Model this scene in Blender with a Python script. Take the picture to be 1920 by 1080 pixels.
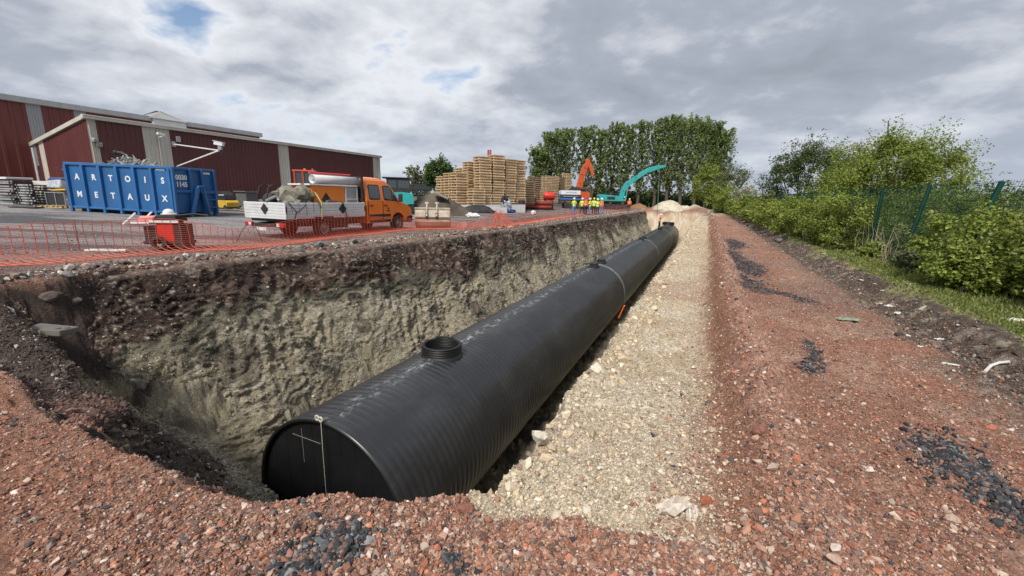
import bpy, bmesh, math, random
import numpy as np
from mathutils import Vector, Matrix, Euler

for _o in list(bpy.data.objects):
    bpy.data.objects.remove(_o)
SC = bpy.context.scene
COL = SC.collection
random.seed(7)
RNG = np.random.default_rng(11)
PI = math.pi

# ------------------------------------------------------------------ camera
F = 800.0                     # focal length in photo pixels (1920 wide)
RHO = 0.022                   # roll
PITCH = math.atan(170 / F)
CZ = 1.65
CP, SP = math.cos(PITCH), math.sin(PITCH)
cam_data = bpy.data.cameras.new('camera')
cam = bpy.data.objects.new('camera', cam_data)
COL.objects.link(cam)
SC.camera = cam
cam_data.sensor_width = 36.0
cam_data.lens = 36.0 * F / 1920.0
cam_data.clip_start = 0.05
cam_data.clip_end = 6000
_c, _s = math.cos(RHO), math.sin(RHO)
_R0, _U0, _F0 = Vector((1, 0, 0)), Vector((0, SP, CP)), Vector((0, CP, -SP))
_R = _R0 * _c + _U0 * _s
_U = -_R0 * _s + _U0 * _c
cam.matrix_world = Matrix(((_R.x, _U.x, -_F0.x, 0), (_R.y, _U.y, -_F0.y, 0), (_R.z, _U.z, -_F0.z, CZ), (0, 0, 0, 1)))

# ------------------------------------------------------------------ world: broken overcast
SUN_EL, SUN_AZ = math.radians(48), math.radians(-158)   # azimuth measured from +Y towards +X
W = bpy.data.worlds.new('World')
SC.world = W
W.use_nodes = True
nt = W.node_tree
nt.nodes.clear()
def wn(t, **k):
    n = nt.nodes.new(t)
    for a, b in k.items():
        setattr(n, a, b)
    return n
def wmath(op, a, b=None, clamp=False):
    n = wn('ShaderNodeMath', operation=op, use_clamp=clamp)
    for i, q in enumerate((a, b)):
        if q is None: continue
        if isinstance(q, (int, float)): n.inputs[i].default_value = q
        else: nt.links.new(q, n.inputs[i])
    return n.outputs[0]
wout = wn('ShaderNodeOutputWorld')
sky = wn('ShaderNodeTexSky', sky_type='NISHITA')
sky.sun_disc = False
sky.sun_elevation = SUN_EL
sky.sun_rotation = SUN_AZ
sky.altitude = 50
bg1 = wn('ShaderNodeBackground'); bg1.inputs[1].default_value = 0.075
nt.links.new(sky.outputs[0], bg1.inputs[0])
tc = wn('ShaderNodeTexCoord')
sep = wn('ShaderNodeSeparateXYZ'); nt.links.new(tc.outputs['Generated'], sep.inputs[0])
zz = wmath('MAXIMUM', sep.outputs[2], 0.0)
den = wmath('ADD', zz, 0.30)
cx, cy = wmath('DIVIDE', sep.outputs[0], den), wmath('DIVIDE', sep.outputs[1], den)
com = wn('ShaderNodeCombineXYZ')
nt.links.new(cx, com.inputs[0]); nt.links.new(cy, com.inputs[1])
com.inputs[2].default_value = 3.7
def wnoise(scale, detail, rough, dist=0.0, off=(0, 0, 0), st=(1, 1, 1), rot=0):
    mp = wn('ShaderNodeMapping')
    mp.inputs[1].default_value = off; mp.inputs[3].default_value = st; mp.inputs[2].default_value = (0, 0, rot)
    nt.links.new(com.outputs[0], mp.inputs[0])
    n = wn('ShaderNodeTexNoise')
    n.inputs['Scale'].default_value = scale; n.inputs['Detail'].default_value = detail
    n.inputs['Roughness'].default_value = rough; n.inputs['Distortion'].default_value = dist
    nt.links.new(mp.outputs[0], n.inputs['Vector'])
    return n.outputs[0]
n1 = wnoise(1.5, 6, 0.5, 0.3, (5.7, 2.3, 0), (1, 1.0, 1), 0.5)
n2 = wnoise(4.2, 7, 0.56, 0.2, (1.3, 7.7, 0), (1, 1.05, 1), 0.5)
n3 = wnoise(0.42, 3, 0.5, 0.0, (9.2, 3.1, 0))
dens = wmath('ADD', wmath('MULTIPLY', n1, 0.42), wmath('ADD', wmath('MULTIPLY', n2, 0.44), wmath('MULTIPLY', n3, 0.16)))
def toward(px, py, lo, hi):
    x, y = (px - 960) / F, -(py - 540) / F
    x, y = x * _c - y * _s, x * _s + y * _c
    d = Vector((x, CP + y * SP, y * CP - SP)).normalized()
    n = wn('ShaderNodeVectorMath', operation='DOT_PRODUCT'); n.inputs[1].default_value = d
    nt.links.new(tc.outputs['Generated'], n.inputs[0])
    m = wn('ShaderNodeMapRange'); m.interpolation_type = 'SMOOTHSTEP'; m.inputs[1].default_value = lo; m.inputs[2].default_value = hi
    nt.links.new(n.outputs['Value'], m.inputs[0]); return m.outputs[0]
# the deck is thinner up on the left of the trench and thicker to the right
dens = wmath('SUBTRACT', dens, wmath('MULTIPLY', toward(560, 60, .90, .995), 0.062))
dens = wmath('SUBTRACT', dens, wmath('MULTIPLY', toward(250, 40, .75, .98), 0.03))
dens = wmath('ADD', dens, wmath('MULTIPLY', toward(1700, 60, .70, .97), 0.045))
cr = wn('ShaderNodeValToRGB')
nt.links.new(dens, cr.inputs[0])
e = cr.color_ramp.elements
e[0].position = 0.37; e[0].color = (0.47, 0.482, 0.51, 1)
e[1].position = 0.66; e[1].color = (0.185, 0.205, 0.24, 1)
for p, c_ in ((0.43, (0.385, 0.40, 0.43, 1)), (0.485, (0.315, 0.332, 0.368, 1)), (0.545, (0.225, 0.246, 0.290, 1))):
    el = e.new(p); el.color = c_
# low on the horizon the deck thickens to an even blue grey
hz = wn('ShaderNodeMapRange'); hz.inputs[1].default_value = 0.0; hz.inputs[2].default_value = 0.22
hz.inputs[3].default_value = 1.0; hz.inputs[4].default_value = 0.0
nt.links.new(zz, hz.inputs[0])
mixc = wn('ShaderNodeMix', data_type='RGBA')
nt.links.new(wmath('MULTIPLY', hz.outputs[0], 0.62), mixc.inputs[0])
nt.links.new(cr.outputs[0], mixc.inputs[6])
mixc.inputs[7].default_value = (0.285, 0.322, 0.38, 1)
bg2 = wn('ShaderNodeBackground'); bg2.inputs[1].default_value = 0.97
nt.links.new(mixc.outputs[2], bg2.inputs[0])
hole = wn('ShaderNodeMapRange'); hole.inputs[1].default_value = 0.30; hole.inputs[2].default_value = 0.385
nt.links.new(dens, hole.inputs[0])
mixs = wn('ShaderNodeMixShader')
nt.links.new(hole.outputs[0], mixs.inputs[0]); nt.links.new(bg1.outputs[0], mixs.inputs[1]); nt.links.new(bg2.outputs[0], mixs.inputs[2])
nt.links.new(mixs.outputs[0], wout.inputs[0])

# ------------------------------------------------------------------ sun (veiled) and exposure
sl = bpy.data.lights.new('sun', 'SUN')
sl.energy = 2.2
sl.angle = math.radians(16)
sl.color = (1.0, 0.955, 0.88)
sun = bpy.data.objects.new('sun', sl)
COL.objects.link(sun)
_sd = Vector((math.sin(SUN_AZ) * math.cos(SUN_EL), math.cos(SUN_AZ) * math.cos(SUN_EL), math.sin(SUN_EL)))
sun.rotation_euler = _sd.to_track_quat('Z', 'Y').to_euler()
sun.location = (-20, -20, 40)
vs = SC.view_settings
vs.view_transform = 'Standard'
vs.look = 'None'
vs.exposure = 0.92
vs.gamma = 1.0
vs.use_curve_mapping = False
SC.render.engine = 'CYCLES'
SC.cycles.use_denoising = True
SC.cycles.max_bounces = 6
SC.cycles.transparent_max_bounces = 12
SC.cycles.caustics_reflective = SC.cycles.caustics_refractive = False

# ------------------------------------------------------------------ geometry of the place
def ray(px, py):
    x, y = (px - 960) / F, -(py - 540) / F
    x, y = x * _c - y * _s, x * _s + y * _c
    return Vector((x, CP + y * SP, y * CP - SP))
def atz(px, py, z):
    r = ray(px, py); return Vector((0, 0, CZ)) + r * ((z - CZ) / r.z)
def aty(px, py, Y):
    r = ray(px, py); return Vector((0, 0, CZ)) + r * (Y / r.y)
_r = ray(1328, 378)
AZ = math.atan2(_r.x, _r.y)
DX, DY = math.sin(AZ), math.cos(AZ)       # along the trench
NX, NY = math.cos(AZ), -math.sin(AZ)      # to its right
_q = atz(602, 790, -1.65)
OX, OY = _q.x, _q.y
ROTZ = PI / 2 - AZ                        # local X along the trench, local Y to its left
def uv_of(x, y):
    return (x - OX) * DX + (y - OY) * DY, (x - OX) * NX + (y - OY) * NY
def xy_of(u, v):
    return OX + DX * u + NX * v, OY + DY * u + NY * v

# ------------------------------------------------------------------ numpy noise
def _hash(ix, iy, seed):
    h = (ix.astype(np.int64) * 374761393 + iy.astype(np.int64) * 668265263 + seed * 1274126177) & 0x7fffffff
    h = ((h ^ (h >> 13)) * 1274126177) & 0x7fffffff
    h = h ^ (h >> 16)
    return (h & 0xffff) / 65535.0
def vnoise(x, y, seed=0):
    x0, y0 = np.floor(x), np.floor(y)
    fx, fy = x - x0, y - y0
    fx = fx * fx * fx * (fx * (fx * 6 - 15) + 10); fy = fy * fy * fy * (fy * (fy * 6 - 15) + 10)
    a, b = _hash(x0, y0, seed), _hash(x0 + 1, y0, seed)
    c, d = _hash(x0, y0 + 1, seed), _hash(x0 + 1, y0 + 1, seed)
    return (a + (b - a) * fx) * (1 - fy) + (c + (d - c) * fx) * fy - 0.5
def fbm(x, y, scale, octv=4, seed=0, gain=0.5):
    t = np.zeros_like(x, dtype=float); amp = 1.0; s = scale
    for k in range(octv):
        ca, sa = math.cos(0.7 * k + 0.3), math.sin(0.7 * k + 0.3)
        t += amp * vnoise((x * ca - y * sa) * s + 17.3 * k, (x * sa + y * ca) * s - 9.1 * k, seed + k)
        amp *= gain; s *= 2.03
    return t
def sstep(a, b, x):
    t = np.clip((x - a) / (b - a), 0, 1); return t * t * (3 - 2 * t)

# ------------------------------------------------------------------ terrain height
_p1 = atz(122, 645, -0.42); P1 = uv_of(_p1.x, _p1.y); P2 = (-2.95, 2.15)
def terrain_base(u, v, nz=True):
    """height without fine detail; u along the trench, v to its right (arrays)"""
    if nz:
        wu = u + 0.30 * fbm(u, v, 1.3, 3, 5)
        wv = v + 0.26 * fbm(u, v, 0.9, 4, 9, 0.5)
    else:
        wu, wv = u, v
    yard = 0.032 * np.maximum(0, -v - 9.0)
    yard = 0.95 * np.tanh(yard / 0.95)
    z0 = np.where(v < -4, yard, 0.0)
    bench_end = -2.36 + 0.14 * (v - 3.7)
    inb = sstep(bench_end - 0.2, bench_end + 0.15, wu) * (1 - sstep(62, 70, u))
    step = 1 - sstep(5.02, 5.36, v + .55 * (wv - v))
    z0 = z0 - np.where(v > 0, (.07 + 0.27 * sstep(-1.9, 2.0, u)) * inb * step, 0)
    z0 = z0 + np.where(v > 0, (0.16 + .16 * (fbm(u, v, 2.6, 4, 23, .6) if nz else 0)) * np.exp(-((wv - 5.48) / 0.17) ** 2) * inb, 0)
    z0 = z0 - np.where(v > 0, 0.10 * np.exp(-((wv - 7.8) / 0.28) ** 2), 0)
    z0 = z0 + np.where(v > 0, 0.16 * np.exp(-((wv - 8.35) / 0.3) ** 2) + 0.06 * sstep(8.1, 8.8, v), 0)
    vl = np.interp(u, [-6, -1, 1, 3.3, 6.6, 10.8, 19, 30, 61, 80], [-5.9, -5.8, -5.55, -5.35, -4.85, -4.5, -4.27, -4.0, -3.9, -3.9])
    dl = wv - vl + .42 * sstep(-.9, .6, u)
    zl = np.interp(dl, [-2, 0, 0.12, 0.42, 1.3, 2.6, 3.3, 9], [6, 0.05, -0.3, -1.05, -2.3, -4.2, -4.75, -4.78]) + yard * 0
    drr = 3.86 - (v + .35 * (wv - v) + (.07 * fbm(u, v, 5, 3, 19) if nz else 0))
    zr = np.interp(drr, [-2, 0, 0.2, 1.0, 1.7, 9], [6, -0.28, -0.9, -3.0, -4.75, -4.78])
    rim = np.interp(v, [-8, -0.8, 0.5, 1.6, 2.3, 2.8, 3.05, 3.46, 3.8, 6], [-2.8, -2.75, -2.86, -2.92, -2.92, -2.82, -2.6, -2.52, -2.25, -1.5])
    dn = (u + 0.10 * fbm(u, v, 1.7, 3, 31)) - rim if nz else u - rim
    zn = np.interp(dn, [-2, 0, 0.35, 2.3, 9], [5, 0.02, -0.5, -4.75, -4.78])
    # spur across the near left corner
    ex, ey = P2[0] - P1[0], P2[1] - P1[1]
    L = math.hypot(ex, ey); ex /= L; ey /= L
    t = (wu - P1[0]) * ex + (wv - P1[1]) * ey
    dc = (wu - P1[0]) * ey * -1 + (wv - P1[1]) * ex
    if (1.0 - P1[0]) * -ey + (-1.0 - P1[1]) * ex < 0: dc = -dc
    top = -0.02 - 0.42 * sstep(L * 0.95, 0, t) - 0.10 * sstep(-0.6, 0.4, dc)
    rill = 0.16 * fbm(t * 1.0, dc * 0.25, 2.2, 3, 77) if nz else 0
    zc = top + np.interp(dc + rill + .5, [-9, 0, 0.5, 2.6, 9], [0.5, 0, -0.75, -4.3, -4.9])
    zf = np.interp(66.5 - wu - .8 * fbm(u, v, .8, 3, 90), [-9, 0, 1.5, 5.2, 99], [6, 0.3, -1.2, -4.75, -4.78])
    pit = np.maximum(np.maximum(np.maximum(zl, zr), np.maximum(zn, zc)), np.maximum(zf, -4.76))
    z = np.minimum(z0, pit)
    # chalk spoil at the far end
    g = lambda uu, vv, su, sv: np.exp(-((u - uu) / su) ** 2 - ((v - vv) / sv) ** 2)
    dd = np.sqrt(((u - 76) / 5.4) ** 2 + ((v + 1.2) / 3.6) ** 2) * (1 + .28 * fbm(u, v, .5, 3, 88))
    z = z + 1.75 * np.maximum(0, 1 - dd ** 1.35) + .5 * fbm(u, v, .55, 4, 89) * ((u > 62) & (u < 84) & (v > -7) & (v < 6))
    z = z + 1.2 * np.maximum(0, 1 - np.sqrt(((u - 70) / 5.0) ** 2 + ((v - 3.0) / 2.6) ** 2)) + 0.35 * g(66, 6.6, 9, 1.1)
    # heap of brown earth behind the teal excavator
    z = z + 1.2 * np.maximum(0, 1 - np.sqrt(((u - 74) / 4.0) ** 2 + ((v + 6.0) / 2.6) ** 2))
    # crumbled crest along the left edge
    crest = np.exp(-((dl + 0.35) / 0.35) ** 2) * (u > -3) * (u < 66)
    z = z + 0.12 * crest
    return z, pit, dl, drr, dn, dc, inb
def ground_z(x, y):
    u, v = uv_of(np.array([float(x)]), np.array([float(y)]))
    return float(terrain_base(u, v)[0][0])
_TS = np.concatenate([np.linspace(1.2, 30, 900), np.linspace(30.05, 160, 700)])
def spot(px, py):
    """point of the ground seen at a photo pixel"""
    r = ray(px, py)
    x, y, z = r.x * _TS, r.y * _TS, CZ + r.z * _TS
    u, v = uv_of(x, y)
    g = terrain_base(u, v)[0]
    k = int(np.argmax(z < g)) if np.any(z < g) else len(_TS) - 1
    return Vector((float(x[k]), float(y[k]), float(g[k])))

# ------------------------------------------------------------------ object helpers
def tag(o, label=None, cat=None, group=None, kind=None):
    if label: o['label'] = label
    if cat: o['category'] = cat
    if group: o['group'] = group
    if kind: o['kind'] = kind
    return o
def empty(name, loc, rz=0.0, label=None, cat=None, group=None):
    o = bpy.data.objects.new(name, None)
    o.empty_display_size = 0.2
    COL.objects.link(o)
    o.location = loc; o.rotation_euler = (0, 0, rz)
    return tag(o, label, cat, group)
def link(name, me, mats, parent=None):
    o = bpy.data.objects.new(name, me)
    COL.objects.link(o)
    for m in (mats if isinstance(mats, (list, tuple)) else [mats]):
        me.materials.append(m)
    if parent: o.parent = parent
    return o
def copy_tree(o, parent=None):
    c = o.copy(); COL.objects.link(c)
    if parent: c.parent = parent
    for ch in list(o.children): copy_tree(ch, c)
    return c
def np_mesh(name, V, Fc, col=None, smooth=False):
    V = np.asarray(V, dtype=np.float32); Fc = np.asarray(Fc, dtype=np.int32)
    n, k = Fc.shape
    me = bpy.data.meshes.new(name)
    me.vertices.add(len(V)); me.vertices.foreach_set('co', V.ravel())
    me.loops.add(n * k); me.loops.foreach_set('vertex_index', Fc.ravel())
    me.polygons.add(n)
    me.polygons.foreach_set('loop_start', np.arange(0, n * k, k, dtype=np.int32))
    me.polygons.foreach_set('loop_total', np.full(n, k, dtype=np.int32))
    me.polygons.foreach_set('use_smooth', np.full(n, smooth, dtype=bool))
    if col is not None:
        a = me.attributes.new('col', 'FLOAT_COLOR', 'POINT')
        c4 = np.ones((len(V), 4), dtype=np.float32); c4[:, :3] = col
        a.data.foreach_set('color', c4.ravel())
    me.update(calc_edges=True)
    return me
class MB:
    """collects simple shapes, then links them as one mesh object"""
    def __init__(s): s.v = []; s.f = []; s.sm = []
    def add(s, vs, fs, smooth=False, M=None):
        b = len(s.v)
        s.v += [tuple(M @ Vector(p)) if M is not None else tuple(p) for p in vs]
        s.f += [tuple(b + i for i in f) for f in fs]; s.sm += [smooth] * len(fs)
        return s
    def box(s, c, d, rot=None, taper=None):
        x, y, z = d[0] / 2, d[1] / 2, d[2] / 2
        tx, ty = taper or (1, 1)
        vs = [(-x, -y, -z), (x, -y, -z), (x, y, -z), (-x, y, -z), (-x * tx, -y * ty, z), (x * tx, -y * ty, z), (x * tx, y * ty, z), (-x * tx, y * ty, z)]
        M = Matrix.Translation(c)
        if rot is not None: M = M @ Euler(rot).to_matrix().to_4x4()
        return s.add(vs, [(3, 2, 1, 0), (4, 5, 6, 7), (0, 1, 5, 4), (1, 2, 6, 5), (2, 3, 7, 6), (3, 0, 4, 7)], False, M)
    def hexa(s, p):
        return s.add(p, [(3, 2, 1, 0), (4, 5, 6, 7), (0, 1, 5, 4), (1, 2, 6, 5), (2, 3, 7, 6), (3, 0, 4, 7)])
    def bar(s, a, b, w, h=None, up=(0, 0, 1)):
        a, b = Vector(a), Vector(b); h = h or w
        d = (b - a).normalized(); upv = Vector(up)
        if abs(d.dot(upv)) > 0.98: upv = Vector((1, 0, 0))
        sd = d.cross(upv).normalized() * (w / 2); u2 = sd.cross(d).normalized() * (h / 2)
        return s.hexa([a - sd - u2, a + sd - u2, b + sd - u2, b - sd - u2, a - sd + u2, a + sd + u2, b + sd + u2, b - sd + u2])
    def tube(s, path, r, n=8, caps=True, smooth=True):
        P = [Vector(p) for p in path]; m = len(P)
        R = r if isinstance(r, (list, tuple)) else [r] * m
        vs = []; prev = None
        for i in range(m):
            d = (P[min(i + 1, m - 1)] - P[max(i - 1, 0)])
            if d.length < 1e-9: d = Vector((0, 0, 1))
            d.normalize()
            if prev is None:
                t = Vector((0, 0, 1)) if abs(d.z) < 0.9 else Vector((1, 0, 0))
                a = d.cross(t).normalized()
            else:
                a = (prev - d * prev.dot(d))
                a = a.normalized() if a.length > 1e-6 else d.orthogonal().normalized()
            prev = a; b = d.cross(a)
            for k in range(n):
                th = 2 * PI * k / n
                vs.append(P[i] + (a * math.cos(th) + b * math.sin(th)) * R[i])
        fs = []
        for i in range(m - 1):
            for k in range(n):
                k2 = (k + 1) % n
                fs.append((i * n + k, i * n + k2, (i + 1) * n + k2, (i + 1) * n + k))
        s.add(vs, fs, smooth)
        if caps:
            s.add(vs[:n], [tuple(range(n - 1, -1, -1))]); s.add(vs[-n:], [tuple(range(n))])
        return s
    def lathe(s, prof, n=24, M=None, smooth=True, close=False):
        vs = []; fs = []
        for (r, z) in prof:
            for k in range(n):
                th = 2 * PI * k / n; vs.append((r * math.cos(th), r * math.sin(th), z))
        m = len(prof)
        for i in range(m if close else m - 1):
            j = (i + 1) % m
            for k in range(n):
                k2 = (k + 1) % n
                fs.append((i * n + k, i * n + k2, j * n + k2, j * n + k))
        return s.add(vs, fs, smooth, M)
    def prism(s, poly, y0, y1, M=None, smooth_side=False, inset=0.0):
        """polygon in local x,z extruded along y"""
        n = len(poly)
        vs = [(p[0], y0, p[1]) for p in poly] + [(p[0], y1, p[1]) for p in poly]
        area = sum(poly[i][0] * poly[(i + 1) % n][1] - poly[(i + 1) % n][0] * poly[i][1] for i in range(n))
        a = tuple(range(n)); b = tuple(range(2 * n - 1, n - 1, -1))
        sd = [((i + 1) % n, i, n + i, n + (i + 1) % n) for i in range(n)]
        if area < 0: a = a[::-1]; b = b[::-1]; sd = [q[::-1] for q in sd]
        if y1 < y0: a = a[::-1]; b = b[::-1]; sd = [q[::-1] for q in sd]
        s.add(vs, [a, b], False, M); s.add(vs, sd, smooth_side, M)
        return s
    def build(s, name, mat, parent=None, bevel=0.0, seg=2):
        me = bpy.data.meshes.new(name)
        me.from_pydata(s.v, [], s.f)
        me.polygons.foreach_set('use_smooth', s.sm)
        o = link(name, me, mat, parent)
        if bevel:
            b = o.modifiers.new('bevel', 'BEVEL'); b.width = bevel; b.segments = seg; b.limit_method = 'ANGLE'; b.angle_limit = math.radians(35)
            b.harden_normals = False
        return o

# ------------------------------------------------------------------ materials
def srgb(r, g, b):
    f = lambda c: ((c / 255 + 0.055) / 1.055) ** 2.4 if c / 255 > 0.04045 else c / 255 / 12.92
    return (f(r), f(g), f(b))
def pm(name, col, rough=0.6, metal=0.0, var=0.18, scale=5.0, bump=0.0, bscale=40.0, dirt=None, dirt_amt=0.5, dscale=2.0, spec=0.5, coat=0.0, coords='Object', stretch=None):
    m = bpy.data.materials.new(name); m.use_nodes = True
    t = m.node_tree; bs = t.nodes['Principled BSDF']
    bs.inputs['Roughness'].default_value = rough; bs.inputs['Metallic'].default_value = metal
    bs.inputs['Specular IOR Level'].default_value = spec; bs.inputs['Coat Weight'].default_value = coat
    tcn = t.nodes.new('ShaderNodeTexCoord')
    src = tcn.outputs[coords]
    if stretch:
        mp = t.nodes.new('ShaderNodeMapping'); mp.inputs[3].default_value = stretch
        t.links.new(src, mp.inputs[0]); src = mp.outputs[0]
    def noise(sc, det=5, ro=0.6):
        n = t.nodes.new('ShaderNodeTexNoise'); n.inputs['Scale'].default_value = sc; n.inputs['Detail'].default_value = det; n.inputs['Roughness'].default_value = ro
        t.links.new(src, n.inputs['Vector']); return n.outputs[0]
    n = noise(scale)
    mr = t.nodes.new('ShaderNodeMapRange'); mr.inputs[1].default_value = 0.3; mr.inputs[2].default_value = 0.7
    mr.inputs[3].default_value = 1 - var; mr.inputs[4].default_value = 1 + var
    t.links.new(n, mr.inputs[0])
    mx = t.nodes.new('ShaderNodeMix'); mx.data_type = 'RGBA'; mx.blend_type = 'MULTIPLY'; mx.inputs[0].default_value = 1
    mx.inputs[6].default_value = (*col, 1); t.links.new(mr.outputs[0], mx.inputs[7])
    out = mx.outputs[2]
    if dirt:
        dn = noise(dscale, 8, 0.65)
        dr = t.nodes.new('ShaderNodeMapRange'); dr.inputs[1].default_value = 0.48; dr.inputs[2].default_value = 0.72; dr.inputs[4].default_value = dirt_amt
        t.links.new(dn, dr.inputs[0])
        m2 = t.nodes.new('ShaderNodeMix'); m2.data_type = 'RGBA'; m2.inputs[7].default_value = (*dirt, 1)
        t.links.new(dr.outputs[0], m2.inputs[0]); t.links.new(out, m2.inputs[6]); out = m2.outputs[2]
    t.links.new(out, bs.inputs['Base Color'])
    rr = t.nodes.new('ShaderNodeMapRange'); rr.inputs[3].default_value = max(0, rough - 0.08); rr.inputs[4].default_value = min(1, rough + 0.12)
    t.links.new(n, rr.inputs[0]); t.links.new(rr.outputs[0], bs.inputs['Roughness'])
    if bump:
        bn = noise(bscale, 4, 0.6)
        bp = t.nodes.new('ShaderNodeBump'); bp.inputs['Strength'].default_value = bump; bp.inputs['Distance'].default_value = 0.02
        t.links.new(bn, bp.inputs['Height']); t.links.new(bp.outputs[0], bs.inputs['Normal'])
    return m
def attr_mat(name, rough=0.85, atype='GEOMETRY', transl=0.0, spec=0.3, nscale=0.0, nvar=0.3, bump=0.0, bscale=30.0):
    m = bpy.data.materials.new(name); m.use_nodes = True
    t = m.node_tree; bs = t.nodes['Principled BSDF']
    bs.inputs['Roughness'].default_value = rough; bs.inputs['Specular IOR Level'].default_value = spec
    a = t.nodes.new('ShaderNodeAttribute'); a.attribute_name = 'col'; a.attribute_type = atype
    out = a.outputs['Color']
    if nscale:
        tcn = t.nodes.new('ShaderNodeTexCoord')
        n = t.nodes.new('ShaderNodeTexNoise'); n.inputs['Scale'].default_value = nscale; n.inputs['Detail'].default_value = 6; n.inputs['Roughness'].default_value = 0.7
        t.links.new(tcn.outputs['Object'], n.inputs['Vector'])
        mr = t.nodes.new('ShaderNodeMapRange'); mr.inputs[1].default_value = 0.32; mr.inputs[2].default_value = 0.68
        mr.inputs[3].default_value = 1 - nvar; mr.inputs[4].default_value = 1 + nvar
        t.links.new(n.outputs[0], mr.inputs[0])
        mx = t.nodes.new('ShaderNodeMix'); mx.data_type = 'RGBA'; mx.blend_type = 'MULTIPLY'; mx.inputs[0].default_value = 1
        t.links.new(out, mx.inputs[6]); t.links.new(mr.outputs[0], mx.inputs[7]); out = mx.outputs[2]
        if bump:
            n3 = t.nodes.new('ShaderNodeTexNoise'); n3.inputs['Scale'].default_value = 95; n3.inputs['Detail'].default_value = 3; n3.inputs['Roughness'].default_value = 0.6
            t.links.new(tcn.outputs['Object'], n3.inputs['Vector'])
            m3 = t.nodes.new('ShaderNodeMapRange'); m3.inputs[1].default_value = 0.34; m3.inputs[2].default_value = 0.66; m3.inputs[3].default_value = .62; m3.inputs[4].default_value = 1.42
            t.links.new(n3.outputs[0], m3.inputs[0])
            mx3 = t.nodes.new('ShaderNodeMix'); mx3.data_type = 'RGBA'; mx3.blend_type = 'MULTIPLY'; mx3.inputs[0].default_value = 1
            t.links.new(out, mx3.inputs[6]); t.links.new(m3.outputs[0], mx3.inputs[7]); out = mx3.outputs[2]
            n2 = t.nodes.new('ShaderNodeTexNoise'); n2.inputs['Scale'].default_value = bscale; n2.inputs['Detail'].default_value = 8; n2.inputs['Roughness'].default_value = 0.68
            t.links.new(tcn.outputs['Object'], n2.inputs['Vector'])
            bp = t.nodes.new('ShaderNodeBump'); bp.inputs['Strength'].default_value = bump; bp.inputs['Distance'].default_value = 0.05
            t.links.new(n2.outputs[0], bp.inputs['Height']); t.links.new(bp.outputs[0], bs.inputs['Normal'])
    t.links.new(out, bs.inputs['Base Color'])
    if transl:
        tr = t.nodes.new('ShaderNodeBsdfTranslucent'); t.links.new(out, tr.inputs[0])
        mxs = t.nodes.new('ShaderNodeMixShader'); mxs.inputs[0].default_value = transl
        o = t.nodes['Material Output']
        t.links.new(bs.outputs[0], mxs.inputs[1]); t.links.new(tr.outputs[0], mxs.inputs[2]); t.links.new(mxs.outputs[0], o.inputs[0])
    return m
M = {}
M['ground'] = attr_mat('earth', 0.92, nscale=26, nvar=0.42, bump=0.9, bscale=24, spec=0.2)
M['stone'] = attr_mat('loose_stone', 0.85, 'INSTANCER', spec=0.25, nscale=3, nvar=0.2)
M['leaf'] = attr_mat('leaf', 0.55, transl=0.35, spec=0.35)
M['blade'] = attr_mat('grass_blade', 0.6, transl=0.3, spec=0.3)
M['bark'] = pm('bark', (0.09, 0.075, 0.055), 0.9, var=0.4, scale=6, bump=0.6)
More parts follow.
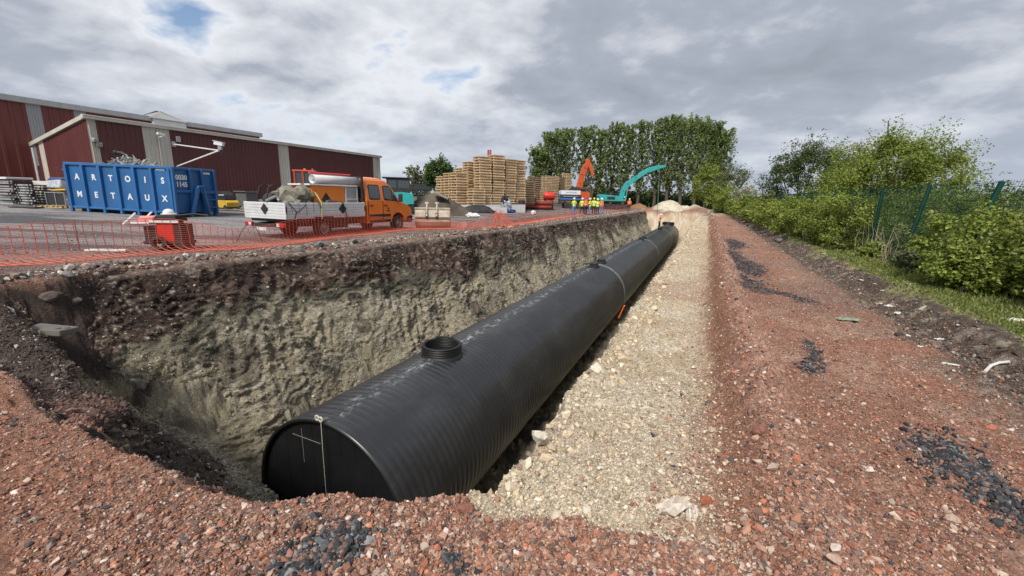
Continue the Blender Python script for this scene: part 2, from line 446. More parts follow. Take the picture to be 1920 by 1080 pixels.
# ================================================================== GROUND
def lerp3(a, b, w):
    return a * (1 - w[:, None]) + b * w[:, None]
def C(*c): return np.array(c, dtype=float)[None, :]
ZONES = ['ground', 'trench', 'chalk_bench', 'dirt_road', 'grass_verge', 'yard']
def paint(x, y, u, v, z, pit, dl, drr, dn, dc, inb):
    """albedo and zone of the ground at given points"""
    n_big = fbm(u, v, 0.35, 4, 101); n_mid = fbm(u, v, 1.6, 4, 131); n_f = fbm(u, v, 7.0, 4, 151); n_s = fbm(u, v, 22, 3, 171)
    one = np.ones_like(u)
    red = lerp3(C(.275, .146, .102) * one[:, None], C(.35, .215, .16), sstep(-.2, .35, n_mid + n_f * .6))
    red = lerp3(red, C(.15, .10, .085), sstep(.05, .5, n_big + n_f * .5) * .5)
    red = lerp3(red, C(.34, .155, .10), sstep(.12, .4, -n_mid + n_f * .4) * .4)
    col = red.copy()
    zone = np.zeros(len(u), dtype=int)
    # yard left of the trench
    lefty = dl < -0.05
    asphalt = lerp3(C(.105, .10, .104) * one[:, None], C(.27, .255, .25), sstep(-.3, .4, fbm(x * .35, y * 1.6, 0.6, 5, 201, .6) + .35 * fbm(x * .8, y * .8, .25, 3, 205)))
    ry = lerp3(C(.15, .095, .085) * one[:, None], C(.26, .175, .15), sstep(-.25, .3, fbm(x * .5, y * 1.5, 1.1, 5, 207, .6)))
    wa = sstep(9.3, 11.5, -v + n_big * 3.0 - np.clip((u - 18) * .10, 0, 6.0))
    yc = lerp3(ry, asphalt, wa)
    yc = lerp3(yc, C(.10, .085, .08), sstep(38, 50, u + n_big * 8) * sstep(10.0, 13.0, -v + n_big * 3) * .7)
    cr = np.exp(-((dl + .35) / .6) ** 2)
    yc = lerp3(yc, lerp3(C(.13, .095, .08) * one[:, None], C(.36, .32, .26), sstep(.02, .3, n_f)), cr * .85)
    col = np.where(lefty[:, None], yc, col); zone[lefty] = 5
    # near-left ground fades darker and greyer towards the bank (wetter shale)
    # black gravel
    def patch(cx_, cy_, rx, ry_, a=0.0):
        ca, sa = math.cos(a), math.sin(a)
        X = (u - cx_) * ca + (v - cy_) * sa; Y = -(u - cx_) * sa + (v - cy_) * ca
        return np.exp(-(X / rx) ** 2 - (Y / ry_) ** 2)
    bl = np.zeros_like(u)
    for q in BLACK: bl = np.maximum(bl, patch(*q))
    bw = sstep(.22, .75, bl + n_f * .5 + n_mid * .3 + n_s * .25) * .88
    # road
    road = (v > 4.9)
    rc = red
    rc = lerp3(rc, lerp3(C(.25, .115, .068) * one[:, None], C(.31, .155, .10), sstep(-.2, .3, n_f + n_s * .5)), np.exp(-((v - 5.2) / .16) ** 2) * .85)
    rc = lerp3(rc, C(.42, .26, .20), np.exp(-((v - 5.55) / .14) ** 2) * .6)
    rc = lerp3(rc, C(.20, .145, .11), sstep(6.9, 7.5, v + n_mid * .5) * .7)
    ditch = sstep(7.35, 7.65, v + n_mid * .35) * (1 - sstep(8.2, 8.55, v + n_mid * .5))
    rc = lerp3(rc, lerp3(C(.085, .068, .054) * one[:, None], C(.26, .225, .19), sstep(.1, .45, n_f)), ditch * .9)
    gw = sstep(8.15, 8.5, v + n_mid * .55 + n_f * .2)
    rc = lerp3(rc, lerp3(C(.14, .165, .05) * one[:, None], C(.26, .25, .11), sstep(-.2, .3, n_mid + n_f)), gw)
    rc = lerp3(rc, C(.42, .37, .28), sstep(46, 62, u + n_big * 10) * (1 - sstep(7, 8.5, v)) * .8)
    col = np.where(road[:, None], rc, col); zone[road] = 3; zone[road & (v > 8.25)] = 4
    col = lerp3(col, C(.035, .036, .042), bw * (v > -3))
    # bench
    bz = sstep(.2, .8, inb) * (1 - sstep(4.85, 5.2, v + n_mid * .28 + n_f * .12)) * (drr < 0.2) * (v > 2)
    bc = lerp3(C(.46, .37, .25) * one[:, None], C(.57, .50, .39), sstep(-.25, .3, n_mid + n_f * .7))
    bc = lerp3(bc, C(.34, .19, .14), sstep(-.03, .35, fbm(u * 1.7, v * .6, .7, 4, 222) + n_f * .3) * (.35 + .65 * sstep(2.5, 5, u)) * .6)
    bc = lerp3(bc, C(.33, .29, .22), sstep(.1, .4, n_s + n_f * .5) * .5)
    col = lerp3(col, bc, bz); zone[(bz > .5)] = 2
    # pit walls
    inp = (pit < -0.04) & (z < -0.04) & (dn > -.05) & (drr > -.02) & (dl > -.05) & (u < 66.2)
    h = -z
    arc = v * .5 - z * 1.05
    n_mid = fbm(u, arc, 1.6, 4, 131); n_f = fbm(u, arc, 7.0, 4, 151); n_s = fbm(u, arc, 22, 3, 171)
    top = 1.15 + n_mid * .7 + n_big * .5 - .25 * sstep(4, 30, u)
    dark = lerp3(C(.050, .034, .030) * one[:, None], C(.105, .070, .058), sstep(-.1, .4, n_f + n_mid * .3))
    dark = lerp3(dark, C(.20, .18, .15), sstep(.25, .5, n_s + n_f * .4) * .7)
    mid = lerp3(C(.11, .10, .072) * one[:, None], C(.19, .165, .12), sstep(-.2, .3, n_f))
    low = lerp3(C(.21, .182, .128) * one[:, None], C(.37, .33, .25), sstep(-.3, .3, n_f + n_s * .6))
    low = lerp3(low, C(.075, .062, .048), sstep(.16, .45, n_mid + n_f * .55) * .75)
    low = lerp3(low, C(.34, .285, .17), sstep(.05, .4, -n_mid + n_big * .4) * .45)
    pc = lerp3(dark, mid, sstep(top - .15, top + .2, h))
    pc = lerp3(pc, low, sstep(top + .35, top + .95, h + n_f * .3))
    rt = (drr < 1.8) & (drr > -.1)
    pc = np.where(rt[:, None], lerp3(bc * .9, low, sstep(.3, 1.4, h)), pc)
    # near-left bank: dark soil streaked with clay
    nb = sstep(-.2, .3, dc) * 0 + (dc < 1.4) * (u < 1.5) * (v < 2.2)
    clay = lerp3(C(.06, .044, .038) * one[:, None], C(.22, .185, .12), sstep(.06, .3, fbm(u * .6 + v * .8, (u - v) * .15, 2.6, 4, 303)) * sstep(-.1, .5, dc))
    pc = lerp3(pc, clay, nb * (1 - sstep(.9, 1.4, dc)))
    pc = lerp3(pc, red * .8, nb * (1 - sstep(-1.3, -.2, dc)) * .75)
    nr = (dn < .35) & (v > 1.2)
    pc = np.where(nr[:, None], red, pc)
    col = np.where(inp[:, None], pc, col); zone[inp & (h > .12)] = 1
    pc2 = lerp3(col, bc, (inp & (u > 63)) * 1.0); col = pc2
    # chalk spoil
    ch = np.maximum(sstep(.15, .35, 1 - np.sqrt(((u - 74) / 9.5) ** 2 + ((v - .5) / 5.5) ** 2) + n_f * .12), 0) * (z > -1.2)
    col = lerp3(col, lerp3(C(.47, .41, .30) * one[:, None], C(.60, .54, .43), sstep(-.2, .2, n_f)), ch)
    br = sstep(.1, .35, 1 - np.sqrt(((u - 74) / 4.4) ** 2 + ((v + 6.2) / 2.8) ** 2) + n_f * .1)
    col = lerp3(col, C(.27, .15, .075), br * (1 - ch))
    # far land: field green
    r = np.hypot(x, y)
    col = lerp3(col, C(.085, .11, .04), sstep(92, 104, r + n_big * 8))
    zone[(r > 96) & (zone != 4)] = 0
    return np.clip(col, .01, .8), zone
BLACK = [(15.4, 5.95, 2.6, .40, 0), (10.5, 5.78, 2.2, .26, .02), (8.3, 6.02, 1.8, .40, -.04), (5.7, 5.9, .95, .25, 0), (5.0, 6.3, .75, .16, 2.55), (4.6, 6.6, .25, .08, 2.4), (1.35, 6.12, .6, .07, .1), (.9, 6.0, .16, .08, 0),
         (-.55, 6.52, .32, .15, .25), (-.95, 6.62, .28, .12, .1),
         (-2.85, 3.42, .11, .16, 0), (-3.02, 3.34, .12, .12, 0), (-2.69, 3.97, .05, .10, .2), (-2.98, 4.2, .08, .16, 0)]
def fine_z(x, y, u, v, z, dl, drr, inb):
    """ground height with clods and grit"""
    r = np.hypot(x, y)
    near = 1 - sstep(25, 60, r)
    rough = .10 * fbm(u, v, 2.3, 3, 41) * .35 + .035 * fbm(u, v, 9, 3, 43) + .016 * fbm(u, v, 34, 3, 47)
    w = .45 + .55 * (v > -3)
    w = w + 1.3 * ((z < -.1) & (drr > .1)) + .5 * ((v > 7.3) & (v < 8.4)) + .7 * inb * (v > 3.2) * (v < 4.2)
    w = np.where((dl < -1.2), .35, w)
    z = z + rough * w * near
    bl = (z < -.2) & (dl > 0) & (drr > .2)
    arc = v * .5 - z * 1.05
    rid = .5 - np.abs(fbm(u * 1.2, arc, 3.0, 4, 53))
    z = z + np.where(bl, (.34 * fbm(u, arc * 1.2, 1.3, 4, 61, .55)) * np.clip((-z - .2) / .8, 0, 1) * near, 0)
    z = z + np.where(bl, (.16 * (rid - .3) + .20 * fbm(u, arc * 1.3, 4.6, 4, 59, .6)) * near, 0)
    z = z + (r > 110) * -.5 + fbm(x, y, .006, 3, 71) * 2 * sstep(120, 400, r)
    return z
def make_ground():
    th_c = np.linspace(-57, 57, 640); side = np.concatenate([np.linspace(-180, -60, 40), th_c, np.linspace(60, 180, 40)[:-1]])
    th = np.radians(side)
    rs = [0.25]
    while rs[-1] < 900:
        r = rs[-1]
        if r < 1.1: d = .12
        elif r < 80: d = max(.006, min(.0021 * r * r, (.0052 if 5 < r < 18 else .0072) * r))
        else: d = .05 * r
        rs.append(r + d)
    rs = np.array(rs)
    R, T = np.meshgrid(rs, th, indexing='ij')
    nr, ntb = R.shape
    x = (R * np.sin(T)).ravel(); y = (R * np.cos(T)).ravel()
    u, v = uv_of(x, y)
    z, pit, dl, drr, dn, dc, inb = terrain_base(u, v)
    z = fine_z(x, y, u, v, z, dl, drr, inb)
    col, zone = paint(x, y, u, v, z, pit, dl, drr, dn, dc, inb)
    idx = np.arange(nr * ntb).reshape(nr, ntb)
    a = idx[:-1, :]; b = idx[1:, :]
    a2 = np.roll(a, -1, axis=1); b2 = np.roll(b, -1, axis=1)
    Fq = np.stack([a.ravel(), b.ravel(), b2.ravel(), a2.ravel()], axis=1)[:, ::-1]
    fz = zone[Fq[:, 0]]
    V = np.stack([x, y, z], axis=1)
    names = {0: ('ground', 'reddish brown shale ground around the open trench'), 1: ('trench', 'steep dug earth walls of the trench, dark soil over pale marl'),
             2: ('chalk_bench', 'pale crushed chalk bench along the right edge of the trench'), 3: ('dirt_road', 'red shale haul road with dark gravel patches'),
             4: ('grass_verge', 'grassy verge between the red road and the fence'), 5: ('yard', 'worn grey and red works yard left of the trench')}
    for k, (nm, lb) in names.items():
        f = Fq[fz == k]
        if not len(f): continue
        used, inv = np.unique(f.ravel(), return_inverse=True)
        me = np_mesh(nm, V[used], inv.reshape(-1, 4), col[used], smooth=True)
        tag(link(nm, me, M['ground']), lb, kind='structure')
    # inner disc under the camera
    k = ntb
    me = np_mesh('ground', np.vstack([V[idx[0]], [[0, 0, float(z[0])]]]), np.array([[i, (i + 1) % k, k] for i in range(k)])[:, ::-1], np.vstack([col[idx[0]], col[0]]), smooth=True)
    tag(link('ground', me, M['ground']), 'reddish brown shale ground around the open trench', kind='structure')
    # coarse height lookup for the scatters
make_ground()

# ------------------------------------------------------------------ the dug face: near left spur and the long left wall, as one sheet
def make_wall():
    vl = lambda u: float(np.interp(u, [-6, -1, 1, 3.3, 6.6, 10.8, 19, 30, 61, 80], [-5.9, -5.8, -5.55, -5.35, -4.85, -4.5, -4.27, -4.0, -3.9, -3.9]))
    key = [(-3.05, 2.6, -.10), (-2.9, 1.7, -.06), (-2.75, .9, -.10), (P1[0] * .55 + P2[0] * .45, P1[1] * .55 + P2[1] * .45, -.22), (P1[0] * .85 + P2[0] * .15, P1[1] * .85 + P2[1] * .15, -.34), (P1[0] - .05, P1[1] - .45, -.38),
           (P1[0] + .55, vl(P1[0] + .6) - .1, -.2), (1.6, vl(1.6), 0.0)]
    key += [(u, vl(u), 0.0) for u in (2.6, 4, 6, 8, 10, 13, 16, 20, 25, 30, 36, 42, 48, 54, 60, 67)]
    K = np.array(key, float)
    # dense path with spacing that grows with distance
    Kp = np.vstack([2 * K[0] - K[1], K, 2 * K[-1] - K[-2]]); pts = []
    for i in range(1, len(Kp) - 2):
        a, b, c, d = Kp[i - 1:i + 3]; t = np.linspace(0, 1, 120, endpoint=False)[:, None]
        pts.append(.5 * (2 * b + (c - a) * t + (2 * a - 5 * b + 4 * c - d) * t * t + (3 * b - a - 3 * c + d) * t ** 3))
    pts = np.vstack(pts); sg = np.concatenate([[0], np.cumsum(np.linalg.norm(np.diff(pts[:, :2], axis=0), axis=1))])
    q = [0.0]
    while q[-1] < sg[-1]:
        u_, v_ = np.interp(q[-1], sg, pts[:, 0]), np.interp(q[-1], sg, pts[:, 1]); x, y = xy_of(u_, v_)
        q.append(q[-1] + max(.016, .0028 * math.hypot(x, y)))
    q = np.array(q)
    U, Vv, Z = [np.interp(q, sg, pts[:, k]) for k in range(3)]
    tu, tv = np.gradient(U, q), np.gradient(Vv, q)
    kern = np.hanning(61); kern /= kern.sum()
    sm = lambda a: np.convolve(np.pad(a, 30, mode='edge'), kern, 'valid')
    tu, tv = sm(tu), sm(tv); L = np.hypot(tu, tv); tu, tv = tu / L, tv / L
    nu, nv_ = -tv, tu                        # into the pit
    if (nu[-1] * 0 + nv_[-1]) < 0: nu, nv_ = -nu, -nv_
    # profile: (into pit, down, arc)
    prof = np.array([(-.75, -.03), (-.3, -.01), (-.06, .02), (.08, .30), (.34, 1.02), (1.0, 2.05), (1.9, 3.4), (2.7, 4.5), (3.3, 4.85)])
    pa = np.concatenate([[0], np.cumsum(np.hypot(*np.diff(prof, axis=0).T))])
    s = np.arange(0, pa[-1], .028); s = np.append(s, pa[-1]); off = pa[2]
    pi_, pd_ = np.interp(s, pa, prof[:, 0]), np.interp(s, pa, prof[:, 1])
    ks = np.hanning(15); ks /= ks.sum()
    sms = lambda a: np.convolve(np.pad(a, 7, mode='edge'), ks, 'valid')
    pi_, pd_ = sms(pi_), sms(pd_)
    di, dd_ = np.gradient(pi_, s), np.gradient(pd_, s)
    l = np.hypot(di, dd_); ni, nd = dd_ / l, -di / l     # outward normal: into pit, down (negative = up)
    Q, S = np.meshgrid(q, s, indexing='ij'); Qr, Sr = Q.ravel(), S.ravel()
    wq = .55 * fbm(Qr, Sr, .8, 4, 503, .6); ws = .45 * fbm(Qr, Sr, .9, 4, 509, .6); Qw, Sw = Qr + wq, Sr + ws
    rid = .5 - np.abs(fbm(Qw, Sw, .85, 4, 401))
    n1_ = fbm(Qr, Sr * 1.1, .55, 3, 411); n2_ = fbm(Qw * .62 + Sw * .7, Sw * .85 - Qw * .30, 2.1, 5, 421, .58); n3_ = fbm(Qw * .65 + Sw * .3, Sw * 1.2, 8.5, 4, 431, .6); n4_ = fbm(Qr * .7 + Sr * .4, Sr * 1.2, 27, 3, 441)
    tool = np.sin((Qr * .9 + Sr * .35 + .5 * n1_) * 21) * sstep(.05, .3, fbm(Qr, Sr, .6, 3, 451))      # bucket teeth marks in the clay
    crumb = np.clip(.5 + 2.0 * fbm(Qr, Sr, .6, 3, 461), .12, 1.3)
    D_ = .34 * n1_ + .13 * (rid - .3) * crumb + .10 * n2_ * crumb + .050 * n3_ * crumb + .030 * n4_ * crumb + .022 * tool
    shelf = sstep(1.0, .1, np.abs(Sr - off - 1.15 - .5 * n1_)) * .10
    D_ = (D_ + shelf) * sstep(off - .25, off + .35, Sr) + .05 * n3_
    I_ = np.tile(pi_, len(q)) + D_ * np.tile(ni, len(q)); Dn = np.tile(pd_, len(q)) + D_ * np.tile(nd, len(q))
    rp = lambda a: np.repeat(a, len(s))
    uu = rp(U) + rp(nu) * I_; vv = rp(Vv) + rp(nv_) * I_; zz_ = rp(Z) * (1 - .6 * np.clip((Dn - .3) / 2, 0, 1)) - Dn
    bsk = (Dn < .08); 
    x, y = xy_of(uu, vv)
    one = np.ones_like(Qr); h = Dn
    spur = Qr < sg[120 * 6]
    n_mid = fbm(Qw, Sw, 1.1, 4, 471); n_f = fbm(Qw, Sw, 6.5, 4, 481); n_s = fbm(Qr, Sr, 21, 3, 491); n_b = fbm(Qr, Sr * 1.6, .35, 3, 495)
    thick = .5 * fbm(Qr, Sr * .3, .9, 3, 499) + np.interp(Qr, [0, 3, 7, 12, 22, 40, 80], [.15, .3, 1.15, 1.2, .95, .85, .85]) + n_mid * .55 + n_b * .7
    dark = lerp3(C(.064, .043, .035) * one[:, None], C(.135, .092, .073), sstep(-.1, .4, n_f + n_mid * .3)); dark = lerp3(dark, C(.03, .022, .02), sstep(.15, .4, -n_mid + n_f * .5) * .7)
    dark = lerp3(dark, C(.33, .30, .25), sstep(.36, .52, n_s + n_f * .5 + .25 * n_b) * .8)
    mid = lerp3(C(.10, .092, .068) * one[:, None], C(.18, .158, .115), sstep(-.2, .3, n_f)); mid = lerp3(mid, C(.075, .075, .06), sstep(.05, .35, n_mid) * .7)
    low = lerp3(C(.235, .205, .148) * one[:, None], C(.41, .37, .29), sstep(-.35, .35, n_f + n_s * .9)); low = lerp3(low, C(.32, .27, .175), sstep(.0, .4, -n_mid + n_b * .6) * .5)
    low = lerp3(low, C(.095, .078, .06), sstep(.14, .36, n_mid + n_f * .5) * .8)
    low = lerp3(low, C(.06, .052, .042), sstep(.24, .40, n_s + n_f * .5) * .6)
    pc = lerp3(dark, mid, sstep(thick - .12, thick + .18, h)); pc = lerp3(pc, low, sstep(thick + .25, thick + .75, h + n_f * .25))
    # spur: dark wet soil with long smeared clay streaks
    st = fbm(Qr * 1.6 + Sr * .5, Sr * .22 + Qr * .1, 1.7, 4, 497)
    spc = lerp3(C(.075, .055, .046) * one[:, None], C(.25, .205, .13), sstep(-.02, .25, st)); spc = lerp3(spc, low * .8, sstep(.9, 2.2, h + n_mid * .6))
    pc = np.where(spur[:, None], spc, pc)
    rim = sstep(.10, -.02, h + n_f * .1); pc = lerp3(pc, lerp3(C(.15, .105, .09) * one[:, None], C(.34, .29, .235), sstep(.05, .3, n_s + n_f * .5)), rim)
    pc = np.where(spur[:, None], lerp3(pc, lerp3(C(.24, .13, .10) * one[:, None], C(.075, .055, .048), sstep(1.6, 3.4, Qr + n_mid * 1.2)), sstep(.22, .0, h + n_f * .15)), pc)
    nq, ns = len(q), len(s); idx = np.arange(nq * ns).reshape(nq, ns); a, b = idx[:-1], idx[1:]
    Fq = np.stack([a[:, :-1].ravel(), a[:, 1:].ravel(), b[:, 1:].ravel(), b[:, :-1].ravel()], axis=1)
    VV = np.stack([x, y, zz_], axis=1); pc = np.clip(pc, .012, .8)
    tag(link('trench_wall', np_mesh('trench_wall', VV, Fq, pc, True), M['ground']), 'steep dug earth face along the left of the trench, dark soil over pale marl', kind='structure')
    ok = (h > .12) | (spur & (h > -.2))
    return VV[ok], pc[ok], uu[ok]
WALL = make_wall()

# ------------------------------------------------------------------ scattered stones (geometry nodes)
def stone_group(name, mat, subdiv, squash, variants=6, rough=.55):
    g = bpy.data.node_groups.new(name, 'GeometryNodeTree')
    g.interface.new_socket('Geometry', in_out='INPUT', socket_type='NodeSocketGeometry')
    g.interface.new_socket('Geometry', in_out='OUTPUT', socket_type='NodeSocketGeometry')
    N = g.nodes.new; Lk = g.links.new
    gi, go = N('NodeGroupInput'), N('NodeGroupOutput')
    g2i = N('GeometryNodeGeometryToInstance')
    for k in range(variants):
        ico = N('GeometryNodeMeshIcoSphere'); ico.inputs['Radius'].default_value = 1; ico.inputs['Subdivisions'].default_value = subdiv
        pos = N('GeometryNodeInputPosition')
        nz = N('ShaderNodeTexNoise'); nz.noise_dimensions = '4D'; nz.inputs['W'].default_value = 3.1 * k; nz.inputs['Scale'].default_value = 1.1; nz.inputs['Detail'].default_value = 1
        Lk(pos.outputs[0], nz.inputs['Vector'])
        sub = N('ShaderNodeVectorMath'); sub.operation = 'SUBTRACT'; sub.inputs[1].default_value = (.5, .5, .5)
        Lk(nz.outputs['Color'], sub.inputs[0])
        sc = N('ShaderNodeVectorMath'); sc.operation = 'SCALE'; sc.inputs['Scale'].default_value = rough * 4.5
        Lk(sub.outputs[0], sc.inputs[0])
        sp = N('GeometryNodeSetPosition'); Lk(ico.outputs[0], sp.inputs[0]); Lk(sc.outputs[0], sp.inputs['Offset'])
        sm = N('GeometryNodeSetMaterial'); sm.inputs['Material'].default_value = mat; Lk(sp.outputs[0], sm.inputs[0])
        Lk(sm.outputs[0], g2i.inputs[0])
    iop = N('GeometryNodeInstanceOnPoints')
    iop.inputs['Pick Instance'].default_value = True
    def na(nm, dt):
        a = N('GeometryNodeInputNamedAttribute'); a.data_type = dt; a.inputs[0].default_value = nm; return a.outputs[0]
    Lk(gi.outputs[0], iop.inputs['Points']); Lk(g2i.outputs[0], iop.inputs['Instance'])
    Lk(na('idx', 'INT'), iop.inputs['Instance Index'])
    e2r = N('FunctionNodeEulerToRotation'); Lk(na('rot', 'FLOAT_VECTOR'), e2r.inputs[0]); Lk(e2r.outputs[0], iop.inputs['Rotation'])
    Lk(na('scl', 'FLOAT_VECTOR'), iop.inputs['Scale'])
    Lk(iop.outputs[0], go.inputs[0])
    return g
GN_STONE = stone_group('scatter_stones', M['stone'], 1, .6)
def scatter(name, P, S, colr, label, cat, flat=.55):
    n = len(P)
    me = bpy.data.meshes.new(name)
    me.vertices.add(n); me.vertices.foreach_set('co', np.asarray(P, dtype=np.float32).ravel())
    def at(nm, ty, dom, data, key):
        a = me.attributes.new(nm, ty, dom); a.data.foreach_set(key, np.asarray(data).ravel())
    scl = np.stack([S * RNG.uniform(.7, 1.3, n), S * RNG.uniform(.55, 1.0, n), S * RNG.uniform(.4, .8, n) * flat / .55], axis=1).astype(np.float32)
    rot = np.stack([RNG.normal(0, .35, n), RNG.normal(0, .35, n), RNG.uniform(0, 2 * PI, n)], axis=1).astype(np.float32)
    c4 = np.ones((n, 4), dtype=np.float32); c4[:, :3] = colr
    at('scl', 'FLOAT_VECTOR', 'POINT', scl, 'vector'); at('rot', 'FLOAT_VECTOR', 'POINT', rot, 'vector')
    at('col', 'FLOAT_COLOR', 'POINT', c4, 'color'); at('idx', 'INT', 'POINT', RNG.integers(0, 6, n).astype(np.int32), 'value')
    o = link(name, me, M['stone'])
    md = o.modifiers.new('scatter', 'NODES'); md.node_group = GN_STONE
    return tag(o, label, cat, kind='stuff')
def detail_z(u, v):
    z, pit, dl, drr, dn, dc, inb = terrain_base(u, v)
    x, y = xy_of(u, v)
    return fine_z(x, y, u, v, z, dl, drr, inb), pit, dl, drr, dn, dc, inb
def pick(n, table):
    cols = np.array([t[1] for t in table]); p = np.array([t[0] for t in table], dtype=float); p /= p.sum()
    k = RNG.choice(len(table), n, p=p)
    return cols[k] * RNG.uniform(.7, 1.3, n)[:, None]
RED_T = [(6, (.31, .148, .098)), (4, (.39, .235, .17)), (2, (.17, .10, .078)), (2.2, (.45, .35, .28)), (.8, (.07, .07, .078)), (.9, (.42, .17, .10)), (.35, (.60, .50, .44)), (1.2, (.20, .15, .13))]
BLK_T = [(5, (.04, .042, .046)), (3, (.085, .088, .094)), (1, (.19, .19, .19)), (2, (.25, .13, .095))]
TAN_T = [(5, (.49, .395, .27)), (4, (.58, .505, .385)), (2, (.31, .245, .18)), (.4, (.62, .58, .50)), (.5, (.30, .16, .12))]
def do_scatter():
    # gravel over the red ground and road, denser and finer close by
    n = 300000
    q = RNG.uniform(0, 1, n); r0, r1, k = 1.25, 40.0, -.55
    r = (r0 ** k + q * (r1 ** k - r0 ** k)) ** (1 / k)
    t = np.radians(RNG.uniform(-54, 54, n))
    x, y = r * np.sin(t), r * np.cos(t)
    u, v = uv_of(x, y)
    z, pit, dl, drr, dn, dc, inb = detail_z(u, v)
    S = np.clip(np.exp(RNG.normal(math.log(.0043), .62, n)), .0024, .024)
    S = np.maximum(S, .00085 * r * RNG.uniform(.8, 1.6, n))
    onbench = (inb > .5) & (v > 3.5) & (v < 5.0 + .25 * RNG.normal(0, 1, n))
    ver = v > 8.15
    infl = (pit < -.12) & (z < -.1)
    left = dl < 0
    n_f = fbm(u, v, 7.0, 4, 151); n_mid = fbm(u, v, 1.6, 4, 131)
    bl = np.zeros(n)
    for (a, b, rx, ry, an) in BLACK:
        ca, sa = math.cos(an), math.sin(an); X = (u - a) * ca + (v - b) * sa; Y = -(u - a) * sa + (v - b) * ca
        bl = np.maximum(bl, np.exp(-(X / rx) ** 2 - (Y / ry) ** 2))
    black = (bl + n_f * .5 + n_mid * .3 > .52) & (v > -3)
    P = np.stack([x, y, z + S * .25], axis=1)
    slope = (v > 5.0) & (v < 5.36) & (u > -1.9) & (RNG.uniform(0, 1, n) < .62)
    redm = ~slope & ~onbench & ~ver & ~infl & ~left & ~black & ~((r > 14) & (RNG.uniform(0, 1, n) < .4))
    scatter('gravel', P[redm], S[redm], pick(redm.sum(), RED_T), 'loose red and brown shale gravel on the ground and road', 'gravel')
    b = black & ~onbench & ~ver & ~infl & ~left
    scatter('dark_gravel', P[b], S[b] * 1.35, pick(b.sum(), BLK_T), 'dark grey crushed stone patches lying on the red shale', 'gravel')
    m = 12000
    kk = RNG.choice(len(BLACK), m, p=np.array([.02, .03, .05, .08, .08, .04, .06, .04, .21, .13, .12, .09, .02, .03]))
    B_ = np.array(BLACK)[kk]; gx, gy = RNG.normal(0, .62, m) * B_[:, 2], RNG.normal(0, .62, m) * B_[:, 3]
    ub = B_[:, 0] + gx * np.cos(B_[:, 4]) - gy * np.sin(B_[:, 4]); vb = B_[:, 1] + gx * np.sin(B_[:, 4]) + gy * np.cos(B_[:, 4])
    zb, pitb, dlb, drb, *_ = detail_z(ub, vb); okb = (zb > -.35); xb, yb = xy_of(ub, vb); rb = np.hypot(xb, yb)
    Sb = np.maximum(np.clip(np.exp(RNG.normal(math.log(.0068), .6, m)), .003, .026), .0009 * rb)
    Pb = np.stack([xb, yb, zb + Sb * .3], axis=1)[okb]
    scatter('dark_gravel', Pb, Sb[okb], pick(okb.sum(), BLK_T), 'dark grey crushed stone lying loose in patches on the red road', 'gravel')
    tb = onbench & ~infl
    # extra on the bench
    m = 30000
    uu = -2.2 + (np.exp(RNG.uniform(0, 1, m) * 3.2) - 1) / (math.exp(3.2) - 1) * 46; vv = RNG.uniform(3.4, 5.15, m) + RNG.normal(0, .06, m)
    zz_, pit2, _, drr2, _, _, inb2 = detail_z(uu, vv)
    ok = (inb2 > .4) & (zz_ > -.6)
    xx, yy = xy_of(uu, vv); rr = np.hypot(xx, yy)
    S2 = np.maximum(np.clip(np.exp(RNG.normal(math.log(.0048), .65, m)), .0024, .03), .001 * rr)
    S2 = np.where((drr2 > -.2), S2 * 1.25, S2)
    P2_ = np.stack([xx, yy, zz_ + S2 * .15], axis=1)
    scatter('chalk_rubble', np.vstack([P[tb], P2_[ok]]), np.concatenate([S[tb] * .75, S2[ok]]), pick(tb.sum() + ok.sum(), TAN_T), 'crumbled pale chalk lumps covering the bench', 'rubble')
    # lumps broken off along the bench edge
    m = 1500
    uu = -2.2 + (np.exp(RNG.uniform(0, 1, m) * 2.6) - 1) / (math.exp(2.6) - 1) * 60; vv = 4.02 + RNG.normal(0, .13, m)
    zz_, *_ = detail_z(uu, vv); xx, yy = xy_of(uu, vv); rr = np.hypot(xx, yy); ok = zz_ > -.7
    S2 = np.maximum(np.clip(np.exp(RNG.normal(math.log(.018), .6, m)), .008, .075), .0014 * rr)
    scatter('chalk_rubble', np.stack([xx, yy, zz_ + S2 * .25], axis=1)[ok], S2[ok], pick(ok.sum(), TAN_T[:2]), 'bigger chalk lumps along the broken edge of the bench', 'rubble', .8)
    # bigger stones along the low ridge between bench and road
    m = 4200
    uu = -2.0 + (np.exp(RNG.uniform(0, 1, m) * 2.6) - 1) / (math.exp(2.6) - 1) * 50; vv = 5.42 + RNG.normal(0, .13, m)
    zz_, *_ = detail_z(uu, vv); xx, yy = xy_of(uu, vv); rr = np.hypot(xx, yy)
    S2 = np.maximum(np.clip(np.exp(RNG.normal(math.log(.010), .6, m)), .004, .034), .0011 * rr)
    scatter('ridge_rubble', np.stack([xx, yy, zz_ + S2 * .3], axis=1), S2, pick(m, RED_T), 'reddish stones heaped along the low ridge between bench and road', 'rubble')
    # stones in the trench walls
    WV, WC, WU = WALL
    m = 110000
    pr = 1.0 / (6 + np.maximum(WU, -2)) ** 1.0; pr /= pr.sum()
    k = RNG.choice(len(WV), m, p=pr)
    P3 = WV[k] + RNG.normal(0, .012, (m, 3)); rr = np.hypot(P3[:, 0], P3[:, 1])
    S2 = np.maximum(np.clip(np.exp(RNG.normal(math.log(.0085), .6, m)), .004, .05), .0008 * rr)
    cc = WC[k] * RNG.uniform(.75, 1.55, m)[:, None]
    w_ = RNG.uniform(0, 1, m); cc = np.where((w_ < .05)[:, None], np.array([.42, .39, .32])[None], cc)
    scatter('trench_rubble', P3, S2, cc, 'clods and stones sticking out of the trench walls', 'rubble', .8)
    m = 7000
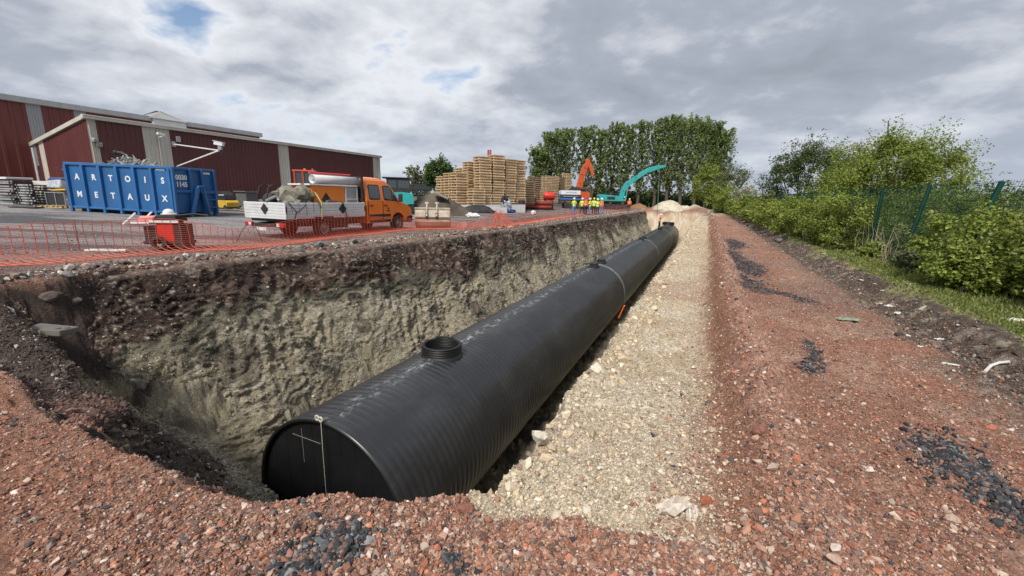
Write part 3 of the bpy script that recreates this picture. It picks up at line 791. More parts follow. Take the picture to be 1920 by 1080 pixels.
    uu = -2.6 + (np.exp(RNG.uniform(0, 1, m) * 2.6) - 1) / (math.exp(2.6) - 1) * 62; vv = RNG.uniform(2.4, 3.95, m)
    zz_, *_ = detail_z(uu, vv); xx, yy = xy_of(uu, vv); rr = np.hypot(xx, yy); ok = zz_ < -.4
    S2 = np.maximum(np.clip(np.exp(RNG.normal(math.log(.012), .6, m)), .005, .05), .001 * rr)
    scatter('trench_rubble', np.stack([xx, yy, zz_], 1)[ok], S2[ok], pick(ok.sum(), TAN_T), 'chalk lumps on the shaded face below the bench', 'rubble', .8)
    # crest rubble along the left edge, pale flint and shale
    m = 9000
    uu = -2 + (np.exp(RNG.uniform(0, 1, m) * 2.4) - 1) / (math.exp(2.4) - 1) * 64
    vl = np.interp(uu, [-6, -1, 1, 3.3, 6.6, 10.8, 19, 30, 61, 80], [-5.9, -5.8, -5.55, -5.35, -4.85, -4.5, -4.27, -4.0, -3.9, -3.9])
    vv = vl - np.abs(RNG.normal(0, .45, m)) - .12
    zz_, *_ = detail_z(uu, vv)
    xx, yy = xy_of(uu, vv); rr = np.hypot(xx, yy)
    S2 = np.maximum(np.clip(np.exp(RNG.normal(math.log(.018), .65, m)), .008, .11), .0013 * rr)
    scatter('crest_rubble', np.stack([xx, yy, zz_ + S2 * .2], axis=1), S2, pick(m, [(5, (.17, .135, .12)), (2, (.40, .36, .29)), (.8, (.58, .55, .48)), (2.5, (.22, .14, .115))]), 'stony rubble along the left lip of the trench', 'rubble')
    # yard pebbles
    m = 14000
    uu = -2 + (np.exp(RNG.uniform(0, 1, m) * 2.0) - 1) / (math.exp(2.0) - 1) * 60
    vv = -5.6 - np.abs(RNG.normal(0, 5.0, m))
    zz_, _, dl2, *_ = detail_z(uu, vv)
    xx, yy = xy_of(uu, vv); rr = np.hypot(xx, yy)
    S2 = np.maximum(np.clip(np.exp(RNG.normal(math.log(.012), .55, m)), .006, .05), .0009 * rr)
    ok = (dl2 < -.2) & (rr < 62)
    scatter('yard_grit', np.stack([xx, yy, zz_ + S2 * .1], axis=1)[ok], S2[ok], pick(ok.sum(), [(3, (.2, .17, .16)), (2, (.26, .15, .12)), (1, (.35, .33, .30)), (1, (.08, .075, .075))]), 'loose grit scattered over the yard surface', 'gravel')
    # ditch clods and litter of stones along the verge
    m = 9000
    uu = -3 + (np.exp(RNG.uniform(0, 1, m) * 2.6) - 1) / (math.exp(2.6) - 1) * 55
    vv = 7.95 + RNG.normal(0, .28, m)
    zz_, *_ = detail_z(uu, vv)
    xx, yy = xy_of(uu, vv); rr = np.hypot(xx, yy)
    S2 = np.maximum(np.clip(np.exp(RNG.normal(math.log(.011), .6, m)), .005, .06), .0009 * rr)
    scatter('ditch_clods', np.stack([xx, yy, zz_ + S2 * .2], axis=1), S2, pick(m, [(5, (.085, .068, .055)), (3, (.14, .115, .095)), (.6, (.36, .33, .28)), (1, (.22, .13, .10))]), 'dark earth clods along the shallow ditch beside the road', 'rubble')
do_scatter()
# grass blades on the verge
def do_grass():
    m = 42000
    uu = -3.5 + (np.exp(RNG.uniform(0, 1, m) * 2.8) - 1) / (math.exp(2.8) - 1) * 60
    vv = 8.2 + np.abs(RNG.normal(0, .62, m)) + RNG.uniform(0, .5, m)
    keep = fbm(uu, vv, 1.6, 3, 131) + fbm(uu, vv, 5, 2, 9) * .6 > -.32 - (vv - 8.3) * .3
    uu, vv = uu[keep], vv[keep]; m = len(uu)
    zz_, *_ = detail_z(uu, vv)
    xx, yy = xy_of(uu, vv); rr = np.hypot(xx, yy)
    h = RNG.uniform(.022, .07, m) * (1 + sstep(8.9, 9.6, vv) * 1.2); w = np.maximum(.005, .0011 * rr)
    a = RNG.uniform(0, 2 * PI, m); ln = RNG.uniform(.2, .8, m) * h; b = RNG.uniform(0, 2 * PI, m)
    base = np.stack([xx, yy, zz_ - .01], axis=1); sd = np.stack([np.cos(a) * w, np.sin(a) * w, 0 * a], axis=1)
    tip = base + np.stack([np.cos(b) * ln, np.sin(b) * ln, h], axis=1); md = base + (tip - base) * .55 + np.stack([0 * a, 0 * a, h * .12], axis=1)
    V = np.stack([base - sd, base + sd, md + sd * .8, tip, md - sd * .8], axis=1).reshape(-1, 3)
    Fc = np.arange(m * 5).reshape(m, 5)
    cc = pick(m, [(5, (.14, .19, .04)), (4, (.21, .24, .065)), (3, (.30, .28, .12)), (1, (.09, .12, .035))])
    tag(link('grass', np_mesh('grass', V, Fc, np.repeat(cc, 5, axis=0)), M['blade']), 'short patchy grass growing on the verge below the fence', 'grass', kind='stuff')
do_grass()
# ================================================================== BIG BLACK PIPE TANK
M['pe'] = pm('black_polyethylene', (.027, .028, .031), .29, var=.25, scale=1.3, dirt=(.11, .11, .112), dirt_amt=.30, dscale=.9, spec=.5, stretch=(.5, 1, 1))
M['pe_dark'] = pm('black_plastic', (.007, .007, .008), .5, var=.2, scale=3)
M['chalk'] = pm('chalk_mark', (.26, .26, .25), .9, var=.35, scale=30)
M['cord'] = pm('pale_cord', (.48, .46, .38), .9, var=.2, scale=30)
def add_ridge_dust():
    """scuffed white dust along the crown of the pipe, in patches"""
    m = M['pe']; t = m.node_tree; bs = t.nodes['Principled BSDF']
    src = bs.inputs['Base Color'].links[0].from_socket
    tcn = t.nodes.new('ShaderNodeTexCoord'); sp = t.nodes.new('ShaderNodeSeparateXYZ'); t.links.new(tcn.outputs['Object'], sp.inputs[0])
    def mt(op, a, b=None):
        n = t.nodes.new('ShaderNodeMath'); n.operation = op
        for i, q in enumerate((a, b)):
            if q is None: continue
            if isinstance(q, (int, float)): n.inputs[i].default_value = q
            else: t.links.new(q, n.inputs[i])
        return n.outputs[0]
    def nz(s, d, st):
        mp = t.nodes.new('ShaderNodeMapping'); mp.inputs[3].default_value = st; t.links.new(tcn.outputs['Object'], mp.inputs[0])
        n = t.nodes.new('ShaderNodeTexNoise'); n.inputs['Scale'].default_value = s; n.inputs['Detail'].default_value = d; n.inputs['Roughness'].default_value = .7
        t.links.new(mp.outputs[0], n.inputs['Vector']); return n.outputs[0]
    wob = mt('MULTIPLY', mt('SUBTRACT', nz(.8, 2, (1, .1, .1)), .5), .22)
    dist = mt('ABSOLUTE', mt('SUBTRACT', sp.outputs[1], wob))
    band = t.nodes.new('ShaderNodeMapRange'); band.inputs[1].default_value = .21; band.inputs[2].default_value = .03; t.links.new(dist, band.inputs[0])
    up = mt('GREATER_THAN', sp.outputs[2], 2.85)
    pat = t.nodes.new('ShaderNodeMapRange'); pat.inputs[1].default_value = .50; pat.inputs[2].default_value = .66; t.links.new(nz(3.2, 6, (1.6, 2.4, 1)), pat.inputs[0])
    fac = mt('MULTIPLY', mt('MULTIPLY', band.outputs[0], up), mt('MULTIPLY', pat.outputs[0], .72))
    mx = t.nodes.new('ShaderNodeMix'); mx.data_type = 'RGBA'; mx.inputs[7].default_value = (.42, .43, .43, 1)
    t.links.new(fac, mx.inputs[0]); t.links.new(src, mx.inputs[6])
    # streaky drier film on the flanks, running round the pipe
    fl = t.nodes.new('ShaderNodeMapRange'); fl.inputs[1].default_value = .55; fl.inputs[2].default_value = .8; fl.inputs[4].default_value = .35; t.links.new(nz(1.0, 6, (3.2, .5, .5)), fl.inputs[0])
    mx2 = t.nodes.new('ShaderNodeMix'); mx2.data_type = 'RGBA'; mx2.inputs[7].default_value = (.10, .10, .10, 1)
    t.links.new(fl.outputs[0], mx2.inputs[0]); t.links.new(mx.outputs[2], mx2.inputs[6])
    t.links.new(mx2.outputs[2], bs.inputs['Base Color'])
add_ridge_dust()
PR = 1.5
def make_pipe():
    x, y = xy_of(0, 0)
    root = empty('pipeline', (x, y, -4.65), ROTZ, 'huge ribbed black plastic pipe lying along the trench floor', 'pipe')
    cz = PR
    joints = [0, 17.6, 34.4, 50.0, 62.5]
    for k in range(4):
        a, b = joints[k], joints[k + 1]
        pitch = .152
        prof = [(0, -.0125), (.14, 0), (.5, .0035), (.86, .001)] if k == 0 else ([(0, -.009), (.15, 0), (.8, .001)] if k == 1 else [(0, -.006), (.3, 0)])
        nseg = (128, 88, 64, 56)[k]
        npit = int((b - a) / pitch)
        us = []; off = []
        for i in range(npit):
            for tt, o_ in prof: us.append(a + (i + tt) * pitch); off.append(o_)
        us.append(b); off.append(0)
        us = np.array(us); off = np.array(off)
        th = np.linspace(0, 2 * PI, nseg, endpoint=False)
        U, T = np.meshgrid(us, th, indexing='ij')
        Rr = PR + off[:, None] + 0 * T
        Ux = np.clip(U + pitch * (T / (2 * PI) - .5), a, b)
        V = np.stack([Ux, Rr * np.cos(T), cz + Rr * np.sin(T)], axis=2).reshape(-1, 3)
        n = len(us); idx = np.arange(n * nseg).reshape(n, nseg)
        A, B = idx[:-1], idx[1:]
        Fq = np.stack([A.ravel(), np.roll(A, -1, 1).ravel(), np.roll(B, -1, 1).ravel(), B.ravel()], axis=1)
        link('pipe_section', np_mesh('pipe_section', V, Fq, None, True), M['pe'], root)
    Mx = Matrix.Translation((0, 0, cz)) @ Matrix.Rotation(PI / 2, 4, 'Y')
    # near end: thick lip and recessed cap
    b = MB(); b.lathe([(PR, .0), (PR - .004, -.012), (PR - .045, -.014), (PR - .055, .0), (PR - .055, .07)], 96, Mx); b.build('end_lip', M['pe_dark'], root)
    b = MB()
    k = 30
    for i in range(k):       # cap welded from vertical boards
        y0, y1 = -1.44 + 2.88 * i / k, -1.44 + 2.88 * (i + 1) / k
        h0 = math.sqrt(max(0, 1.447 ** 2 - y0 * y0)); h1 = math.sqrt(max(0, 1.447 ** 2 - y1 * y1)); xo = .062 + .0015 * ((i * 7) % 3)
        b.hexa([(xo, y0, cz - h0), (xo, y1, cz - h1), (xo + .06, y1, cz - h1), (xo + .06, y0, cz - h0), (xo, y0, cz + h0), (xo, y1, cz + h1), (xo + .06, y1, cz + h1), (xo + .06, y0, cz + h0)])
    b.build('end_cap', M['pe_dark'], root)
    # weld bands at the joints
    for j in joints[1:4]:
        b = MB(); Mj = Matrix.Translation((j, 0, cz)) @ Matrix.Rotation(PI / 2, 4, 'Y')
        b.lathe([(PR - .01, -.16), (PR + .018, -.13), (PR + .022, 0), (PR + .018, .13), (PR - .01, .16)], 96, Mj)
        b.build('weld_band', M['band'], root)
        for s in (-.85, .75):
            b = MB(); b.box((j + s, -.02, 2 * PR + .09), (.34, .40, .22), taper=(.92, .9)); b.box((j + s, -.02, 2 * PR + .02), (.5, .52, .05))
            b.build('lifting_lug', M['pe_dark'], root, .02)
    # manhole riser
    def riser(u, r, h, name):
        t = Matrix.Translation((u, 0, 2 * PR - .07))
        b = MB(); H = h + .07
        prof = [(r + .05, 0.0), (r + .012, .09)]
        nb = 4
        for i in range(nb):
            z0 = .09 + (H - .09) * i / nb; z1 = .09 + (H - .09) * (i + 1) / nb
            prof += [(r - .004, z0 + .004), (r + .014, z0 + .016), (r + .014, z1 - .014), (r - .002, z1 - .002)]
        prof += [(r - .035, H)]
        for i in range(nb * 2):
            z0 = H - (H) * i / (nb * 2); prof += [(r - .045, z0 - .008), (r - .062, z0 - .016), (r - .045, z0 - .034)]
        prof += [(r - .05, .0)]
        b.lathe(prof, 64, t); o = b.build(name, M['pe_dark'], root)
        b = MB(); b.lathe([(r - .055, .085), (.001, .08)], 40, t); b.build('manhole_floor', M['pe_dark'], root)
        b = MB(); path = [(u + (r - .02) * math.cos(a), (r - .02) * math.sin(a), 2 * PR + h + .012) for a in [(-.2 + .1 * i) for i in range(12)]]
        b.tube(path, [.008 + .0022 * i for i in range(12)], 6); b.build('riser_strip', M['pe_dark'], root)
    riser(3.2, .41, .21, 'manhole_riser')
    riser(61.2, .8, .3, 'manhole_riser')
    # lifting eyes dotted on the crown
    # chalk cross on the cap
    def oncap(px, py):
        r = ray(px, py); o = Vector((0, 0, CZ))
        # plane u = .055
        nrm = Vector((DX, DY, 0)); p0 = Vector((*xy_of(.052, 0), 0))
        k_ = (p0 - o).dot(nrm) / r.dot(nrm); p = o + r * k_
        uu, vv = uv_of(p.x, p.y); return Vector((uu, -vv, p.z + 4.65))
    for a, c_ in (((565, 803), (571, 866)), ((549, 813), (601, 832))):
        b = MB(); b.bar(oncap(*a), oncap(*c_), .005, .005); b.build('chalk_line', M['chalk'], root)
    # cord with washer hanging over the lip
    p = Vector((*xy_of(-.03, 0.03), -1.64))
    b = MB(); pts = [Vector((*xy_of(u_, .03), z_)) for u_, z_ in ((.08, -1.632), (.06, -1.631), (.03, -1.630), (-.03, -1.66), (-.035, -2.2), (-.035, -3.1), (-.035, -4.0))]
    b.tube(pts, .0042, 6); b.tube([pts[3] + Vector((.035 * math.cos(a) * DY + .0, -.035 * math.cos(a) * DX, .06 + .035 * math.sin(a))) for a in np.linspace(0, 2 * PI, 14)], .014, 6)
    b.tube([pts[3] + Vector((.035 * math.cos(a) * DY - .07 * NX, -.035 * math.cos(a) * DX - .07 * NY, .07 + .035 * math.sin(a))) for a in np.linspace(0, 2 * PI, 14)], .014, 6)
    tag(b.build('plumb_cord', M['cord']), 'pale knotted cord hanging down over the near black pipe end', 'cord')
M['band'] = pm('grey_weld_band', (.15, .15, .15), .55, var=.4, scale=4)
make_pipe()

# ================================================================== WAREHOUSES
M['clad'] = pm('maroon_cladding', (.112, .027, .025), .5, var=.14, scale=.7, dirt=(.06, .02, .02), dirt_amt=.4, dscale=.25, stretch=(1, 1, .35))
M['clad2'] = pm('red_brown_cladding', (.165, .036, .028), .5, var=.14, scale=.6, dirt=(.09, .025, .02), dirt_amt=.4, dscale=.2, stretch=(1, 1, .35))
M['cream'] = pm('cream_cladding', (.56, .53, .46), .5, var=.10, scale=1, dirt=(.33, .31, .26), dirt_amt=.5, dscale=.5, stretch=(2, 2, .3))
M['greyclad'] = pm('pale_grey_cladding', (.40, .40, .40), .5, var=.12, scale=1, dirt=(.25, .25, .25), dirt_amt=.5, dscale=.5, stretch=(2, 2, .3))
M['roof'] = pm('roof_sheet', (.30, .30, .30), .6, var=.15, scale=.6)
M['metal'] = pm('galvanised', (.42, .43, .44), .4, .6, var=.2, scale=3)
M['white'] = pm('white_paint', (.72, .72, .71), .45, var=.06, scale=3, dirt=(.4, .38, .35), dirt_amt=.4, dscale=2)
M['black'] = pm('black_rubber', (.018, .018, .019), .7, var=.3, scale=6, dirt=(.08, .065, .055), dirt_amt=.5)
M['dark'] = pm('dark_steel', (.035, .036, .038), .5, .3, var=.3, scale=5, dirt=(.09, .07, .06), dirt_amt=.4)
M['glass'] = pm('dark_glass', (.05, .062, .066), .05, var=.1, scale=2, spec=.8)
def on_plane(px, py, p0, nrm):
    r = ray(px, py); o = Vector((0, 0, CZ))
    return o + r * ((p0 - o).dot(nrm) / r.dot(nrm))
def sheet(name, parent, x0, x1, z0, ztop, mat, y=0.0, pitch=.4, depth=.045, axis='x'):
    """profiled metal sheet; ztop may be a function of the running coordinate; axis y runs backwards"""
    n = max(1, int(round((x1 - x0) / pitch))); p = (x1 - x0) / n
    prof = []
    for i in range(n):
        for t, d in ((0, 0), (.62, 0), (.70, 1), (.92, 1)): prof.append((x0 + (i + t) * p, d * depth))
    prof.append((x1, 0))
    f = ztop if callable(ztop) else (lambda _: ztop)
    V = []
    for q, d in prof:
        for z in (z0, f(q)):
            V.append((q, y - d, z) if axis == 'x' else (y - d, q, z))
    m = len(prof); Fq = [(2 * i, 2 * i + 2, 2 * i + 3, 2 * i + 1) for i in range(m - 1)]
    b = MB(); b.v = V; b.f = [q if axis == 'x' else q[::-1] for q in Fq]; b.sm = [False] * len(Fq)
    o = b.build(name, mat, parent)
    return o
def make_annex():
    r = ray(160, 215); K = Vector((0, 0, CZ)) + r * (6.2 / r.z)
    uK, vK = uv_of(K.x, K.y)
    z0 = ground_z(*xy_of(uK + 15, vK + 1)) - .15
    He = K.z - z0
    root = empty('annex_building', (K.x, K.y, z0), ROTZ, 'low maroon metal clad hall with cream strips beyond the blue skip', 'building')
    nrm = Vector((NX, NY, 0))
    X = lambda px, py: uv_of(*on_plane(px, py, K, nrm)[:2])[0] - uK
    L = X(712, 295)
    w = 11.0
    g = .34
    s = [(-.02, X(181, 245)), (X(269, 262), X(319, 262)), (X(521, 275), X(540, 275)), (X(699, 300), L)]
    top = He - g
    prev = None
    for i, (a, b_) in enumerate(s):
        sheet('pale_panel', root, a, b_, 0, top, M['cream'], 0, (b_ - a) / 4 if i != 1 else (b_ - a) / 6, .05)
        if prev is not None: sheet('wall_panel', root, prev, a, 0, top, M['clad'], 0, .42, .05)
        prev = b_
    # side wall falls towards the tall hall
    zb = lambda yy: top - yy * sl_
    pe = Vector((*xy_of(uK, vK - w), 0)); r2 = ray(55, 268); tt = math.hypot(pe.x, pe.y) / math.hypot(r2.x, r2.y); zb_ = CZ + r2.z * tt - z0
    sl_ = (He - zb_) / w
    def Y(px, py):
        q = on_plane(px, py, K, Vector((DX, DY, 0))); return -(uv_of(q.x, q.y)[1] - vK)
    ys = [Y(88, 300), Y(79, 300)]
    sheet('wall_panel', root, 0.02, ys[0], 0, zb, M['clad'], 0, .42, .05, 'y')
    sheet('pale_panel', root, ys[0], ys[1], 0, zb, M['cream'], 0, .3, .05, 'y')
    sheet('wall_panel', root, ys[1], w - .25, 0, zb, M['clad'], 0, .42, .05, 'y')
    b = MB(); b.box((.0 - .03, (ys[1] + w) / 2 + .4, (He * .58)), (.06, 1.0, 2.3)); b.build('shutter', M['metal'], root)
    # gutter, verge trim and roof
    b = MB(); b.box((L / 2 - .1, -.16, He - g / 2), (L + .5, .34, g)); b.box((L / 2, -.34, He - .06), (L + .5, .05, .10)); b.build('gutter', M['cream'], root, .02)
    b = MB(); b.hexa([(-.22, 0, He - g), (.1, 0, He - g), (.1, w, zb_ - g), (-.22, w, zb_ - g), (-.22, 0, He + .02), (.1, 0, He + .02), (.1, w, zb_ + .02), (-.22, w, zb_ + .02)]); b.build('verge_trim', M['cream'], root, .02)
    b = MB(); b.hexa([(.1, .03, He - .2), (L, .03, He - .2), (L, w, zb_ - .2), (.1, w, zb_ - .2), (.1, .03, He - .02), (L, .03, He - .02), (L, w, zb_ - .02), (.1, w, zb_ - .02)]); b.build('roof', M['roof'], root)
    b = MB(); b.hexa([(L - .02, 0, 0), (L + .02, 0, 0), (L + .02, w, 0), (L - .02, w, 0), (L - .02, 0, top), (L + .02, 0, top), (L + .02, w, zb(w)), (L - .02, w, zb(w))]); b.build('end_wall', M['clad'], root)
    b = MB(); b.tube([(L - .5, -.16, top), (L - .5, -.16, 0)], .07, 8); b.build('downpipe', M['cream'], root)
    b = MB(); b.tube([(-.1, w - .3, zb(w) - .1), (-.1, w - .3, 0)], .12, 8); b.build('downpipe', M['white'], root)
    xd0, xd1 = X(290, 290), X(300, 290)
    b = MB(); b.tube([(xd1, -.14, top - .1), (xd1, -.14, 0)], .07, 8); b.build('downpipe', M['cream'], root)
    # things fixed on the wall
    P = lambda px, py, off: (Vector((*xy_of(uK + X(px, py), vK + off), on_plane(px, py, K, nrm).z)))
    c = P(333, 261, .1)
    lm = empty('wall_lamp', c, ROTZ, 'white square floodlight on the maroon wall above the camera bracket', 'lamp')
    b = MB(); b.box((0, 0, 0), (.42, .16, .55)); b.build('lamp_housing', M['white'], lm, .04)
    b = MB(); b.box((0, -.09, 0), (.34, .02, .46)); b.build('lamp_glass', M['greyclad'], lm)
    # camera on a long bracket: the tip sits out from the wall
    a1 = P(324, 270, .06); a2 = P(331, 312, .06); tip = P(324, 270, 0) + Vector((NX, NY, 0)) * .2
    dep = a1.y * .86
    tip = aty(411, 282, dep); tip_cam = aty(414, 277, dep)
    cm = empty('security_camera', a1, 0, 'white surveillance camera on a long steel bracket off the maroon hall', 'camera')
    b = MB(); b.bar(Vector((0, 0, 0)), tip - a1, .10); b.build('bracket_arm', M['white'], cm)
    b = MB(); b.bar(a2 - a1, tip - a1, .10); b.build('bracket_arm', M['white'], cm)
    b = MB(); b.box((0, 0, 0), (.35, .2, .5), (0, 0, ROTZ)); b.build('wall_plate', M['metal'], cm)
    b = MB(); b.box(tip - a1 + Vector((.05, 0, .55)), (.75, .32, .28), (0, .18, 0)); b.box(tip - a1 + Vector((.05, 0, .72)), (.9, .40, .04), (0, .18, 0)); b.build('camera_housing', M['white'], cm, .03)
    b = MB(); b.tube([tip - a1, tip - a1 + Vector((.02, 0, .45))], .09, 8); b.box(tip - a1 + Vector((.1, 0, .2)), (.3, .2, .28)); b.build('camera_mount', M['metal'], cm)
    b = MB(); b.tube([tip - a1 + Vector((.35, 0, .4)), tip - a1 + Vector((.4, 0, 0)), tip - a1 + Vector((.2, 0, -.35)), tip - a1 + Vector((.02, 0, -.1))], .025, 6); b.build('cable', M['dark'], cm)
    c = P(288, 254, .05)
    c2 = empty('wall_camera', c, ROTZ, 'small white camera on an arm over the wide cream wall strip', 'camera')
    b = MB(); b.bar((.3, 0, -.1), (.3, -.9, -.1), .07); b.bar((.3, 0, -.1), (.3, 0, -.25), .2); b.build('bracket_arm', M['white'], c2)
    b = MB(); b.box((.1, -.95, .08), (.6, .24, .24), (0, .2, 0)); b.build('camera_housing', M['white'], c2, .03)
    c = P(176, 267, .05)
    c3 = empty('corner_floodlight', c, ROTZ, 'small dark twin floodlight on the cream corner strip of the hall', 'lamp')
    b = MB(); b.box((0, -.2, .2), (.42, .3, .3), (.3, 0, .4)); b.build('lamp_head', M['metal'], c3, .03)
    b = MB(); b.box((.25, -.2, -.15), (.42, .3, .35), (.3, 0, -.3)); b.build('lamp_head', M['metal'], c3, .03)
    b = MB(); b.bar((.1, 0, 0), (.1, -.2, 0), .1); b.build('bracket_arm', M['dark'], c3)
    return K, uK, vK, w
def make_tall(K, uK, vK, w):
    v2 = vK - w
    p0 = Vector((*xy_of(uK, v2), 0)); nrm = Vector((NX, NY, 0))
    X = lambda px, py: uv_of(*on_plane(px, py, p0, nrm)[:2])[0] - uK
    zt = on_plane(240, 212, p0, nrm).z
    z0 = ground_z(*xy_of(uK, v2 + 1)) - .1
    root = empty('tall_warehouse', (p0.x, p0.y, z0), ROTZ, 'tall red brown metal warehouse with pale grey strips behind the low hall', 'building')
    H = zt - z0; L = X(485, 250); g = .55
    st = -9.0
    s = [(X(47, 195), X(75, 200)), (X(137, 205), X(160, 210)), (X(330, 235), X(350, 235))]
    prev = st
    for a, b_ in s:
        sheet('wall_panel', root, prev, a, 0, H - g, M['clad2'], 0, .9, .07)
        sheet('pale_panel', root, a, b_, 0, H - g, M['greyclad'], 0, (b_ - a) / 5, .07); prev = b_
    sheet('wall_panel', root, prev, L, 0, H - g, M['clad2'], 0, .9, .07)
    b = MB(); b.box(((L + st) / 2, -.15, H - g / 2), (L - st + .6, .5, g)); b.build('gutter', M['greyclad'], root, .03)
    b = MB(); b.box(((L + st) / 2, 14, H - .2), (L - st, 28, .2)); b.build('roof', M['roof'], root)
    b = MB(); b.box((L + .02, 14, H / 2 - g / 2), (.08, 28, H - g)); b.build('end_wall', M['clad2'], root)
    xa, xb = X(282, 228), X(344, 238)
    b = MB(); b.box(((xa + xb) / 2, -.35, H - 1.0), (xb - xa, .5, 1.5)); b.build('roof_light_panel', M['white'], root)
    b = MB()
    b.hexa([(xa - .3, -.7, H - .30), (xb + .3, -.7, H - .30), (xb + .3, 1.5, H + .05), (xa - .3, 1.5, H + .05), (xa - .3, -.7, H - .18), (xb + .3, -.7, H - .18), (xb - 2, 1.5, H + 1.0), (xa + 2, 1.5, H + 1.0)])
    b.build('roof_hood', M['roof'], root)
_an = make_annex()
make_tall(*_an)
# ================================================================== LETTERING
_txt = {}
def text_mesh(s, size, bold=.0, depth=.004):
    k = (s, size, bold)
    if k in _txt: return _txt[k]
    cu = bpy.data.curves.new('lettering', 'FONT'); cu.body = s; cu.size = size; cu.extrude = depth; cu.offset = bold; cu.align_x = 'CENTER'; cu.align_y = 'CENTER'
    cu.resolution_u = 3
    ob = bpy.data.objects.new('lettering', cu); COL.objects.link(ob)
    bpy.context.view_layer.update()
    me = bpy.data.meshes.new_from_object(ob.evaluated_get(bpy.context.evaluated_depsgraph_get()))
    bpy.data.objects.remove(ob); bpy.data.curves.remove(cu)
    _txt[k] = me
    return me
def letter(s, size, mat, parent, loc, rot, bold=.0, name='letter'):
    me = text_mesh(s, size, bold).copy()
    o = link(name, me, mat, parent); o.location = loc; o.rotation_euler = rot
    return o
# ================================================================== BLUE SKIP
M['blue'] = pm('blue_paint', (.024, .118, .305), .42, var=.14, scale=1.2, dirt=(.05, .085, .14), dirt_amt=.5, dscale=1.4, stretch=(1, 1, .5))
M['blue_d'] = pm('blue_paint_ribs', (.028, .13, .33), .42, var=.14, scale=1.2)
M['lettering'] = pm('white_lettering', (.74, .75, .76), .5, var=.06, scale=6)
M['scrap'] = pm('scrap_aluminium', (.50, .50, .49), .35, .5, var=.35, scale=4)
def make_skip():
    A, B = Vector((-22.7, 22.2)), Vector((-16.7, 21.3))
    zA, zB = ground_z(A.x, A.y), ground_z(B.x, B.y)
    z0 = (zA + zB) / 2
    d = B - A; L = d.length; rz = math.atan2(d.y, d.x)
    root = empty('roll_off_skip', (A.x, A.y, z0), rz, 'big blue scrap skip with white letters in the yard', 'skip')
    root.rotation_euler = (0, -math.asin((zB - zA) / L), rz)
    W_, H, fl = 2.45, 2.52, .30
    t = .05
    b = MB()
    b.box((L / 2, .06, (H + fl) / 2), (L, t, H - fl)); b.box((L / 2, W_ - .06, (H + fl) / 2), (L, t, H - fl))
    b.box((.05, W_ / 2, (H + fl) / 2), (t, W_ - .17, H - fl)); b.box((L - .05, W_ / 2, (H + fl) / 2), (t, W_ - .17, H - fl))
    b.box((L / 2, W_ / 2, fl + .03), (L - .16, W_ - .18, .06))
    b.build('skip_body', M['blue'], root)
    b = MB()
    for y in (.03, W_ - .03): b.box((L / 2, y, H - .06), (L + .1, .15, .13))
    for x in (.0, L): b.box((x, W_ / 2, H - .06), (.15, W_ - .22, .13))
    b.build('top_rail', M['blue_d'], root, .02)
    b = MB(); b.box((L / 2, .02, fl + .02), (L + .06, .14, .10)); b.box((L / 2, W_ - .02, fl + .02), (L + .06, .14, .10)); b.build('bottom_rail', M['blue_d'], root, .02)
    for i in range(7):
        x = .06 + (L - .12) * i / 6
        for y, s in ((0, -1), (W_, 1)):
            b = MB(); b.hexa([(x - .07, y - .045 - .03, .06), (x + .07, y - .045 - .03, .06), (x + .07, y + .045, .06), (x - .07, y + .045, .06), (x - .07, y - .045 - .06, H - .12), (x + .07, y - .045 - .06, H - .12), (x + .07, y + .045, H - .12), (x - .07, y + .045, H - .12)])
            b.build('side_rib', M['blue_d'], root, .012)
    # front end with the hook frame
    for y in (.02, W_ * .40, W_ * .68, W_ - .02):
        b = MB(); b.box((L + .06, y, H / 2 + .1), (.14, .12, H - .25)); b.build('end_rib', M['blue_d'], root, .012)
    b = MB(); b.box((L + .07, W_ / 2, H * .54), (.10, W_ - .2, .13)); b.build('end_rail', M['blue_d'], root, .012)
    b = MB(); b.bar((L + .16, W_ * .30, .1), (L + .30, W_ * .46, 1.55), .16); b.bar((L + .16, W_ * .74, .1), (L + .30, W_ * .58, 1.55), .16); b.tube([(L + .3, W_ * .44, 1.5), (L + .34, W_ * .46, 1.62), (L + .34, W_ * .58, 1.62), (L + .3, W_ * .6, 1.5)], .05, 8); b.build('hook_frame', M['blue_d'], root, .012)
    for z in (.55, .95, 1.3):
        b = MB(); b.box((L + .09, W_ * .83, z), (.05, W_ * .27, .06)); b.build('step_bar', M['blue_d'], root)
    b = MB()
    for y in (.75, W_ - .75): b.box((L / 2, y, .17), (L + .2, .14, .22))
    b.build('skid', M['dark'], root)
    for x in (.35, L - .5):
        for y in (.42, W_ - .42):
            b = MB(); b.tube([(x, y - .14, .15), (x, y + .14, .15)], .15, 16); b.build('roller', M['dark'], root)
    for z in (.45, 1.15, 2.15):
        b = MB(); b.tube([(-.06, .0, z - .08), (-.06, .0, z + .08)], .06, 8); b.box((-.02, -.02, z), (.2, .14, .07)); b.build('door_hinge', M['blue_d'], root)
    bay = (L - .12) / 6
    for row, (word, z) in enumerate((('ARTOIS', H - .70), ('METAUX', H - 1.56))):
        for i, ch in enumerate(word):
            letter(ch, .40, M['lettering'], root, (.06 + bay * (i + (.52 if row == 0 else .52)), .028, z), (PI / 2, 0, 0), .012)
    letter('0030', .32, M['lettering'], root, (L - .018, W_ * .225, H - .50), (PI / 2, 0, PI / 2), .014, 'number')
    letter('1145', .32, M['lettering'], root, (L - .018, W_ * .225, H - .84), (PI / 2, 0, PI / 2), .014, 'number')
    b = MB(); b.box((L + .005, W_ * .83, H - .22), (.03, .42, .10)); b.build('plate', M['white'], root)
    b = MB(); b.box((L - .6, .024, H - .17), (.5, .012, .06)); b.build('sticker', M['white'], root)
    # scrap inside
    R = random.Random(3)
    b = MB()
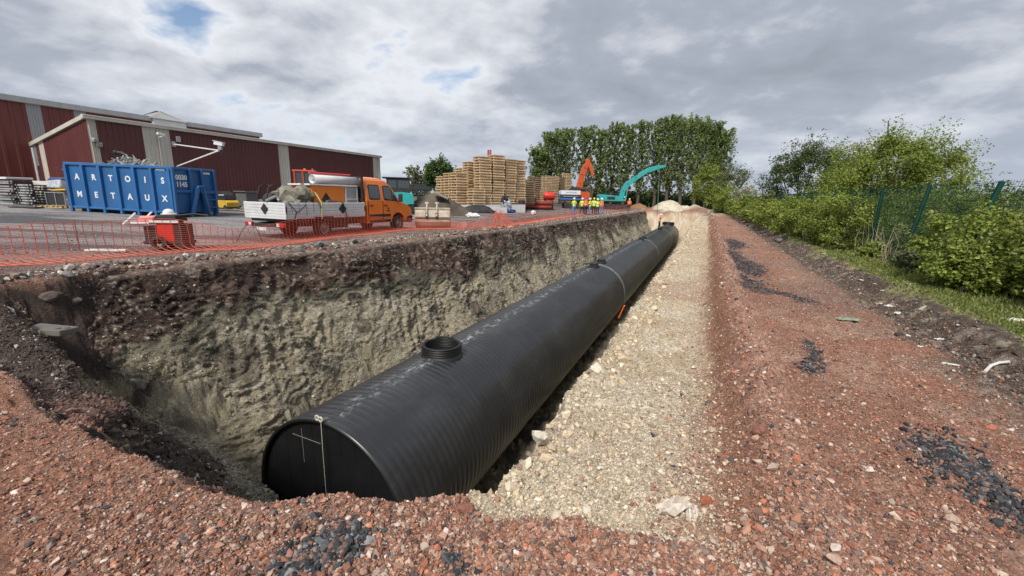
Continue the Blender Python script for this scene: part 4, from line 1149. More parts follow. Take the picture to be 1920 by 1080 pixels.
    for i in range(220):
        x = R.gauss(2.4, .75) if i % 2 else R.uniform(1.2, 4.2); y = R.uniform(.35, W_ - .35)
        h = 2.1 + .85 * math.exp(-((x - 2.6) / 1.0) ** 2 - ((y - 1.2) / 1.2) ** 2) * R.uniform(.5, 1.0)
        a = R.uniform(0, 2 * PI); l = R.uniform(.25, .8); tz = R.uniform(-.25, .25)
        c = Vector((x, y, h)); q = Vector((math.cos(a) * l / 2, math.sin(a) * l / 2, tz))
        b.bar(c - q, c + q, R.uniform(.03, .09), R.uniform(.015, .05))
    b.box((L / 2, W_ / 2, 1.2), (L - .3, W_ - .3, 1.7))
    o = b.build('scrap_metal', M['scrap'])
    o.parent = None; o.matrix_world = Matrix.Translation((A.x, A.y, z0)) @ root.rotation_euler.to_matrix().to_4x4()
    tag(o, 'tangled heap of silvery scrap metal filling the blue skip', 'scrap', kind='stuff')
    p = empty('exhaust_elbow', Vector((A.x, A.y, z0)) + root.rotation_euler.to_matrix() @ Vector((2.25, 1.2, 2.3)), rz, 'bent dark pipe sticking up from the scrap heap', 'pipe')
    b = MB(); b.tube([(.1, 0, -.2), (.1, 0, .5), (0, 0, .75), (-.25, 0, .85), (-.5, 0, .86)], [.06, .06, .07, .08, .09], 10); b.build('elbow_pipe', M['dark'], p)
    b = MB(); b.tube([(-.48, 0, .86), (-.62, 0, .86)], .12, 12); b.build('flange', M['dark'], p)
make_skip()

# ================================================================== STORED THINGS AT THE LEFT
M['alu'] = pm('dull_aluminium', (.44, .44, .43), .45, .3, var=.25, scale=3, dirt=(.12, .11, .10), dirt_amt=.6)
M['crate'] = pm('cream_plastic', (.56, .53, .46), .6, var=.1, scale=4, dirt=(.3, .28, .24), dirt_amt=.5)
M['wood'] = pm('pale_timber', (.48, .35, .19), .75, var=.25, scale=3, bump=.2, stretch=(1, 6, 6))
M['wood_grey'] = pm('weathered_timber', (.28, .23, .17), .8, var=.3, scale=3)
M['tarp_blue'] = pm('blue_tarpaulin', (.03, .06, .17), .45, var=.3, scale=4)
M['yellow'] = pm('yellow_paint', (.62, .40, .03), .45, var=.15, scale=3, dirt=(.2, .15, .06), dirt_amt=.5)
M['film'] = pm('clear_film', (.42, .44, .47), .25, var=.4, scale=6)
def flat_frame(name, L_, W_, h, seed, loc, rz, label, cat, group):
    """a folded metal frame: rails, cross bars, feet"""
    R = random.Random(seed)
    root = empty(name, loc, rz + R.uniform(-.05, .05), label, cat, group)
    root.rotation_euler.y = R.uniform(-.012, .012)
    for y in (0, W_): MB().box((L_ / 2, y, h / 2), (L_, .06, h * .62)).build('rail', M['alu'], root, .01)
    for i in range(4): MB().box((.05 + (L_ - .1) * i / 3, W_ / 2, h / 2), (.07, W_ - .07, h * .4)).build('cross_bar', M['dark'], root)
    for x in (.15, L_ - .15): MB().box((x, .0, h * .5), (.10, .10, h * .95)).build('foot', M['dark'], root)
    return root
def left_things():
    vis = ROTZ - PI / 2 - .35
    base = spot(2, 382)
    rz = -.25
    ux, uy = math.cos(rz), math.sin(rz)
    fr = lambda a, bk=0: Vector((base.x + ux * a - uy * bk, base.y + uy * a + ux * bk, ground_z(base.x + ux * a, base.y + uy * a)))
    pxm = base.y / F * 1.22     # metres per photo pixel there (roughly)
    h = .145
    for i in range(9):
        p = fr(-1.3 + .05 * ((i * 5) % 3)); p.z += .06 + h * i
        flat_frame('metal_rack', 2.5 + .12 * ((i * 7) % 3), 1.1, h, i, p, rz, 'flat grey metal rack in the tall stack at the far left', 'rack', 'racks in the tall stack')
    for i in range(8):
        p = fr(1.55 + .06 * ((i * 3) % 4)); p.z += .04 + h * i
        flat_frame('metal_rack', 1.15 + .08 * ((i * 5) % 3), 1.1, h, 40 + i, p, rz, 'flat grey metal rack in the lower stack beside the cream crates', 'rack', 'racks in the lower stack')
    p = fr(-1.5, -.1); p.z += .06 + h * 9 + .02
    o = MB().box((1.35, .5, .06), (2.9, 1.2, .12)).build('cover_board', M['white'], None, .02); o.location = p; o.rotation_euler = (0, 0, rz)
    tag(o, 'whitish flat board lying on top of the tall frame stack', 'board')
    p = fr(-1.2, -.75)
    o = MB().box((1.9, 0, .05), (3.9, .12, .08)).build('metal_profile', M['alu']); o.location = p; o.rotation_euler = (0, 0, rz)
    tag(o, 'long pale metal profile lying in front of the frame stacks', 'metal bar')
    # three cream crates
    q = spot(95, 384)
    for i in range(3):
        r = empty('plastic_crate', (q.x, q.y, q.z + .08 + .43 * i), rz, ('cream plastic crate with worn sides, bottom of the stack of three', 'cream plastic crate with worn sides, middle of the stack of three', 'cream tub with sloping open front, topmost of the stack of three')[i], 'crate', 'stacked cream crates')
        b = MB(); w_ = .40
        if i < 2:
            b.box((0, .02 - w_, .19), (.76, .03, .36)); b.box((0, w_, .19), (.76, .03, .36)); b.box((-.37, 0, .19), (.03, .74, .36)); b.box((.37, 0, .19), (.03, .74, .36)); b.box((0, 0, .03), (.72, .74, .05))
        else:
            b.hexa([(-.38, -.4, 0), (.38, -.4, 0), (.38, .4, 0), (-.38, .4, 0), (-.42, -.42, .46), (.38, -.42, .22), (.38, .4, .22), (-.42, .4, .46)])
        b.build('crate_body', M['crate'], r, .012)
        b = MB(); b.box((0, -.41, .40 if i < 2 else .03), (.84, .06, .05)); b.box((0, .41, .40 if i < 2 else .03), (.84, .06, .05)); b.build('rim', M['crate'], r, .01)
    # wire cage with dark panels
    q = spot(128, 388)
    r = empty('storage_cage', q, rz, 'grey wire storage cage with dark panels beside the blue skip', 'cage')
    b = MB()
    for x in (-.75, .0, .75):
        for y in (-.5, .5): b.box((x, y, .4), (.05, .05, .8))
    for z in (.05, .8):
        for y in (-.5, .5): b.box((0, y, z), (1.55, .045, .045))
        for x in (-.75, .75): b.box((x, 0, z), (.045, 1.0, .045))
    b.build('cage_frame', M['metal'], r)
    for x in (-.375, .375):
        b = MB(); b.box((x, -.47, .42), (.66, .02, .66)); b.build('mesh_panel', M['dark'], r)
    b = MB(); b.box((0, 0, .78), (1.4, .9, .03)); b.build('shelf', M['dark'], r)
    R = random.Random(9)
    b = MB()
    for i in range(9): b.tube([(-.35 + R.uniform(-.1, .1), -.4 + .09 * i, .87 + R.uniform(0, .06)), (.9 + R.uniform(-.1, .1), -.4 + .09 * i, .86 + R.uniform(0, .1))], .055, 8)
    o = b.build('yellow_hose', M['yellow']); o.location = q + Vector((0, 0, .03)); o.rotation_euler = (0, 0, rz); tag(o, 'bundle of yellow ribbed hose lying on the storage cage', 'hose')
    b = MB(); b.hexa([(-.65, -.5, 1.0), (.5, -.5, 1.0), (.5, .5, 1.0), (-.65, .5, 1.0), (-.5, -.45, 1.42), (.45, -.4, 1.5), (.4, .4, 1.45), (-.55, .45, 1.4)])
    o = b.build('wrapped_bundle', M['film'], None, .08, 3); o.location = q + Vector((0, 0, .05)); o.rotation_euler = (0, 0, rz); tag(o, 'bundle wrapped in clear film and blue sheet above the yellow hose', 'bundle')
    b = MB(); b.hexa([(-.6, -.42, 1.42), (.5, -.40, 1.47), (.46, .42, 1.47), (-.6, .46, 1.42), (-.45, -.35, 1.60), (.4, -.3, 1.56), (.3, .4, 1.55), (-.5, .4, 1.62)])
    o2 = b.build('blue_sheet', M['tarp_blue'], o, .04, 2)
    # broken pallet
    q = spot(106, 390)
    r = empty('broken_pallet', q, rz + .1, 'broken pale wooden pallet lying in front of the cage', 'pallet')
    for i in range(5):
        b = MB(); b.box((-.75 + .36 * i, 0, .13), (.16, .9, .03), (0, .12 * ((i % 3) - 1), .2 * ((i % 2) - .5))); b.build('board', M['wood'], r)
    for y in (-.35, .35):
        b = MB(); b.box((0, y, .06), (1.8, .09, .09)); b.build('bearer', M['wood'], r)
    o = MB().box((0, 0, .04), (1.5, .5, .06), (0, 0, .2)).build('black_sheet', M['black'], None, .02); o.location = spot(50, 390); o.rotation_euler = (0, 0, rz); tag(o, 'flattened black rubber sheet on the ground by the frame stacks', 'sheet')
    o = MB().box((0, 0, .45), (.06, .06, .9)).build('white_post', M['white']); o.location = spot(147, 387); tag(o, 'short white post standing beside the blue skip', 'post')
    # grey wheeled bin, yellow machine, planks near the hall
    q = aty(461, 350, 31); gz = ground_z(q.x, q.y)
    r = empty('waste_bin', (q.x, q.y, gz), ROTZ - PI / 2, 'grey four wheeled waste bin standing against the maroon wall', 'bin')
    b = MB(); b.box((0, 0, .62), (1.0, .8, .95), taper=(1.16, 1.12)); b.build('bin_body', M['greybin'], r, .04)
    b = MB(); b.box((0, 0, 1.14), (1.28, 1.0, .10)); b.tube([(-.62, -.5, 1.16), (.62, -.5, 1.16)], .05, 8); b.build('bin_lid', M['greybin'], r, .03)
    for x in (-.4, .4):
        b = MB(); b.tube([(x - .03, -.3, .09), (x + .03, -.3, .09)], .09, 12); b.build('wheel', M['black'], r)
    q = aty(426, 385, 28.5); gz = ground_z(q.x, q.y)
    r = empty('floor_sweeper', (q.x, q.y, gz), -.4, 'small yellow and black machine parked behind the blue skip', 'machine')
    b = MB(); b.prism([(-.6, .15), (.55, .15), (.6, .5), (.45, .62), (-.6, .62)], -.4, .4); b.build('lower_body', M['yellow'], r, .06, 3)
    b = MB(); b.prism([(-.6, .625), (.44, .625), (.3, .95), (-.1, 1.2), (-.6, 1.2)], -.36, .36); b.build('engine_hood', M['black'], r, .08, 3)
    b = MB(); b.box((.1, -.37, .95), (.5, .03, .05)); b.build('trim', M['white'], r)
    for x in (-.4, .4):
        b = MB(); b.tube([(x, -.43, .16), (x, .43, .16)], .16, 14); b.build('wheel', M['black'], r)
    R = random.Random(5)
    for i, (px, py) in enumerate(((428, 393), (438, 396), (447, 391), (455, 397), (463, 393))):
        o = MB().box((0, 0, .05 + .05 * (i % 2)), (R.uniform(1.2, 2.2), .14, .05)).build('plank', M['wood_grey']); o.location = spot(px, py); o.rotation_euler = (0, R.uniform(-.05, .05), R.uniform(-.6, .4))
        tag(o, 'weathered plank on the ground between skip and truck', 'plank', 'planks by the hall')
    # plank by the net
    o = MB().box((0, 0, .04), (1.0, .10, .05)).build('white_batten', M['white']); q = spot(200, 472); o.location = q; o.rotation_euler = (0, 0, .1); tag(o, 'short white batten lying behind the orange netting', 'batten')
M['greybin'] = pm('grey_plastic', (.10, .10, .095), .6, var=.2, scale=3, dirt=(.2, .19, .17), dirt_amt=.4)
left_things()
# ================================================================== ORANGE DROPSIDE TRUCK
M['orange'] = pm('orange_paint', (.82, .20, .022), .32, var=.08, scale=2, coat=.4, dirt=(.55, .19, .05), dirt_amt=.3, dscale=1.2)
M['orange_d'] = pm('orange_paint_box', (.82, .23, .03), .45, var=.1, scale=2)
M['board'] = pm('white_dropside', (.62, .63, .64), .42, var=.08, scale=2, dirt=(.36, .34, .31), dirt_amt=.4, dscale=1.5)
M['red_l'] = pm('red_lamp', (.5, .02, .02), .25, var=.1, scale=6)
M['seam'] = pm('dark_seam', (.03, .012, .006), .7)
M['plastic'] = pm('grey_plastic_pipe', (.60, .61, .62), .45, var=.1, scale=2)
M['hub'] = pm('wheel_hub', (.30, .29, .28), .5, .4, var=.2, scale=6, dirt=(.2, .12, .08), dirt_amt=.6)
M['canvas'] = pm('camouflage_tarpaulin', (.19, .175, .135), .8, var=.5, scale=5, dirt=(.33, .31, .26), dirt_amt=.7, dscale=4, bump=.6, bscale=9)
M['strap'] = pm('yellow_strap', (.50, .52, .20), .8, var=.2, scale=10)
def wheel(parent, x, y, r, w, name='wheel', side=-1):
    o = MB().lathe([(r * .62, -w / 2), (r * .93, -w / 2), (r, -w * .36), (r, w * .36), (r * .93, w / 2), (r * .62, w / 2)], 28, Matrix.Translation((x, y, r)) @ Matrix.Rotation(PI / 2, 4, 'X'), True, True).build(name, M['black'], parent)
    b = MB(); b.lathe([(r * .63, w * .42), (r * .60, w * .34), (r * .52, w * .2), (r * .28, w * .26), (r * .2, w * .40), (.001, w * .42)], 24, Matrix.Translation((x, y, r)) @ Matrix.Rotation(PI / 2 * (1 if side < 0 else -1), 4, 'X'))
    for k in range(6):
        a = k * PI / 3; b.box((x + r * .4 * math.cos(a), y + side * w * .24, r + r * .4 * math.sin(a)), (.05, .02, .05))
    b.build('hub', M['hub'], o)
    return o
def diamond(parent, c, w, h, nrm_y=True, mat=None, name='diamond_mark', off=0.0):
    b = MB(); x, y, z = c
    if nrm_y: p = [(x - w / 2, z), (x, z - h / 2), (x + w / 2, z), (x, z + h / 2)]; b.prism(p, y, y - .008)
    else:
        p = [(-w / 2, 0), (0, -h / 2), (w / 2, 0), (0, h / 2)]
        b.prism(p, 0, .008, Matrix.Translation((x, y, z)) @ Matrix.Rotation(PI / 2, 4, 'Z'))
    return b.build(name, mat or M['black'], parent)
def make_truck():
    p = atz(536, 408, .80)
    gz = ground_z(p.x, p.y)
    root = empty('flatbed_truck', (p.x, p.y, gz), ROTZ, 'orange double cab truck with white dropside bed parked beside the trench', 'truck')
    z0 = .80; Wd = 2.1; Lb = 3.78; hb = .50
    # bed boards: corrugated outside
    def side_board(name, a, b_, axis, off, thick, hgt):
        m = MB(); n = 5
        prof = []
        for i in range(n):
            q0 = z0 + hgt * i / n; q1 = z0 + hgt * (i + 1) / n
            prof += [(0, q0 + .0), (.012, q0 + .012), (.012, q1 - .018), (0, q1 - .006)]
        V = []; 
        for d, z in prof:
            if axis == 'x': V += [(a, off - d, z), (b_, off - d, z)]
            else: V += [(off - d, a, z), (off - d, b_, z)]
        Fq = [(2 * i, 2 * i + 1, 2 * i + 3, 2 * i + 2) for i in range(len(prof) - 1)]
        if axis == 'y': Fq = [q[::-1] for q in Fq]
        m.add(V, Fq)
        if axis == 'x': m.box(((a + b_) / 2, off + thick / 2, z0 + hgt / 2), (b_ - a, thick, hgt))
        else: m.box((off + thick / 2, (a + b_) / 2, z0 + hgt / 2), (thick, b_ - a, hgt))
        return m.build(name, M['board'], root)
    side_board('side_board', .07, Lb - .06, 'x', 0, .03, hb)
    side_board('tailgate', .05, Wd - .05, 'y', 0, .03, hb)
    o = MB().box((Lb / 2, Wd - .02, z0 + hb / 2), (Lb - .14, .035, hb)).build('side_board', M['board'], root)
    for (x, y) in ((0.02, .02), (.02, Wd - .02), (Lb - .02, .02), (Lb - .02, Wd - .02)):
        b = MB(); b.box((x, y, z0 + hb / 2), (.07, .07, hb + .02)); b.build('corner_post', M['board'], root, .01)
        b = MB(); b.box((x, y - .045 if y < 1 else y + .045, z0 + hb * .5), (.025, .025, hb * .45)); b.build('latch', M['black'], root)
    b = MB(); b.box((Lb / 2, Wd / 2, z0 - .035), (Lb + .02, Wd + .02, .07)); b.build('bed_floor', M['board'], root, .01)
    b = MB(); b.box((Lb / 2 + .1, Wd / 2, z0 - .13), (Lb - .1, Wd - .2, .09)); b.box((3.2, .62, .50), (6.2, .12, .18)); b.box((3.2, Wd - .62, .50), (6.2, .12, .18)); b.box((.9, Wd / 2, .62), (.5, 1.6, .16)); b.box((2.6, .35, .5), (.8, .3, .38)); b.build('chassis', M['dark'], root)
    diamond(root, (2.55, -.022, z0 + .27), .40, .40); diamond(root, (-.022, 1.02, z0 + .27), .38, .40, False)
    # rear lights, bumper and plate
    for y in (.22, Wd - .22):
        b = MB(); b.box((-.03, y, .52), (.10, .40, .15)); b.build('tail_lamp', M['red_l'], root, .02)
        b = MB(); b.box((-.085, y + (.1 if y < 1 else -.1), .52), (.012, .12, .12)); b.build('reverse_lamp', M['white'], root)
    b = MB(); b.box((.05, Wd / 2, .50), (.10, Wd - .9, .12)); b.build('rear_bar', M['dark'], root)
    b = MB(); b.box((-.012, Wd / 2 + .25, .36), (.02, .52, .11)); b.build('number_plate', M['white'], root)
    # wheels
    for x in (1.64, 5.98):
        for y, s in ((.14, -1), (Wd - .14, 1)): wheel(root, x, y, .355, .26, 'wheel', s)
    b = MB(); b.box((1.64, .10, .76), (.85, .3, .05)); b.build('mudguard', M['black'], root)
    # cab: side profile, lower body then tapered greenhouse
    c0 = 3.92; y0, y1 = .02, Wd - .02
    lower = [(c0, .42), (5.52, .42), (5.52, .46)]
    arch = [(5.98 + .47 * math.cos(a), .40 + .45 * math.sin(a)) for a in np.linspace(PI * .97, PI * .03, 12)]
    low = [(c0, .42), (5.45, .42)] + arch + [(6.62, .42), (6.86, .40), (6.97, .52), (6.99, .80), (6.95, .98), (6.78, 1.14), (6.30, 1.30), (6.16, 1.36), (c0, 1.36)]
    b = MB(); b.prism(low, y0, y1); b.build('lower_cab', M['orange'], root, .035, 3)
    # greenhouse as a loft: belt line -> roof
    belt = [(c0, 1.36), (6.16, 1.36)]
    def ring(z, xa, xb, ins): return [(xa, y0 + ins, z), (xb, y0 + ins + .02, z), (xb, y1 - ins - .02, z), (xa, y1 - ins, z)]
    rings = [ring(1.362, c0, 6.15, .0), ring(1.70, c0, 5.92, .04), ring(2.02, c0 + .01, 5.62, .09), ring(2.22, c0 + .03, 5.36, .14), ring(2.33, c0 + .07, 5.05, .24), ring(2.37, c0 + .2, 4.8, .45)]
    b = MB(); V = [q for r_ in rings for q in r_]; Fq = []
    for i in range(len(rings) - 1):
        for k in range(4):
            k2 = (k + 1) % 4; Fq.append((4 * i + k, 4 * i + k2, 4 * i + 4 + k2, 4 * i + 4 + k))
    Fq.append((20, 21, 22, 23)); b.add(V, Fq, False); b.build('upper_cab', M['orange'], root, .05, 3)
    # side face helper on the tapered greenhouse
    def sy(z, d=.0): 
        zs = [1.362, 1.70, 2.02, 2.22]; ins = [0, .04, .09, .14]; return y0 + float(np.interp(z, zs, ins)) - d
    def pane(name, pts, mat, d, par=None, thick=.012):
        n = len(pts)
        b = MB(); vs = [(x, sy(z, d), z) for x, z in pts] + [(x, sy(z, d - thick), z) for x, z in pts]
        fs = [tuple(range(n)), tuple(range(2 * n - 1, n - 1, -1))] + [((i + 1) % n, i, n + i, n + (i + 1) % n) for i in range(n)]
        b.add(vs, fs); return b.build(name, mat, par or root)
    def rrect(x0, x1, z0_, z1, r=.06): 
        return [(x0 + r, z0_), (x1 - r, z0_), (x1, z0_ + r), (x1, z1 - r), (x1 - r, z1), (x0 + r, z1), (x0, z1 - r), (x0, z0_ + r)]
    # doors: a thin skin with seams, handles, windows
    for nm, a, e in (('rear', 4.06, 4.92), ('front', 4.97, 5.86)):
        low_z = .56
        if nm == 'rear': pts = [(a, low_z), (e, low_z), (e, 1.35), (a, 1.35)]
        else: pts = [(a, low_z), (5.46, low_z), (5.60, .86), (e, 1.02), (e + .16, 1.30), (e + .16, 1.35), (a, 1.35)]
        m = MB(); m.prism(pts, y0 + .005, y0 - .010); d_ = m.build('door', M['orange'], root, .006, 1)
        m = MB(); m.box((a + .14, y0 - .028, 1.17), (.20, .035, .045)); m.build('handle', M['black'], d_, .01)
        if nm == 'rear':
            w_ = pane('window', rrect(4.12, 4.80, 1.42, 2.06), M['black'], .008, d_)
            g_ = pane('pane', rrect(4.16, 4.76, 1.46, 2.02), M['glass'], .016, w_)
        else:
            w_ = pane('window', [(5.04, 1.46), (5.10, 1.40), (5.98, 1.30 + .07), (5.90, 1.50), (5.56, 1.96), (5.44, 2.04), (5.10, 2.04), (5.04, 1.98)], M['black'], .008, d_)
            g_ = pane('pane', [(5.08, 1.48), (5.55, 1.42), (5.55, 1.93), (5.43, 2.0), (5.08, 2.0)], M['glass'], .016, w_)
            g_ = pane('pane', [(5.60, 1.42), (5.88, 1.40), (5.84, 1.52), (5.60, 1.86)], M['glass'], .016, w_)
    for x in (4.03, 4.945):
        m = MB(); m.box((x, y0 - .006, .97), (.018, .012, .82)); m.build('door_seam', M['seam'], root)
    m = MB(); m.box((4.75, y0 - .02, .50), (1.35, .03, .10)); m.build('sill_trim', M['black'], root, .01)
    m = MB(); m.box((4.75, y0 - .022, .74), (1.35, .02, .12)); m.build('side_strip', M['black'], root, .01)
    # windscreen and rear window, bumper, headlamp, grille, mirror
    m = MB(); m.hexa([(6.155, .14, 1.40), (6.155, Wd - .14, 1.40), (6.13, Wd - .14, 1.38), (6.13, .14, 1.38), (5.64, .2, 2.02), (5.64, Wd - .2, 2.02), (5.60, Wd - .2, 2.0), (5.60, .2, 2.0)]); m.build('windscreen', M['glass'], root)
    m = MB(); m.box((c0 - .01, Wd / 2, 1.72), (.02, 1.5, .5)); m.build('rear_window', M['glass'], root)
    m = MB(); m.prism([(6.5, .40), (6.9, .36), (7.03, .44), (7.04, .66), (6.96, .70), (6.6, .62)], y0 - .01, y1 + .01); m.build('bumper', M['black'], root, .03)
    for y in (.2, Wd - .2):
        m = MB(); m.hexa([(6.80, y - .17, .82), (7.0, y - .10, .82), (7.0, y + .10, .82), (6.80, y + .17, .82), (6.70, y - .17, 1.14), (6.92, y - .08, 1.02), (6.92, y + .08, 1.02), (6.70, y + .17, 1.14)]); m.build('headlight', M['glass'], root, .02)
    m = MB(); m.box((6.99, Wd / 2, .86), (.03, 1.2, .22)); m.build('grille', M['black'], root)
    for y, s in ((-.14, -1), (Wd + .14, 1)):
        m = MB(); m.box((5.98, y, 1.52), (.10, .20, .36)); m.bar((5.98, y, 1.38), (5.9, y - s * .16, 1.36), .06); m.build('mirror', M['black'], root, .03)
    # emblem on the front door
    diamond(root, (5.30, y0 - .012, 1.04), .09, .12)
    m = MB()
    for i, w_ in enumerate((.03, .035, .02, .035, .03, .035, .03)): m.box((5.17 + .043 * i, y0 - .014, .93), (w_, .006, .035 + .012 * (i % 2)))
    m.build('lettering', M['black'], root)
    # headboard ladder rack, tool box, pipe
    m = MB()
    for y in (.10, Wd - .10): m.box((3.80, y, 1.55), (.07, .09, 1.6))
    for z in (1.40, 1.9, 2.33): m.box((3.80, Wd / 2, z), (.06, Wd - .29, .07))
    m.build('headboard', M['dark'], root)
    # load
    def loadobj(nm, mb, mat, label, cat, bevel=0.0):
        o = mb.build(nm, mat, None, bevel); o.location = root.location; o.rotation_euler = root.rotation_euler; return tag(o, label, cat)
    q = empty('tool_chest', root.location, ROTZ, 'orange site tool chest with grey shutters standing on the truck bed', 'tool chest')
    m = MB(); m.hexa([(1.55, .25, z0 + .03), (2.98, .25, z0 + .03), (2.98, 1.3, z0 + .03), (1.55, 1.3, z0 + .03), (1.35, .25, 1.92), (2.98, .25, 1.92), (2.98, 1.3, 1.92), (1.35, 1.3, 1.92)]); m.build('chest_body', M['orange_d'], q, .015)
    m = MB(); m.box((3.32, .775, z0 + .575), (.66, 1.05, 1.09)); m.build('shutter_cabinet', M['greyclad'], q, .01)
    for i in range(5):
        m = MB(); m.box((3.32, .242, 1.48 + .085 * i), (.54, .014, .075)); m.build('shutter_slat', M['metal'], q)
    m = MB(); m.box((3.32, .24, 1.14), (.54, .016, .55)); m.build('perforated_door', M['metal'], q)
    m = MB(); m.box((2.45, .77, 1.955), (2.4, 1.15, .06)); m.build('chest_lid', M['white'], q, .01)
    m = MB()
    for x in (3.01, 3.63): m.box((x, .23, 1.36), (.05, .03, 1.06))
    m.box((3.32, .23, 1.43), (.57, .03, .04)); m.build('chest_trim', M['white'], q)
    diamond(q, (2.02, .246, 1.42), .42, .52)
    q = empty('plastic_tube', root.location, ROTZ, 'thick pale grey plastic tube lying on the orange tool chest', 'tube')
    m = MB(); m.lathe([(.15, 0), (.165, 0), (.165, 2.3), (.15, 2.3)], 28, Matrix.Translation((1.52, .36, 2.16)) @ Matrix.Rotation(PI / 2, 4, 'Y'), True, True); m.build('tube_shell', M['plastic'], q)
    m = MB(); m.tube([(2.6, .36, 2.16), (2.62, .36, 2.16)], .149, 24); m.build('tube_inside', M['black'], q)
    q = loadobj('red_pole', MB().tube([(1.75, .75, 2.40), (3.76, .7, 2.40)], .045, 10), M['redpole'], 'slim red and white pole carried above the grey tube', 'pole')
    # netted load
    R = random.Random(21)
    def lump(c, s, seed, n=2, amp=.22):
        bm = bmesh.new(); bmesh.ops.create_icosphere(bm, subdivisions=n, radius=1)
        rr = random.Random(seed); ph = [rr.uniform(0, 6) for _ in range(6)]
        b = MB()
        vs = []
        for v in bm.verts:
            k = 1 + amp * (math.sin(v.co.x * 3 + ph[0]) * math.sin(v.co.y * 3.5 + ph[1]) + .6 * math.sin(v.co.z * 5 + ph[2] + v.co.x * 4))
            vs.append((c[0] + v.co.x * s[0] * k, c[1] + v.co.y * s[1] * k, c[2] + v.co.z * s[2] * k))
        fs = [tuple(v.index for v in f.verts) for f in bm.faces]; bm.free()
        return vs, fs
    m = MB()
    for i in range(9):
        c = (R.uniform(.75, 1.6), R.uniform(.35, 1.5), R.uniform(1.25, 1.62)); m.add(*lump(c, (R.uniform(.3, .5), R.uniform(.25, .4), R.uniform(.22, .36)), i))
    m.add(*lump((1.05, .8, 1.15), (.75, .7, .45), 33))
    loadobj('tarpaulin_load', m, M['canvas'], 'heap of camouflage tarpaulin under a net on the truck bed', 'tarpaulin')
    q = empty('plate_compactor', root.location, ROTZ, 'small plate compactor with curved handle at the rear of the truck bed', 'machine')
    m = MB(); m.add(*lump((.42, 1.25, 1.42), (.26, .24, .22), 71, 2, .1)); m.build('engine', M['black'], q)
    m = MB(); m.box((.42, 1.25, 1.12), (.6, .5, .3)); m.build('base_frame', M['dark'], q, .04)
    m = MB(); m.tube([(.15, 1.0, 1.1), (.1, 1.0, 1.45), (.2, 1.0, 1.8), (.38, 1.0, 1.92), (.52, 1.0, 1.88)], .025, 8); m.tube([(.15, 1.5, 1.1), (.1, 1.5, 1.45), (.2, 1.5, 1.8), (.38, 1.5, 1.92), (.52, 1.5, 1.88)], .025, 8); m.tube([(.52, 1.0, 1.88), (.52, 1.5, 1.88)], .025, 8); m.build('handle', M['black'], q)
    m = MB()
    for i in range(14):
        c = (R.uniform(.3, 1.5), R.uniform(.2, 1.2), R.uniform(1.15, 1.4)); a = R.uniform(0, 3); l = R.uniform(.15, .5)
        m.tube([(c[0] - l * math.cos(a), c[1] - l * .5 * math.sin(a), c[2] - .05), (c[0], c[1], c[2] + R.uniform(0, .15)), (c[0] + l * math.cos(a), c[1] + l * .5 * math.sin(a), c[2])], R.uniform(.02, .06), 7)
    o = loadobj('hose_tangle', m, M['metal'], 'tangle of grey hoses and fittings on the truck bed', 'hoses')
    o = loadobj('straw_bag', MB().add(*lump((2.25, .38, 1.30), (.36, .18, .22), 91)), M['canvas'], 'slumped sack leaning against the orange tool chest', 'sack')
    m = MB(); m.tube([(1.35, .9, 1.98), (1.45, .4, 1.9), (1.52, .15, 1.55), (1.52, -.035, 1.3), (1.5, -.04, .7)], .022, 6); loadobj('tie_strap', m, M['strap'], 'yellow tie strap hanging over the white side board', 'strap')
    m = MB(); m.tube([(2.4, .3, 1.36), (2.56, -.045, 1.32), (2.75, -.045, .74)], .018, 6); m.tube([(.1, .5, 1.32), (.12, -.04, 1.30), (.45, -.045, .95), (.8, -.045, 1.20), (.95, .1, 1.34)], .014, 6); m.tube([(.3, -.045, .72), (.42, -.045, .98)], .014, 6); m.tube([(1.25, .2, 1.34), (1.42, -.045, 1.28), (1.5, -.045, 1.1)], .014, 6)
    for k in range(5): m.tube([(.2 + .3 * k, .3, 1.5 + .1 * (k % 2)), (.2 + .32 * k, -.04, 1.29), (.25 + .3 * k, -.042, .95 - .05 * (k % 3))], .006, 5)
    loadobj('load_net', m, M['black'], 'black cargo net and straps drooping over the truck side', 'net')
M['redpole'] = pm('red_pole', (.55, .06, .06), .4, var=.1, scale=4)
make_truck()

